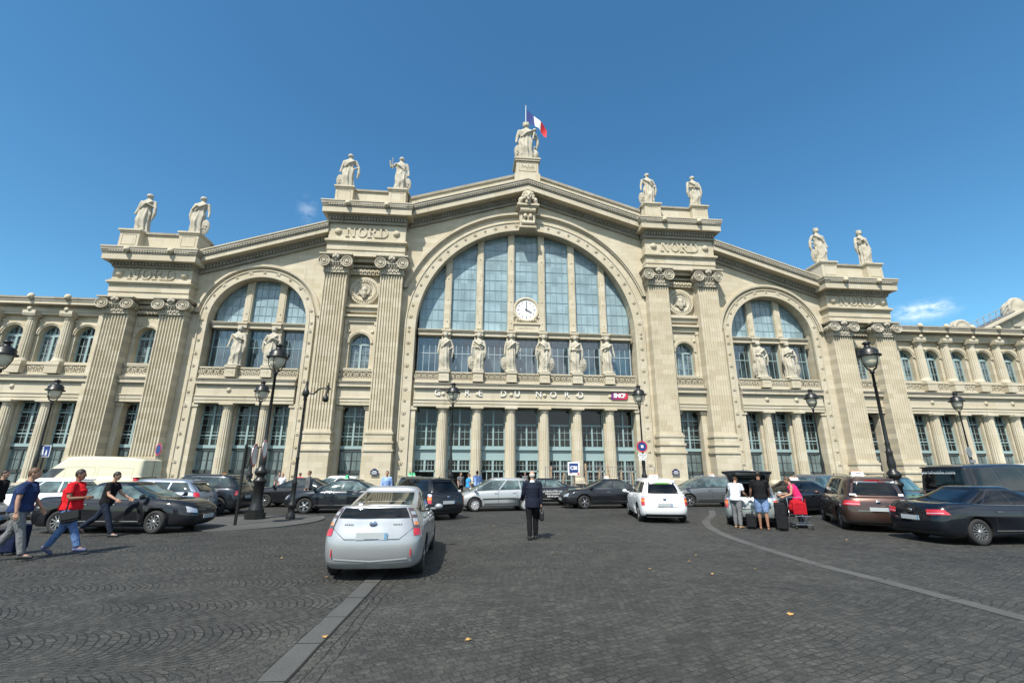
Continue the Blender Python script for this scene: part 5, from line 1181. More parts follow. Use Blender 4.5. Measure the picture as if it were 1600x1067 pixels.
class Shape:
    def __init__(s, T):
        s.T = T; s.xr = -T['L']/2-( T['rear']-(T['L']-T['wb'])/2)*0; s.L = T['L']
        s.x0 = -(T['wb']/2+T['rear']); s.x1 = s.x0+T['L']; s.W = T['W']/2; s.zb = .20; s.n = 6.5
    def ztop(s, x): return lerp_tab(s.T['top'], x)
    # lower body ring at height fraction v: ends and half width
    def ring(s, v):
        e0 = [(0, .16), (.12, .05), (.3, .0), (.5, .0), (.62, .015), (.8, .04), (.93, .09), (1., .16)] if not s.T.get('tp') else [(0, .12), (.12, .04), (.3, 0), (.45, .0), (.55, .04), (.75, .10), (.93, .16), (1., .20)]
        e1 = [(0, .20), (.12, .07), (.3, .0), (.5, .0), (.7, .03), (.85, .09), (1., .24)]
        w = [(0, .10), (.06, .035), (.25, .01), (.5, .0), (.72, .006), (.86, .03), (.95, .07), (1., .115)]
        return s.x0+lerp_tab(e0, v), s.x1-lerp_tab(e1, v), s.W-lerp_tab(w, v)
    def pt(s, th, v, inset=1.):
        a0, a1, b = s.ring(v); xc = (a0+a1)/2; a = (a1-a0)/2; c, sn = cos(th), sin(th)
        n = 8.5 if c < 0 else 4.2
        x = xc+a*inset*(abs(c)**(2/n))*(1 if c > 0 else -1); y = b*inset*(abs(sn)**(2/n))*(1 if sn > 0 else -1)
        # plan bulge of the ends: fascias bow outward in the middle
        q = (x-xc)/a; tp = s.T.get('tp', .0)
        if tp and x < -.6 and v > .5: y *= 1-tp*min(1, (-.6-x)/1.3)*((v-.5)/.5)**1.2
        if q < -.9: x += .07*(abs(y)/b)**2*(-q-.9)/.1
        zt = s.ztop(min(max(x, s.x0+.05), s.x1-.05)); z = s.zb+(zt-s.zb)*v
        return Vector((x, y, z))
    def side(s, x, v, sg, off=.0):
        a0, a1, b = s.ring(v); xc = (a0+a1)/2; a = (a1-a0)/2; q = (x-xc)/a; n = 8.5 if q < 0 else 4.2
        y = b*(max(0, 1-abs(q)**n))**(1/n); z = s.zb+(s.ztop(x)-s.zb)*v; return Vector((x, sg*(y+off), z))
    def th_y(s, f, rear=True):      # theta on the rear/front fascia for y fraction f
        n = 8.5 if rear else 4.2; sn = abs(f)**(n/2); t = math.asin(min(1, sn))*(1 if f > 0 else -1); return pi-t if rear else t
    # greenhouse
    def groof(s, v):
        T = s.T; rb, rt = T['gr']; fb, ft = T['gf']; k = v
        xr = rb+(rt-rb)*(k**(1.15 if T['rearcurve'] > .35 else 1.3)); xf = fb+(ft-fb)*(k**1.12)
        b = s.W-.10-T['tumble']*(k**1.25)-.0; return xr, xf, b
    def gz_(s, x, v):
        z0 = s.ztop(x)-.03; zr = s.T['rz']-.09-.045*max(0, abs(x+.15)/1.6)**2; return z0+(zr-z0)*v
    def gpt(s, th, v, inset=1.):
        xr, xf, b = s.groof(min(v, 1)); xc = (xr+xf)/2; a = (xf-xr)/2; n = s.T['nb']; c, sn = cos(th), sin(th)
        x = xc+a*inset*(abs(c)**(2/n))*(1 if c > 0 else -1); y = b*inset*(abs(sn)**(2/n))*(1 if sn > 0 else -1)
        z = s.gz_(x, v)
        return Vector((x, y*s.gt(x), z))
    def gt(s, x): return 1-(.13 if s.T.get('tp') else 0)*min(1, max(0, (-.5-x)/1.4))
    def gside(s, x, v, sg, off=.004):
        xr, xf, b = s.groof(v); xc = (xr+xf)/2; a = (xf-xr)/2; q = (x-xc)/a; n = s.T['nb']
        y = b*(max(0, 1-min(1, abs(q))**n))**(1/n); return Vector((x, sg*(y*s.gt(x)+off), s.gz_(x, v)))
    def gend(s, f, v, front, off=.004):
        xr, xf, b = s.groof(v); xc = (xr+xf)/2; a = (xf-xr)/2; n = s.T['nb']; e = (max(0, 1-abs(f)**n))**(1/n)
        x = xc+(a*e+off)*(1 if front else -1); return Vector((x, b*f*s.gt(x), s.gz_(x, v)+off*.5))
def grid_patch(mb, P, nu, nv, mi=0, sm=True, flip=False, rnd_=.12):
    """P(u,v) patch with rounded corners (u,v in 0..1)"""
    vs = []
    for i in range(nu+1):
        for j in range(nv+1): vs.append(P(i/nu, j/nv))
    fs = []
    for i in range(nu):
        for j in range(nv):
            q = (i*(nv+1)+j, (i+1)*(nv+1)+j, (i+1)*(nv+1)+j+1, i*(nv+1)+j+1); fs.append(q[::-1] if flip else q)
    mb.add(vs, fs, mi, sm)
def strip(mb, pts, wv, mi=0, off=Vector((0, 0, 0))):
    vs = []
    for p in pts: p = Vector(p)+off; vs += [p-Vector(wv), p+Vector(wv)]
    mb.add(vs, [(2*i, 2*i+2, 2*i+3, 2*i+1) for i in range(len(pts)-1)], mi)
def body_mesh(key, tailgate_open=False):
    if (key, tailgate_open) in _cache: return _cache[(key, tailgate_open)]
    T = TYPES[key]; S = Shape(T); mb = MB(); N_ = 88; ths = []
    for k in range(N_): ths.append(2*pi*k/N_+.0003)
    vs = []; V = [0, .03, .07, .13, .2, .3, .42, .5, .58, .64, .72, .8, .87, .92, .96, .985, 1.]
    for v in V:
        for th in ths: vs.append(S.pt(th, v))
    for k, ins in enumerate((.97, .9, .75, .5, .22)):
        for th in ths:
            p = S.pt(th, 1., ins); p.z += .03*(1-ins**2)+.012; vs.append(p)
    nl = len(V)+5; fs = []
    for k in range(nl-1):
        for i in range(N_): j = (i+1) % N_; fs.append((k*N_+i, k*N_+j, (k+1)*N_+j, (k+1)*N_+i))
    mb.add(vs, fs, 0, True); mb.add([vs[i] for i in range(N_)], [tuple(range(N_-1, -1, -1))]); o = (nl-1)*N_; mb.add([vs[o+i] for i in range(N_)], [tuple(range(N_))])
    me = mb.mesh('tmp', [BLACK, WELL]); bmm = bmesh.new(); bmm.from_mesh(me); bmesh.ops.remove_doubles(bmm, verts=bmm.verts, dist=.0004); bmm.to_mesh(me); bmm.free()
    ob = bpy.data.objects.new('tmp', me); COL.objects.link(ob)
    cut = MB(); R_ = Matrix.Rotation(pi/2, 3, 'X'); r = T['rr']+.045
    for x in (-T['wb']/2, T['wb']/2):
        for sg in (-1, 1): cut.lathe((x, sg*(S.W-.1), T['rr']+.015), [(r, -.24), (r, .30)] , 32, 1, True, R_)
    cme = cut.mesh('cut', [BLACK, WELL]); co = bpy.data.objects.new('cut', cme); COL.objects.link(co)
    bo = ob.modifiers.new('b', 'BOOLEAN'); bo.operation = 'DIFFERENCE'; bo.solver = 'EXACT'; bo.object = co
    dg = bpy.context.evaluated_depsgraph_get(); m2 = bpy.data.meshes.new_from_object(ob.evaluated_get(dg))
    V2 = [tuple(v.co) for v in m2.vertices]; out = MB(); F0 = []; 
    for p in m2.polygons:
        c = p.center; well = False
        for x in (-T['wb']/2, T['wb']/2):
            d = sqrt((c.x-x)**2+(c.z-T['rr']-.015)**2)
            if d < r+.012 and abs(c.y) < S.W+.05: 
                if abs((Vector((c.x-x, 0, c.z-T['rr']-.015)).normalized()).dot(p.normal)) > .7 or (abs(p.normal.y) > .9 and abs(c.y) < S.W-.2): well = True
        if p.normal.z < -.8 and c.z < .3: well = True
        F0.append((tuple(p.vertices), 1 if well else (2 if c.z < .27 else 0)))
    for f, m in F0: out.f.append(f); out.m.append(m); out.s.append(m != 1)
    out.v = V2
    bpy.data.objects.remove(ob); bpy.data.objects.remove(co)
    # greenhouse shell
    vs = []; GV = [-.02, .0, .1, .25, .45, .65, .82, .93, 1.]
    for v in GV:
        for th in ths: vs.append(S.gpt(th, max(v, 0)))
    for k, ins in enumerate((.985, .955, .9, .8, .6, .35, .12)):
        for th in ths:
            p = S.gpt(th, 1., ins); q = S.gpt(th, 1., 1.); p.z = S.gz_(p.x, 1.)+ .09*(1-ins**7)**.8 ; vs.append(p)
    nl = len(GV)+7; fs = []
    for k in range(nl-1):
        for i in range(N_):
            j = (i+1) % N_
            if tailgate_open and k < len(GV)-2 and pi*.80 < ths[i] < pi*1.20: continue
            fs.append((k*N_+i, k*N_+j, (k+1)*N_+j, (k+1)*N_+i))
    out.add(vs, fs, 0, True); o = (nl-1)*N_; out.add([vs[o+i] for i in range(N_)], [tuple(range(N_))])
    _cache[(key, tailgate_open)] = (out, S); return _cache[(key, tailgate_open)]
def wheel(parent, x, y, r, sg, style, steer=0):
    w = bpy.data.objects.new('wheel', None); 
    R_ = Matrix.Rotation(-sg*pi/2, 3, 'X') @ Matrix.Rotation(0, 3, 'Z')
    mb = MB(); mb.lathe((0, 0, 0), [(r*.66, -.1), (r*.9, -.105), (r*.985, -.08), (r, -.03), (r, .03), (r*.985, .08), (r*.9, .105), (r*.68, .10), (r*.66, .08)], 28, 0, True, R_, cap=False)
    me = mb.mesh('tyre', RUB); w = bpy.data.objects.new('wheel', me); COL.objects.link(w); w.parent = parent; w.location = (x, y, r); w.rotation_euler = (0, 0, steer)
    mb = MB(); mb.lathe((0, 0, 0), [(r*.67, .0), (r*.67, .09), (r*.63, .095), (r*.60, .06), (r*.58, .02), (.02, .02)], 28, 1, True, R_, cap=False)
    ns = {'five': 5, 'ten': 10, 'multi': 14, 'cap': 9}[style]; mi = 0
    for k in range(ns):
        a = 2*pi*k/ns+.2; d = R_ @ Vector((cos(a), sin(a), 0)); p = R_ @ Vector((-sin(a), cos(a), 0)); ax = R_ @ Vector((0, 0, 1))
        wd = r*{'five': .115, 'ten': .045, 'multi': .03, 'cap': .1}[style]; mb.obox(d*r*.36+ax*.075, d*r*.28, ax*.014, p*wd, 0)
    mb.lathe((0, 0, 0), [(r*.17, .05), (r*.17, .095), (.02, .1)], 12, 0, True, R_); mb.lathe((0, 0, 0), [(r*.6, .09), (r*.66, .093), (r*.66, .088)], 28, 0, True, R_, cap=False)
    mb.build('rim', [CAP if style == 'cap' else RIM, RIMD if style != 'cap' else CAP], w)
    return w
def car(key, name, label, cat, x, y, ang, col, glass=None, wheels='ten', roof=None, tail='std', group=None, steer=0, opengate=False, rails=False, seams=True, front=True, rearwin=None, extra=None):
    """x,y centre of the wheelbase, ang heading in degrees"""
    T = TYPES[key]; M0, S = body_mesh(key, opengate); glass = glass or CGL; z = gz(y)
    E_ = empty(name, (x, y, z), radians(ang), label, cat, group)
    # pitch/roll so that the wheels follow the sloping square
    hx, hy = cos(radians(ang)), sin(radians(ang)); nrm = Vector((0, SLOPE, 1)).normalized(); fwd = Vector((hx, hy, -SLOPE*hy)).normalized(); lf = nrm.cross(fwd)
    E_.rotation_euler = Matrix((fwd, lf, nrm)).transposed().to_euler()
    mb = MB(); mb.v = list(M0.v); mb.f = list(M0.f); mb.m = list(M0.m); mb.s = list(M0.s); mb.build('body', [col, WELL, PLAS if key in ('suv', 'van') else col], E_)
    W_ = S.W; lng = T['L']; gr, gf = T['gr'], T['gf']
    # side windows
    van = key in ('van',)
    for sg in (-1, 1):
        spans = []
        xa, xb = gr[0], gf[0]
        def frac(x_, lo, hi): return lo+(hi-lo)*x_
        # lines between pillars given as (x at belt, x at roof)
        def pil(f): return (gr[0]+(gf[0]-gr[0])*f, gr[1]+(gf[1]-gr[1])*f)
        if key == 'van': cuts = [(.83, .985)]
        elif key == 'minibus': cuts = [(.03, .33), (.35, .70), (.73, .96)]
        elif key == 'sedan': cuts = [(.10, .20), (.225, .525), (.555, .955)]
        elif key == 'liftback': cuts = [(.09, .24), (.265, .56), (.59, .95)]
        elif key in ('mpv', 'minivan', 'estate'): cuts = [(.07, .31), (.335, .61), (.64, .955)]
        else: cuts = [(.08, .22), (.245, .56), (.59, .955)]
        for a, b in cuts:
            A, B = pil(a), pil(b)
            if b > .9 and not van: B = (B[0], B[1]-.03)
            v0, v1 = (.10, .93)
            if key == 'minibus': v0 = .06
            if key == 'van': v0, v1 = .0, .5; A = (A[0]-.2, A[0]-.1) if 0 else A
            def P(u, v):
                v_ = v0+(v1-v0)*v; xa_ = A[0]+(A[1]-A[0])*v_; xb_ = B[0]+(B[1]-B[0])*v_
                cut = .025*(1-min(1, 4*min(u, 1-u)))*0
                if key == 'van': xb_ = S.groof(v_)[1]-.12
                return S.gside(xa_+(xb_-xa_)*u, v_, sg)
            mb = MB(); grid_patch(mb, P, 8, 6, 0, True, sg < 0); mb.build('side_window', glass, E_)
        # chrome or black trim line under the windows
        if key != 'van':
            mb = MB(); xs = [gr[0]+.12+(gf[0]-gr[0]-.24)*k/16 for k in range(17)]
            strip(mb, [S.gside(q, .075, sg, .008) for q in xs], (0, 0, .011)); mb.build('window_trim', CHROME if key in ('sedan', 'minivan') else PLAS, E_)
        # door gaps and handles
        if seams:
            mb = MB(); lines = {'van': [.28, .5, .80], 'minibus': [.35, .72]}.get(key, [.30, .575, .93])
            for f in lines:
                xx = gr[0]+(gf[0]-gr[0])*f
                strip(mb, [S.side(xx+(.0 if f > .4 else -.05*(1-k/8)), .13+.86*k/8, sg, .003) for k in range(9)], (.006, 0, 0))
            xl, xr = gr[0]+(gf[0]-gr[0])*lines[0], gr[0]+(gf[0]-gr[0])*lines[-1]
            strip(mb, [S.side(xl+(xr-xl)*k/12, .13, sg, .003) for k in range(13)], (0, 0, .006)); mb.build('door_gap', SEAM, E_)
            for f in ((.34, .61) if key not in ('van', 'minibus') else (.74,)):
                xx = gr[0]+(gf[0]-gr[0])*f; p = S.side(xx, .80, sg, .018); mb = MB(); mb.obox(p, (.085, 0, 0), (0, .012, 0), (0, 0, .014)); mb.build('door_handle', CHROME if key in ('sedan', 'minivan') else col, E_)
            mb = MB(); strip(mb, [S.side(-T['wb']/2+.45+(T['wb']-.9)*k/10, .20, sg, .012) for k in range(11)], (0, 0, .014)); mb.build('sill_trim', CHROME if key == 'sedan' else PLAS, E_)
        # mirror
        xm = gf[0]-.28 if key not in ('van', 'minibus') else gf[0]-.15; p = S.side(xm, 1., sg, -.02); zz = S.ztop(xm)+(.06 if key != 'van' else .25)
        mb = MB(); mb.ball((xm-.02, sg*(W_+.06), zz+.02), (.065, .105, .07), 10, 7); mb.obox((xm+.02, sg*(W_-.04), zz-.02), (.04, 0, 0), (0, .1, 0), (0, 0, .02)); mb.build('wing_mirror', col if key not in ('suv', 'van') else PLAS, E_)
        for xw in (-T['wb']/2, T['wb']/2): wheel(E_, xw, sg*(W_-.125), T['rr'], sg, wheels, steer if xw > 0 else 0)
    # windscreen and rear window
    mb = MB(); grid_patch(mb, lambda u, v: S.gend((-.86+1.72*u), .06+.88*v, True), 12, 6, 0, True); mb.build('windscreen', glass, E_)
    if not opengate and key != 'van':
        vl = {'liftback': .0}.get(key, .10)
        mb = MB(); grid_patch(mb, lambda u, v: S.gend((-.84+1.68*u)*(1-.0*v), vl+(.93-vl)*v, False), 12, 8, 0, True, True); mb.build('rear_window', rearwin or glass, E_)
        if key == 'liftback':    # dark lower window panel and spoiler bar of the split tailgate
            mb = MB(); grid_patch(mb, lambda u, v: S.pt(S.th_y(-.77+1.54*u), .81+.165*v)+Vector((-.012, 0, 0.006)), 12, 4, 0, True, False); mb.build('lower_rear_window', CGD, E_)
            mb = MB(); pts = [S.gend(-.84+1.68*k/14, .05, False, .02) for k in range(15)]
            mb.tube([p+Vector((-.0, 0, .0)) for p in pts], .018, 6); mb.build('rear_spoiler', col, E_)
            mb = MB(); p = S.gend(-.35, .1, False, .02); q = S.gend(-.05, .16, False, .02); mb.tube([p, q], .009, 5); mb.build('rear_wiper', PLAS, E_)
        elif key != 'sedan':
            mb = MB(); pts = [S.gend(-.85+1.7*k/12, .98, False, .05) for k in range(13)]; mb.tube([p+Vector((-.04, 0, .02)) for p in pts], .03, 6); mb.build('rear_spoiler', col, E_)
            mb = MB(); p = S.gend(-.05, .13, False, .018); q = S.gend(.5, .22, False, .018); mb.tube([p, q], .009, 5); mb.build('rear_wiper', PLAS, E_)
    # tail lamps wrap the rear corners
    vr = {'std': (.66, .86), 'tall': (.52, .93), 'wide': (.68, .84), 'high': (.70, .97), 'liftback': (.53, .975)}[tail]
    fi = {'std': .66, 'tall': .80, 'wide': .50, 'high': .76, 'liftback': .80}[tail]
    for sg in (-1, 1):
        t0 = S.th_y(sg*fi); t1 = pi-sg*(.80 if tail != 'wide' else .95)
        def P(u, v): 
            vv = vr[0]+(vr[1]-vr[0])*v; p = S.pt(t0+(t1-t0)*u*(1-.25*v if tail in ('std', 'wide') else 1), vv); q = S.pt(t0+(t1-t0)*u, vv, 1.006); d = (p-Vector((p.x*.9, 0, p.z))); return p+Vector((-.012 if p.x < S.x0+.25 else 0, sg*.008, 0))
        mb = MB(); m2 = 8
        for i in range(8):
            for j in range(8):
                a = [P(i/8, j/8), P((i+1)/8, j/8), P((i+1)/8, (j+1)/8), P(i/8, (j+1)/8)]
                if tail == 'liftback': mi = 0 if j < 2 else (2 if j == 3 and 1 < i < 6 else 3 if j in (2, 5, 7) or i in (0, 7) else 1)
                elif tail == 'tall': mi = 0 if j < 3 else (2 if j < 5 else (0 if j == 5 else 1))
                elif tail == 'high': mi = 0 if j > 1 else 1
                else: mi = 1 if (j in (2,) and i < 6) else 0
                mb.add(a, [(0, 1, 2, 3) if sg < 0 else (3, 2, 1, 0)], mi, False)
        mb.build('tail_lamp', [TRED, TCLR, TORG, LEDR], E_)
        t0 = S.th_y(sg*.52, False); t1 = sg*.62
        mb = MB(); grid_patch(mb, lambda u, v: S.pt(t0+(t1-t0)*u, .62+(.17+.08*u)*v)+Vector((.012, sg*.008, 0)), 8, 4, 0, True, sg < 0); mb.build('headlamp', HLAMP, E_)
    # grille, plates, bumper lines
    mb = MB(); grid_patch(mb, lambda u, v: S.pt(S.th_y(-.42+.84*u, False), .60+.13*v)+Vector((.012, 0, 0)), 8, 3, 0, True); grid_patch(mb, lambda u, v: S.pt(S.th_y(-.6+1.2*u, False), .13+.2*v)+Vector((.012, 0, 0)), 8, 3, 0, True); mb.build('grille', PLAS, E_)
    for rear in (True, False):
        p = S.pt(S.th_y(0.001, rear), (.53 if key == 'liftback' else .56) if rear else .42); sgn = -1 if rear else 1; mb = MB(); mb.obox(p+Vector((sgn*.02, 0, 0)), (.008, 0, 0), (0, .26, 0), (0, 0, .057), 0); mb.obox(p+Vector((sgn*.0225, -sgn*-.235, 0)), (.007, 0, 0), (0, .022, 0), (0, 0, .05), 1); mb.build('number_plate', [PLATE, PLB], E_)
    mb = MB(); grid_patch(mb, lambda u, v: S.pt(S.th_y(-.82+1.64*u), .04+.11*v)+Vector((-.012, 0, 0)), 10, 3, 0, True, True); mb.build('rear_diffuser', col if key == 'liftback' else PLAS, E_)
    if seams and key != 'van':
        mb = MB(); vb = .48
        strip(mb, [S.pt(S.th_y(-.93+1.86*k/14), (vb-.0 if abs(k-7) < 5 else vb+.08*(abs(k-7)-4)))+Vector((-.006, 0, 0)) for k in range(15)], (0, 0, .005)); mb.build('tailgate_gap', SEAM, E_)
        if key == 'liftback':
            mb = MB()
            for sg in (-1, 1): p = S.pt(S.th_y(sg*.77), .26); mb.obox(p+Vector((-.012, 0, 0)), (.006, 0, 0), (0, .008, 0), (0, 0, .06))
            mb.build('reflector', TRED, E_)
            mb = MB(); strip(mb, [S.pt(S.th_y(-.72+1.44*k/14), .17-.035*(1-abs(k-7)/7))+Vector((-.02, 0, 0)) for k in range(15)], (0, 0, .012)); mb.build('bumper_crease', col, E_)
    bz = {'liftback': .72, 'sedan': .80}.get(key, .80); p = S.pt(S.th_y(.001), bz); mb = MB(); mb.ball(p+Vector((-.012, 0, 0)), (.012, .068, .048), 14, 8); mb.build('badge', BADGE if key in ('liftback', 'mpv') else CHROME, E_)
    if key in ('liftback', 'mpv'):
        mb = MB()
        for c0, n_ in ((.50, 5), (-.50, 5)):
            for k in range(n_): q = S.pt(S.th_y(c0+(k-2)*.038), bz-.01); mb.obox(q+Vector((-.008, 0, 0)), (.003, 0, 0), (0, .010, 0), (0, 0, .009))
        mb.build('badge_lettering', CHROME, E_)
    if key == 'minivan': mb = MB(); strip(mb, [S.pt(S.th_y(-.6+1.2*k/10), .50)+Vector((-.02, 0, 0)) for k in range(11)], (0, 0, .012)); mb.build('tailgate_strip', CHROME, E_)
    if rails:
        for sg in (-1, 1):
            mb = MB(); x0_, x1_ = gr[1]+.15, gf[1]-.1; pts = []
            for k in range(11):
                q = x0_+(x1_-x0_)*k/10; p = S.gside(q, 1., sg, -.09); pts.append(p+Vector((0, 0, .09+(.045 if 0 < k < 10 else .0))))
            mb.tube(pts, .017, 6); mb.build('roof_rail', CHROME if rails == 'chrome' else PLAS, E_)
    zr = T['rz']+.0
    if roof in ('taxi', 'green'):
        mb = MB(); mb.prism([(-.08, 0), (.08, 0), (.055, .12), (-.055, .12)], -.17, .17, 0); mb.box(-.10, .10, -.22, .22, -.02, .015, 1)
        for q in (-.12, 0, .12): mb.ball((0, q, .14), (.03, .03, .025), 8, 5, 2)
        o = mb.build('taxi_roof_light', [TAXI if roof == 'taxi' else TAXG, SWH, TAXG if roof == 'green' else TORG], E_); o.location = ((gr[1]+gf[1])/2+.15, 0, zr+.0)
        mb = MB(); text_mb(mb, 'TAXI', .09, (0, 0, 0), .004, 0, .002, rot=Matrix.Rotation(-pi/2, 3, 'Z') @ Matrix.Rotation(pi/2, 3, 'X')); o = mb.build('taxi_lettering', BLACK, E_); o.location = ((gr[1]+gf[1])/2+.15-.072, 0, zr+.062)
    if key in ('liftback', 'mpv', 'compact', 'estate'):
        mb = MB(); mb.tube([(gr[1]+.25, 0, zr-.03), (gr[1]+.08, 0, zr+.14)], .006, 5); mb.ball((gr[1]+.25, 0, zr-.01), (.05, .02, .03), 8, 5); mb.build('aerial', PLAS, E_)
    return E_, S
R90 = radians(90)
# --- the silver liftback in the foreground
hero, HS = car('liftback', 'liftback_car', 'silver liftback car seen from behind, nearest car in the middle of the square', 'car', -8.33, -42.88, 90.5, P_SIL, wheels='ten', tail='liftback', rearwin=glass_mat('rear_glass', (.012, .015, .012)))
mb = MB(); q = HS.gend(.62, .42, False, .008); mb.obox(q, (.018, 0, .014), (0, .035, 0), (-.003, 0, .004)); mb.build('window_sticker', WTX, hero)
mb = MB(); mb.lathe((-1.95, .52, .22), [(.03, 0), (.03, .12)], 10, 0, True, Matrix.Rotation(R90, 3, 'Y')); mb.build('exhaust', CHROME, hero)
# --- middle
wx, WS = car('mpv', 'taxi', 'white taxi seen from behind with a roof light, right of the suited man', 'taxi', .92, -34.45, 79, P_WHT, CGD, 'ten', 'taxi', 'tall')
mb = MB()
for f, w_ in ((-.5, .1), (-.22, .13), (.12, .15), (.5, .12)):
    q = WS.gend(f, .87, False, .008); mb.obox(q, (.003, 0, .004), (0, w_, 0), (.005, 0, .014), 1 if f in (.12, -.22) else 0)
q = WS.gend(-.72, .18, False, .008); mb.obox(q, (.003, 0, .004), (0, .09, 0), (.005, 0, .02), 0)
mb.build('window_sticker', [WTX, pm('sticker_green', (.2, .6, .1), .5)], wx)
c3, CS = car('compact', 'compact_car', 'silver compact car in side view, behind the suited man', 'car', -5.30, -30.2, 189, P_SIL2, CGI, 'cap', None, 'tall', steer=.1)
for sg in (-1, 1): mb = MB(); strip(mb, [CS.side(-.75+1.6*k/10, .48, sg, .012) for k in range(11)], (0, 0, .028)); mb.build('side_moulding', PLAS, c3)
dm, DS = car('mpv', 'taxi', 'black taxi seen from behind just beyond the silver liftback car', 'taxi', -8.7, -33.1, 124, P_BLK, CGD, 'ten', None, 'tall')
mb = MB(); q = DS.gend(-.75, .14, False, .008); mb.obox(q, (.003, 0, .004), (0, .1, 0), (.005, 0, .022), 0); mb.build('window_sticker', WTX, dm)
bs, BS_ = car('sedan', 'sedan_car', 'black sedan with white lettering on its door, between silver compact and suited man', 'car', -2.6, -26.6, 180, P_BLK, CGI, 'ten', None, 'std')
mb = MB()
for k, tx in enumerate(('LA REVOLUTION DES', 'TAXIS PARISIENS', 'DEPUIS 2014')):
    text_mb(mb, tx, .115, (0, 0, 0), .004, 0, .002); n0 = getattr(mb, '_n0', 0)
    for i in range(n0, len(mb.v)): p = mb.v[i]; mb.v[i] = (p[0], p[1], p[2]-k*.13)
    mb._n0 = len(mb.v)
o = mb.build('door_lettering', WTX, bs); o.rotation_euler = (0, 0, pi); sd = BS_.side(-.75, .6, 1, .012); o.location = (-.55, sd.y, .75)
mb = MB(); mb.lathe((0, 0, 0), [(.09, 0), (.09, .004)], 16, 0, False, Matrix.Rotation(pi/2, 3, 'X')); o = mb.build('door_emblem', TRED, bs); o.rotation_euler = (0, 0, pi); o.location = (.32, BS_.side(.32, .6, 1, .012).y, .70)
car('sedan', 'sedan_car', 'glossy black sedan facing left, its nose left of the white taxi', 'car', .52, -28.85, 183, P_BLK, CGL, 'five', 'taxi', 'std', steer=.2)
car('mpv', 'taxi', 'grey people carrier taxi in side view, right of the white taxi', 'taxi', 6.6, -27.95, 180, P_GRY, CGI, 'five', 'taxi', 'tall', rails='chrome')
# --- right: luggage group
tx, TS = car('mpv', 'taxi', 'pale silver taxi with its tailgate wide open, being loaded with luggage', 'taxi', 4.28, -36.02, 56, P_TAX, CGI, 'ten', None, 'tall', opengate=True)
mb = MB()   # open boot: dark interior, lifted tailgate
xr, xf, bb = TS.groof(.5)
mb.box(-1.2, -1.15, -bb+.08, bb-.08, .75, 1.4); mb.box(-2.1, -1.15, -bb+.1, bb-.1, .96, 1.075); mb.build('boot_interior', WELL, tx)
mb = MB(); P0 = Vector((TS.groof(1)[0]+.02, 0, 1.52)); d = Vector((-1.12, 0, .34)); d.normalize(); up = Vector((-.3, 0, -1)).normalized()
vs = []
nT = 10
for i in range(nT+1):
    f = -1+2*i/nT
    for j in range(7):
        t = j/6; wdt = .66+.12*t; sag = .10*sin(t*pi)+.02; p = P0+d*(1.15*t-.06*f*f*t)+Vector((0, f*wdt, sag*.9-.03*f*f)); vs.append(p)
for i in range(nT+1):
    f = -1+2*i/nT
    for j in range(7):
        t = j/6; wdt = .64+.12*t; sag = .10*sin(t*pi)+.02; p = P0+d*(1.13*t-.06*f*f*t)+Vector((0, f*wdt*.99, sag*.9-.03*f*f-.07)); vs.append(p)
n7 = 7; o2 = (nT+1)*7; fs = []
for i in range(nT):
    for j in range(6): fs.append((i*n7+j, (i+1)*n7+j, (i+1)*n7+j+1, i*n7+j+1)); fs.append((o2+i*n7+j, o2+i*n7+j+1, o2+(i+1)*n7+j+1, o2+(i+1)*n7+j))
for i in range(nT): fs.append((i*n7+6, (i+1)*n7+6, o2+(i+1)*n7+6, o2+i*n7+6))
for j in range(6): fs.append((j, j+1, o2+j+1, o2+j)); fs.append((nT*n7+j, o2+nT*n7+j, o2+nT*n7+j+1, nT*n7+j+1))
mb.add(vs, fs, 0, True); tg = mb.build('open_tailgate', P_DGR, tx)
mb = MB(); mb.obox(P0+d*.42+Vector((0, 0, .015)), d*.30, (0, .50, 0), (0, 0, .008)); mb.build('tailgate_window', CGI, tg)
mb = MB(); mb.obox(P0+d*.95+Vector((0, 0, -.05)), d*.12, (0, .34, 0), (0, 0, .012)); mb.build('number_plate_recess', PLATE, tg)
car('sedan', 'sedan_car', 'black car behind the luggage group, mostly hidden by the silver taxi', 'car', 8.2, -33.0, 200, P_BLK, CGD, 'five', 'taxi', 'std')
car('minivan', 'minivan', 'dark grey minivan facing the camera between luggage cart and brown minivan', 'car', 10.9, -30.6, 205, P_GRY, CGI, 'five', None, 'std')
br, BRS = car('minivan', 'minivan', 'brown minivan taxi seen from behind with glowing red tail lamps', 'taxi', 7.36, -37.5, 61, P_BRN, CGD, 'five', 'taxi', 'wide', rails='chrome')
mb = MB()
for f, w_, mi in ((-.62, .16, 0), (-.3, .14, 1), (0.05, .18, 0), (.42, .2, 0), (.62, .08, 1)):
    q = BRS.gend(f, .9, False, .008); mb.obox(q, (.003, 0, .004), (0, w_, 0), (.005, 0, .018), mi)
q = BRS.gend(0, .97, False, .012); mb.obox(q, (.003, 0, .004), (0, .2, 0), (.005, 0, .022), 1)
q = BRS.gend(-.74, .14, False, .008); mb.obox(q, (.003, 0, .004), (0, .1, 0), (.005, 0, .025), 0); q = BRS.gend(.68, .14, False, .008); mb.obox(q, (.003, 0, .004), (0, .13, 0), (.005, 0, .018), 0)
mb.build('window_sticker', [WTX, TRED], br)
car('sedan', 'sedan_car', 'dark navy sedan at the right edge, driving out of the photo', 'car', 7.97, -41.25, 0, P_NVY, CGD, 'multi', None, 'wide')
mbz, MS_ = car('minibus', 'minibus', 'black minibus with tinted windows and white lettering at the right edge', 'minibus', 12.65, -37.75, 10, P_BLK, CGD, 'five', None, 'high')
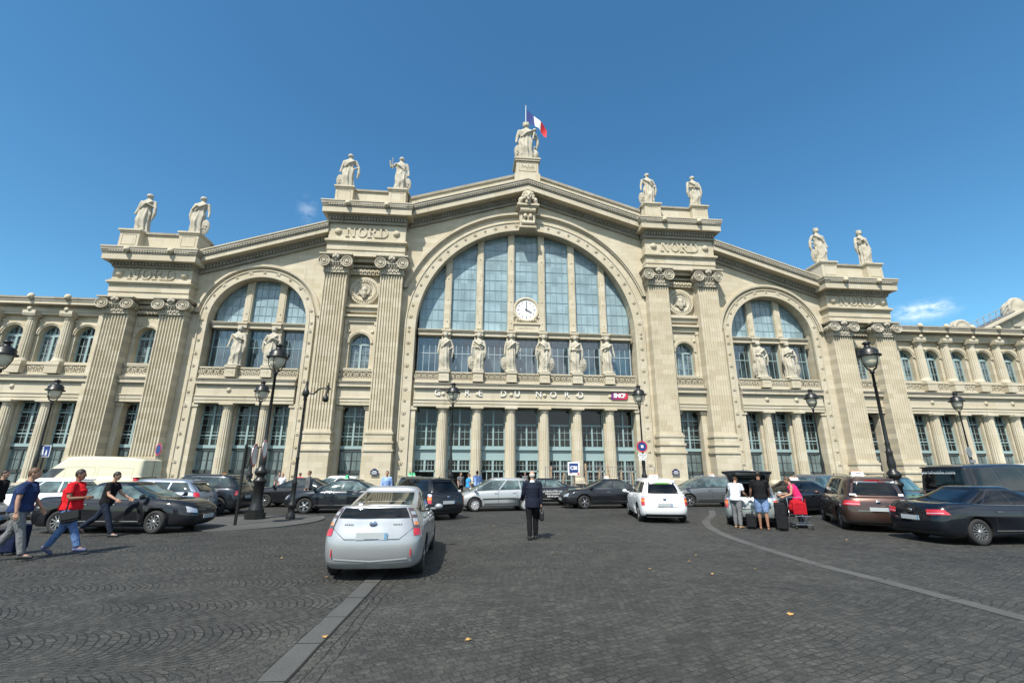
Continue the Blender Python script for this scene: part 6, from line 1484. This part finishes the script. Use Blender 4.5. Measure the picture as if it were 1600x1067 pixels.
mb = MB(); text_mb(mb, 'parishuttle.com', .17, (0, 0, 0), .004, 0, .003, rot=Matrix.Rotation(-pi/2, 3, 'Z') @ Matrix.Rotation(pi/2, 3, 'X')); o = mb.build('window_lettering', WTX, mbz); q = MS_.gend(.15, .82, False, .02); o.location = q
mb = MB(); text_mb(mb, 'parishuttle.com', .15, (0, 0, 0), .004, 0, .003); o = mb.build('window_lettering', WTX, mbz); q = MS_.gside(-1.7, .12, -1, .02); o.location = q
car('suv', 'suv_car', 'dark off road car half hidden behind the brown minivan and the tall lamp post', 'car', 11.8, -34.4, 30, P_BLK, CGI, 'five', None, 'high')
# --- left
sup, SS_ = car('sedan', 'sedan_car', 'long black sedan in side view facing right, behind the walking people', 'car', -17.3, -37.4, -3.5, P_BLK, CGI, 'ten', None, 'std', steer=-.15)
car('sedan', 'sedan_car', 'silver grey car cut off by the left edge, behind the man in the blue polo', 'car', -22.75, -38.3, -3, P_SIL, CGL, 'ten', None, 'std')
car('compact', 'hatchback_car', 'white hatchback facing left in front of the cream van', 'car', -23.2, -33.4, 181, P_WHT, CGI, 'cap', None, 'tall')
car('estate', 'estate_car', 'silver blue estate car facing left behind the long black sedan', 'car', -19.4, -33.3, 180, P_LBL, CGL, 'five', None, 'high')
car('suv', 'suv_car', 'black off road car facing left beside the foot of the tall lamp post', 'car', -18.7, -31.4, 181, P_DGR, CGL, 'five', None, 'std')
car('estate', 'estate_car', 'dark estate car with roof rails parked behind the silver blue estate', 'car', -20.3, -27.2, 180, P_DGR, CGI, 'five', 'taxi', 'std', rails='chrome')
car('sedan', 'sedan_car', 'black sedan behind the slim hooked lamp post, facing left', 'car', -15.7, -27.2, 178, P_BLK, CGL, 'ten', None, 'std')
car('sedan', 'sedan_car', 'dark grey sedan facing left, its rear hidden by the silver liftback', 'car', -12.5, -30.9, 180, P_DGR, CGI, 'five', 'green', 'std', steer=.1)
car('compact', 'hatchback_car', 'white hatchback parked far back behind the person in dark clothes', 'car', -15.2, -22.6, 180, P_WHT, CGI, 'cap', None, 'tall')
car('mpv', 'taxi', 'dark taxi with a green roof light, mostly hidden behind the silver liftback', 'taxi', -9.8, -27.9, 100, P_DGR, CGI, 'ten', 'green', 'tall')
van, VS_ = car('van', 'delivery_van', 'cream high roofed delivery van parked facing left before the station', 'van', -25.9, -27.5, 181, P_CRM, CGL, 'cap', None, 'high')
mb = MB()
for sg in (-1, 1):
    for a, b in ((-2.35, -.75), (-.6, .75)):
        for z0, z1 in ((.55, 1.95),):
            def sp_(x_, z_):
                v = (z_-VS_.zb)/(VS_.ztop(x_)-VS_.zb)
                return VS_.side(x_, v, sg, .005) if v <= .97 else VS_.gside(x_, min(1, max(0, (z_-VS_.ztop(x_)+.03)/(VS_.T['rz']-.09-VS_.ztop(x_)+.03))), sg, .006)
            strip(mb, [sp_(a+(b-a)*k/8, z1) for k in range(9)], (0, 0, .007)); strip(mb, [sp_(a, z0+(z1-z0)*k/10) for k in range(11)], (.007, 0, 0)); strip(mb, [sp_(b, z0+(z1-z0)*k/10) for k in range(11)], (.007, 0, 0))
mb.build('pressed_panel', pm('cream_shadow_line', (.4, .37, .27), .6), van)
mb = MB(); xx = VS_.x0; mb.box(xx-.012, xx+.0, -.006, .006, .5, 2.3); mb.build('rear_door_gap', SEAM, van)
# ------------------------------------------------------------ people
SKIN = pm('skin', (.42, .24, .165), .55, spec=.3); SKD = pm('skin_tanned', (.27, .14, .09), .55, spec=.3)
def cloth(name, c, wv=.12):
    m = pm(name, c, .9, spec=.1); t = NT(m); o = t.coord(); n = t.noise(o, 9, 4, .6); t.l(t.ramp(n, [(.3, tuple(x*(1-wv) for x in c)), (.7, tuple(min(1, x*(1+wv)) for x in c))]), t.b.inputs['Base Color'])
    t.bump(t.noise(t.coord(scale=(1, 1, .55)), 11, 3, .5, 1.2), .9, .04); return m
C_NAVY = cloth('navy_polo', (.022, .038, .10)); C_GREYT = cloth('grey_trousers', (.16, .165, .17)); C_RED = cloth('red_shirt', (.58, .018, .025)); C_JEAN = cloth('blue_jeans', (.10, .17, .33), .3); C_BLK = cloth('black_cloth', (.012, .012, .013)); C_DJ = cloth('dark_jeans', (.018, .024, .04))
C_SUIT = cloth('dark_suit', (.014, .017, .030)); C_WHT = cloth('white_shirt', (.68, .70, .74)); C_DENIM = cloth('denim_shorts', (.17, .25, .42), .2); C_PINK = cloth('pink_top', (.72, .03, .14)); C_LB = cloth('light_blue_shirt', (.26, .38, .66)); C_CYAN = cloth('bright_blue_shirt', (.05, .30, .62)); C_GREY = cloth('grey_cloth', (.12, .12, .125))
HAIRD = pm('dark_hair', (.018, .012, .009), .6); HAIRB = pm('brown_hair', (.09, .045, .022), .6); HAIRG = pm('grey_hair', (.42, .38, .33), .6); EYE = pm('eye_dark', (.01, .008, .006), .3); SHOE = pm('black_shoe', (.012, .012, .012), .4); SHOEB = pm('blue_red_trainer', (.05, .06, .14), .6); SHOET = pm('tan_shoe', (.30, .20, .12), .6); LEATH = pm('black_leather', (.014, .013, .013), .42); NYL = cloth('black_nylon', (.016, .016, .018)); NYLB = cloth('navy_nylon', (.012, .018, .045))
def person(loc, ang, label, H=1.76, top=None, bottom=None, hair=None, skin=None, shoes=None, pose=None, shorts=False, sleeves='short', jacket=False, fem=False, build=1., bald=False, group=None, vox=.0105, bare=False, neckcol=None):
    """local frame faces +x; pose angles in degrees"""
    P = dict(lt=12, lk=5, rt=-12, rk=5, ls=-10, le=15, rs=10, re=15, la=8, ra=8, lean=2, bend=0, turn=0, nod=0)
    P.update(pose or {}); s = H/1.76; E_ = empty('person', (loc[0], loc[1], 0), radians(ang), label, 'person', group)
    R = radians; skin = skin or SKIN
    hip = Vector((0, 0, .93*s)); sp = Vector((sin(R(P['lean']+P['bend'])), 0, cos(R(P['lean']+P['bend'])))); fw = Vector((cos(R(P['lean']+P['bend'])), 0, -sin(R(P['lean']+P['bend']))))
    waist = hip+Vector((0, 0, .10*s))+sp*.03*s; chest = waist+sp*.26*s; neck = chest+sp*.17*s; head = neck+sp*.175*s+fw*.02*s
    tw = R(P['turn'])
    J = {}
    for sd, sg in (('l', 1), ('r', -1)):
        h = hip+Vector((0, sg*.095*s, -.02*s)); a = R(P[sd+'t']); k = h+Vector((sin(a), sg*.01, -cos(a)))*.42*s; b = a-R(P[sd+'k']); an = k+Vector((sin(b), 0, -cos(b)))*.43*s
        fa = b*.5 if P[sd+'k'] > 25 else 0; toe = an+Vector((cos(fa), 0, sin(fa)))*.17*s+Vector((0, sg*.02, -.055*s)); heel = an+Vector((-.055*cos(fa), 0, -.055))*s
        if b < -.35: toe = an+Vector((.10, sg*.01, -.13))*s; heel = an+Vector((-.07, 0, -.0))*s
        sh = neck-sp*.055*s+Vector((0, sg*(.185 if not fem else .165)*s*build**.5, 0)); a = R(P[sd+'s']); ab = R(P[sd+'a']); d = Vector((sin(a)*cos(ab), sg*sin(ab), -cos(a)*cos(ab)))
        el = sh+d*.29*s; b2 = a+R(P[sd+'e']); ab2 = R(P.get(sd+'b', P[sd+'a']*.4)); d2 = Vector((sin(b2)*cos(ab2), sg*sin(ab2), -cos(b2)*cos(ab2))); wr = el+d2*.25*s
        J[sd] = (h, k, an, toe, heel, sh, el, wr, d2)
    zmin = min(min(J[q][3].z, J[q][4].z) for q in 'lr')-.035*s
    off = Vector((0, 0, -zmin)); zg = gz(loc[1]); E_.location = (loc[0], loc[1], zg)
    O = lambda v: v+off
    mb = MB(); B = build
    # --- continuous body
    mb.tube([O(hip-Vector((0, 0, .06*s))), O(hip), O(waist), O(chest), O(neck-sp*.05*s)], [.12*s*B, .15*s*B, .125*s*B, .145*s*B, .10*s], 14)
    mb.tube([O(neck-sp*.06*s), O(neck+sp*.03*s), O(neck+sp*.10*s)], [.07*s, .053*s, .052*s], 10)
    hc = O(head); mb.ball(hc, (.092*s, .074*s, .115*s), 14, 10); mb.ball(hc+fw*.03*s-sp*.06*s, (.06*s, .055*s, .06*s), 10, 8); mb.ball(hc+fw*.097*s-sp*.02*s, (.018*s, .013*s, .024*s), 8, 6)
    mb.ball(hc+fw*.082*s-sp*.068*s, (.014*s, .024*s, .010*s), 8, 6)
    for sg in (-1, 1): mb.ball(hc+Vector((0, sg*.076*s, 0))-sp*.01*s, (.018*s, .010*s, .03*s), 6, 5)
    for sd, sg in (('l', 1), ('r', -1)):
        h, k, an, toe, heel, sh, el, wr, d2 = [O(v) if i < 8 else v for i, v in enumerate(J[sd])]
        mb.tube([h, h.lerp(k, .5), k], [.088*s*B, .078*s*B, .055*s], 10); mb.tube([k, k.lerp(an, .3), k.lerp(an, .7), an], [.055*s, .058*s, .042*s, .036*s], 10)
        mb.tube([heel, an.lerp(toe, .3)-Vector((0, 0, .01)), toe], [.034*s, .036*s, .024*s], 8)
        mb.tube([sh-Vector((0, sg*.06*s, 0)), sh, sh.lerp(el, .5), el], [.05*s, .054*s*B, .046*s*B, .038*s], 10); mb.tube([el, el.lerp(wr, .3), wr], [.039*s, .040*s, .026*s], 10)
        # hand : palm, four bent fingers and a thumb
        side = Vector((0, 1, 0)).cross(d2).normalized(); inn = Vector((0, -sg, 0)); pc = wr+d2*.05*s
        mb.obox(pc, d2*.042*s, side*.034*s, inn*.012*s)
        for f in range(4):
            L_ = (.062, .072, .068, .054)[f]*s; b0 = pc+d2*.042*s+side*(.027-.018*f)*s; m1 = b0+d2*L_*.55+inn*.012*s; mb.tube([b0-d2*.01, m1, m1+d2*L_*.32+inn*L_*.42], [.0095*s, .009*s, .0075*s], 6)
        t0 = pc-d2*.02*s+side*.03*s; mb.tube([t0, t0+side*.022*s+d2*.025*s, t0+side*.022*s+d2*.055*s+inn*.012*s], [.011*s, .0105*s, .009*s], 6)
    remesh(mb, vox*.82, 'body', skin, E_, 1, .4)
    for sg in (-1, 1):
        m = MB(); m.ball(hc+fw*.083*s+Vector((0, sg*.030*s, 0))+sp*.012*s, (.010*s, .012*s, .008*s), 8, 6); m.build('eye', EYE, E_)
    # hair
    m = MB()
    if not bald: m.ball(hc-fw*.014*s+sp*.022*s, (.098*s, .084*s, .108*s), 14, 10)
    else:
        m.ball(hc-fw*.026*s-sp*.012*s, (.080*s, .082*s, .075*s), 14, 10)
    if fem: m.ball(hc-fw*.09*s-sp*.02*s, (.05*s, .055*s, .07*s), 10, 8)
    hm = m
    # carve the face out: keep hair behind a plane
    keep = [tuple(q) for q in hm.v]; o = remesh(hm, vox, 'hair', hair or HAIRD, E_, 1, .3); bmm = bmesh.new(); bmm.from_mesh(o.data)
    pl = hc+fw*.045*s+sp*.03*s if not bald else hc+fw*.03*s
    bmesh.ops.bisect_plane(bmm, geom=bmm.verts[:]+bmm.edges[:]+bmm.faces[:], plane_co=pl, plane_no=(fw-sp*(.75 if not bald else -.4)).normalized(), clear_outer=True); bmesh.ops.holes_fill(bmm, edges=bmm.edges[:]); bmm.to_mesh(o.data); bmm.free()
    # --- trousers / shorts
    mb = MB(); mb.tube([O(hip-Vector((0, 0, .09*s))), O(hip), O(waist+sp*.02*s)], [.135*s*B, .168*s*B, .15*s*B], 14)
    for sd, sg in (('l', 1), ('r', -1)):
        h, k, an = O(J[sd][0]), O(J[sd][1]), O(J[sd][2])
        if shorts: mb.tube([h, h.lerp(k, .5), h.lerp(k, .98)], [.108*s*B, .10*s*B, .088*s], 10)
        else: mb.tube([h, h.lerp(k, .5), k], [.106*s*B, .094*s*B, .076*s], 10); mb.tube([k, k.lerp(an, .4), k.lerp(an, .97)], [.076*s, .076*s, .064*s], 10); mb.ball(k, .078*s, 8, 6)
    remesh(mb, vox, 'shorts' if shorts else 'trousers', bottom, E_, 2, .5)
    # --- top
    mb = MB(); lo = hip-Vector((0, 0, .02*s)) if not jacket else hip-Vector((0, 0, .12*s))
    ex = 1.14 if jacket else 1.08
    mb.tube([O(lo), O(hip+Vector((0, 0, .05*s))), O(waist), O(chest), O(neck-sp*.06*s), O(neck-sp*.015*s)], [.168*s*B*ex*1.0, .165*s*B*ex, .148*s*B*ex, .165*s*B*ex, .13*s*ex, .072*s], 16)
    for sd, sg in (('l', 1), ('r', -1)):
        sh, el, wr = O(J[sd][5]), O(J[sd][6]), O(J[sd][7]); e2 = ex*B**.5
        if sleeves == 'none': mb.tube([sh-Vector((0, sg*.1*s, 0)), sh], [.07*s, .058*s], 10); continue
        mb.tube([sh-Vector((0, sg*.09*s, 0)), sh, sh.lerp(el, .5)] + ([el] if sleeves == 'long' else [sh.lerp(el, .62)]), [.075*s*e2, .072*s*e2, .066*s*e2]+([.056*s*e2] if sleeves == 'long' else [.066*s*e2]), 10)
        if sleeves == 'long': mb.tube([el, wr], [.055*s*e2, .042*s*e2], 10); mb.ball(el, .056*s*e2, 8, 6)
    # flatten the torso front to back
    cx = waist.x
    o = remesh(mb, vox, 'jacket' if jacket else 'shirt', top, E_, 2, .5)
    if sleeves == 'short' and not jacket:
        m = MB(); m.tube([O(neck-sp*.03*s), O(neck+sp*.012*s)], [.075*s, .063*s], 14); m.build('collar', neckcol or top, E_)
    if jacket: m = MB(); m.tube([O(neck-sp*.03*s), O(neck+sp*.035*s)], [.075*s, .058*s], 14); m.build('shirt_collar', C_WHT, E_)
    # shoes
    if not bare:
        for sd in 'lr':
            an, toe, heel = O(J[sd][2]), O(J[sd][3]), O(J[sd][4]); m = MB(); m.tube([heel-(toe-heel)*.06, heel.lerp(toe, .3)+Vector((0, 0, .012)), heel.lerp(toe, .7), toe+(toe-heel)*.12], [.040*s, .047*s, .042*s, .028*s], 10); m.tube([an, heel.lerp(toe, .25)], [.045*s, .045*s], 8)
            remesh(m, vox, 'shoe', shoes or SHOE, E_, 1, .4)
    return E_, {q: [O(v) for v in J[q][:8]] for q in 'lr'}, O(hip), O(neck), s
def at_local(E_, v): return E_.matrix_basis @ Vector(v)
# left trio
p1, j1, *_ = person((-16.1, -42.55), 20, 'person in navy polo shirt and grey trousers striding right, leftmost walker', 1.80, C_NAVY, C_GREYT, HAIRB, SKIN, SHOE, dict(lt=-14, lk=18, rt=19, rk=6, ls=14, le=20, rs=-4, re=12, ra=10, lean=5), build=1.12)
p2, j2, h2, n2, s2 = person((-15.62, -41.9), 12, 'person in bright red shirt and blue jeans walking with a black shoulder bag', 1.76, C_RED, C_JEAN, HAIRD, SKD, SHOEB, dict(lt=-16, lk=12, rt=26, rk=6, ls=-12, le=30, rs=8, re=85, ra=14, rb=-30, lean=2), build=1.2)
p3, j3, *_ = person((-17.0, -38.9), 8, 'person in black shirt and dark trousers striding past the long black sedan', 1.78, C_BLK, C_DJ, HAIRD, SKIN, SHOE, dict(lt=-30, lk=22, rt=24, rk=4, ls=28, le=30, rs=12, re=48, ra=10, lean=9), build=.95)
# shoulder bag of the red shirt
E_ = empty('shoulder_bag', (0, 0, 0), 0, 'black shoulder bag hanging at the hip of the person in red', 'bag')
hw_ = at_local(p2, Vector((.16, -.26, .82))); a_ = radians(12)
E_.location = hw_; E_.rotation_euler = (0, radians(-12), a_)
m = MB(); m.obox((0, 0, 0), (.17, 0, 0), (0, .055, 0), (0, 0, .12)); o = m.build('bag_body', NYL, E_); bv = o.modifiers.new('b', 'BEVEL'); bv.width = .03; bv.segments = 3
m = MB(); m.obox((0, -.06, .03), (.165, 0, 0), (0, .008, 0), (0, 0, .075)); m.build('bag_flap', LEATH, E_)
m = MB(); m.tube([(-.10, .02, .1), (-.02, .0, .36), (-.08, .12, .60), (-.22, .26, .62)], .014, 6); m.build('strap', NYL, E_)
# trolley case behind the first walker
def suitcase(loc, rz, h, wdt, d, mat, label, tilt=0, handle=True, wheels=True, nm='suitcase'):
    E_ = empty(nm, (loc[0], loc[1], gz(loc[1])+(loc[2] if len(loc) > 2 else 0)), radians(rz), label, 'suitcase'); E_.rotation_euler = (radians(tilt), 0, radians(rz))
    m = MB(); m.box(-wdt/2, wdt/2, -d/2, d/2, .05, h); o = m.build('case_body', mat, E_); bv = o.modifiers.new('b', 'BEVEL'); bv.width = .045; bv.segments = 4
    m = MB(); m.box(-wdt/2+.05, wdt/2-.05, -d/2-.03, -d/2+.02, .12, h*.52); m.box(-wdt/2+.05, wdt/2-.05, -d/2-.025, -d/2+.02, h*.58, h-.08); o = m.build('front_pocket', mat, E_); bv = o.modifiers.new('b', 'BEVEL'); bv.width = .015; bv.segments = 2
    if handle: m = MB(); m.tube([(-.06, 0, h-.01), (-.06, 0, h+.04), (.06, 0, h+.04), (.06, 0, h-.01)], .012, 6); m.build('handle', PLAS, E_)
    if wheels:
        for q in (-1, 1): m = MB(); m.lathe((q*(wdt/2-.05), d/2-.04, .035), [(.035, -.015), (.035, .015)], 12, 0, True, Matrix.Rotation(pi/2, 3, 'Y')); m.build('wheel', RUB, E_)
    return E_
suitcase((-16.75, -41.7), 95, .62, .42, .26, NYLB, 'navy wheeled case trailing behind the person in the navy polo')
# suited man seen from behind
p4, j4, *_ = person((-4.88, -40.2), 92, 'person in dark suit walking towards the station, carrying a black bag', 1.78, C_SUIT, C_BLK, HAIRG, SKIN, SHOE, dict(lt=-7, lk=5, rt=10, rk=6, ls=10, le=42, la=10, rs=-3, re=6, ra=6, lean=2, nod=8), sleeves='long', jacket=True, build=1.12, bald=True, vox=.0095)
wr = at_local(p4, j4['r'][7]+Vector((0, 0, -.07)))
E_ = empty('briefcase', wr-Vector((0, 0, .36)), radians(92), 'soft black leather bag held in the hand of the suited man', 'bag')
m = MB(); m.obox((0, 0, .11), (.20, 0, 0), (0, .06, 0), (0, 0, .125)); o = m.build('bag_body', LEATH, E_); bv = o.modifiers.new('b', 'BEVEL'); bv.width = .055; bv.segments = 4
m = MB()
for q in (-.045, .045): m.tube([(-.1, q, .20), (-.07, q*.6, .31), (0, 0, .355), (.07, q*.6, .31), (.1, q, .20)], .010, 6)
m.build('handle', LEATH, E_)
# luggage group on the right
p5, j5, *_ = person((2.42, -38.0), 35, 'person in white short sleeved shirt and grey trousers leaning into the open taxi', 1.66, C_WHT, C_GREYT, HAIRB, SKIN, SHOET, dict(lt=4, lk=3, rt=-2, rk=3, ls=12, le=40, rs=18, re=42, lean=2, bend=10), build=1.1)
p6, j6, *_ = person((2.98, -38.55), 62, 'barefoot person in black shirt and blue denim shorts, seen from behind', 1.80, C_BLK, C_DENIM, HAIRD, SKD, None, dict(lt=5, lk=2, rt=-5, rk=2, ls=10, le=18, rs=22, re=30, la=12, ra=14, lean=5), shorts=True, build=1.15, bare=True)
p7, j7, *_ = person((4.75, -37.9), 150, 'person in pink sleeveless top bending over the luggage beside the red bag', 1.66, C_PINK, C_GREY, HAIRB, SKIN, SHOE, dict(lt=6, lk=10, rt=-4, rk=8, ls=8, le=62, rs=14, re=66, lean=8, bend=16), sleeves='none', fem=True, build=.95)
suitcase((3.48, -38.72), 58, .84, .50, .32, NYL, 'large black upright suitcase right of the person in denim shorts')
suitcase((2.72, -38.25), 60, .46, .36, .28, NYL, 'small dark travel bag on the ground behind the bare legs', wheels=False, nm='travel_bag')
E_ = empty('duffel_bag', (3.22, -36.75, gz(-36.75)+1.0), radians(56), 'black bag standing inside the open boot of the silver taxi', 'bag')
m = MB(); m.obox((0, 0, .05), (.22, 0, 0), (0, .35, 0), (0, 0, .22)); o = m.build('bag_body', NYL, E_); bv = o.modifiers.new('b', 'BEVEL'); bv.width = .09; bv.segments = 4
m = MB(); m.tube([(0, -.15, .24), (0, -.1, .36), (0, .1, .36), (0, .15, .24)], .014, 6); m.build('handle', NYL, E_)
# red bag and cart
E_ = empty('luggage_cart', (4.42, -38.35, gz(-38.35)), radians(70), 'chrome luggage cart standing right of the large black suitcase', 'cart')
m = MB()
for q in (-.24, .24): m.tube([(-.30, q, .16), (.30, q, .14), (.32, q, .85), (.36, q, .98)], .014, 6); m.tube([(-.30, q, .42), (.32, q, .42)], .010, 6)
for z in (.16, .42, .72, .98): m.tube([(.32 if z > .2 else .3, -.24, z), (.32 if z > .2 else .3, .24, z)], .011, 6)
m.tube([(-.3, -.24, .16), (-.3, .24, .16)], .012, 6); m.tube([(-.3, -.24, .42), (-.3, .24, .42)], .012, 6)
for k in range(7): m.tube([(-.3, -.21+.07*k, .155), (.3, -.21+.07*k, .145)], .006, 5)
for q in (-.24, .24): m.tube([(-.3, q, .42), (.3, q, .16)], .008, 5); m.tube([(-.3, q, .16), (-.3, q, .42)], .012, 6)
m.build('frame', CHROME, E_)
for cx_, cy_ in ((-.3, -.24), (-.3, .24), (.3, -.24), (.3, .24)): m = MB(); m.lathe((cx_, cy_, .05), [(.05, -.015), (.05, .015)], 12, 0, True, Matrix.Rotation(pi/2, 3, 'X')); m.tube([(cx_, cy_, .05), (cx_, cy_, .15)], .012, 6); m.build('wheel', RUB, E_)
C_REDB = cloth('red_bag_fabric', (.36, .012, .02))
E_ = empty('red_bag', (4.4, -38.33, gz(-38.33)+.44), radians(70), 'bulky red bag sitting on the luggage cart', 'bag')
m = MB(); m.obox((0, 0, .2), (.2, 0, 0), (0, .2, 0), (0, 0, .18)); m.ball((0, .02, .38), (.21, .22, .11)); m.ball((0, .1, .2), (.22, .2, .2)); o = remesh(m, .02, 'bag_body', C_REDB, E_, 4, .5)
m = MB(); m.tube([(-.1, -.2, .3), (-.08, -.22, .5), (.08, -.22, .5), (.1, -.2, .3)], .012, 6); m.build('handle', C_REDB, E_)
# people in the background
gp = 'people far back in front of the entrance'
def bgp(px, py, y, ang, label, H, top, bottom, hair, pose=None, **kw):
    v = pixdir(px, py); t = (y-CAM_Y)/v.y; x = CAM_X+v.x*t; return person((x, y), ang, label, H, top, bottom, hair, kw.pop('skin', SKIN), SHOE, pose, vox=.016, **kw)
bgp(745.5, 745, -24, 70, 'person in light blue shirt seen from behind before the entrance columns', 1.80, C_LB, C_GREY, HAIRD, dict(ls=20, le=60, rs=20, re=50), build=1.15, sleeves='long')
bgp(732, 748, -24.5, 10, 'person in bright blue shirt next to the one in the light blue shirt', 1.66, C_CYAN, C_GREY, HAIRB, None, fem=True)
bgp(719.5, 748, -22, -60, 'person in dark top standing left of the bright blue shirt', 1.72, C_GREY, C_BLK, HAIRD)
bgp(605, 745, -29.5, -90, 'person in pale blue shirt between the parked cars behind the silver liftback', 1.78, C_LB, C_GREY, HAIRB, sleeves='long')
bgp(484, 748, -28.6, 190, 'person in dark clothes standing behind the dark grey sedan', 1.78, C_GREY, C_BLK, HAIRB, sleeves='long')
bgp(441, 752, -22.5, -80, 'person in white top with auburn hair behind the black sedan', 1.62, C_WHT, C_GREY, pm('auburn_hair', (.22, .07, .03), .6), fem=True)
bgp(435.5, 752, -22.2, -70, 'person in grey top beside the person with auburn hair', 1.68, C_GREY, C_DJ, HAIRB)
bgp(468, 750, -22.8, 90, 'person in pink top beyond the slim hooked lamp post', 1.66, C_PINK, C_DJ, HAIRB)
bgp(5, 745, -37.9, 10, 'person with dark hair standing at the left edge behind the navy polo', 1.76, C_BLK, C_BLK, HAIRD)
bgp(640, 748, -16, -90, 'person in black before the leftmost entrance door', 1.75, C_BLK, C_BLK, HAIRD)
bgp(820.5, 750, -15, -90, 'person in dark clothes before the middle entrance door', 1.72, C_GREY, C_BLK, HAIRD)
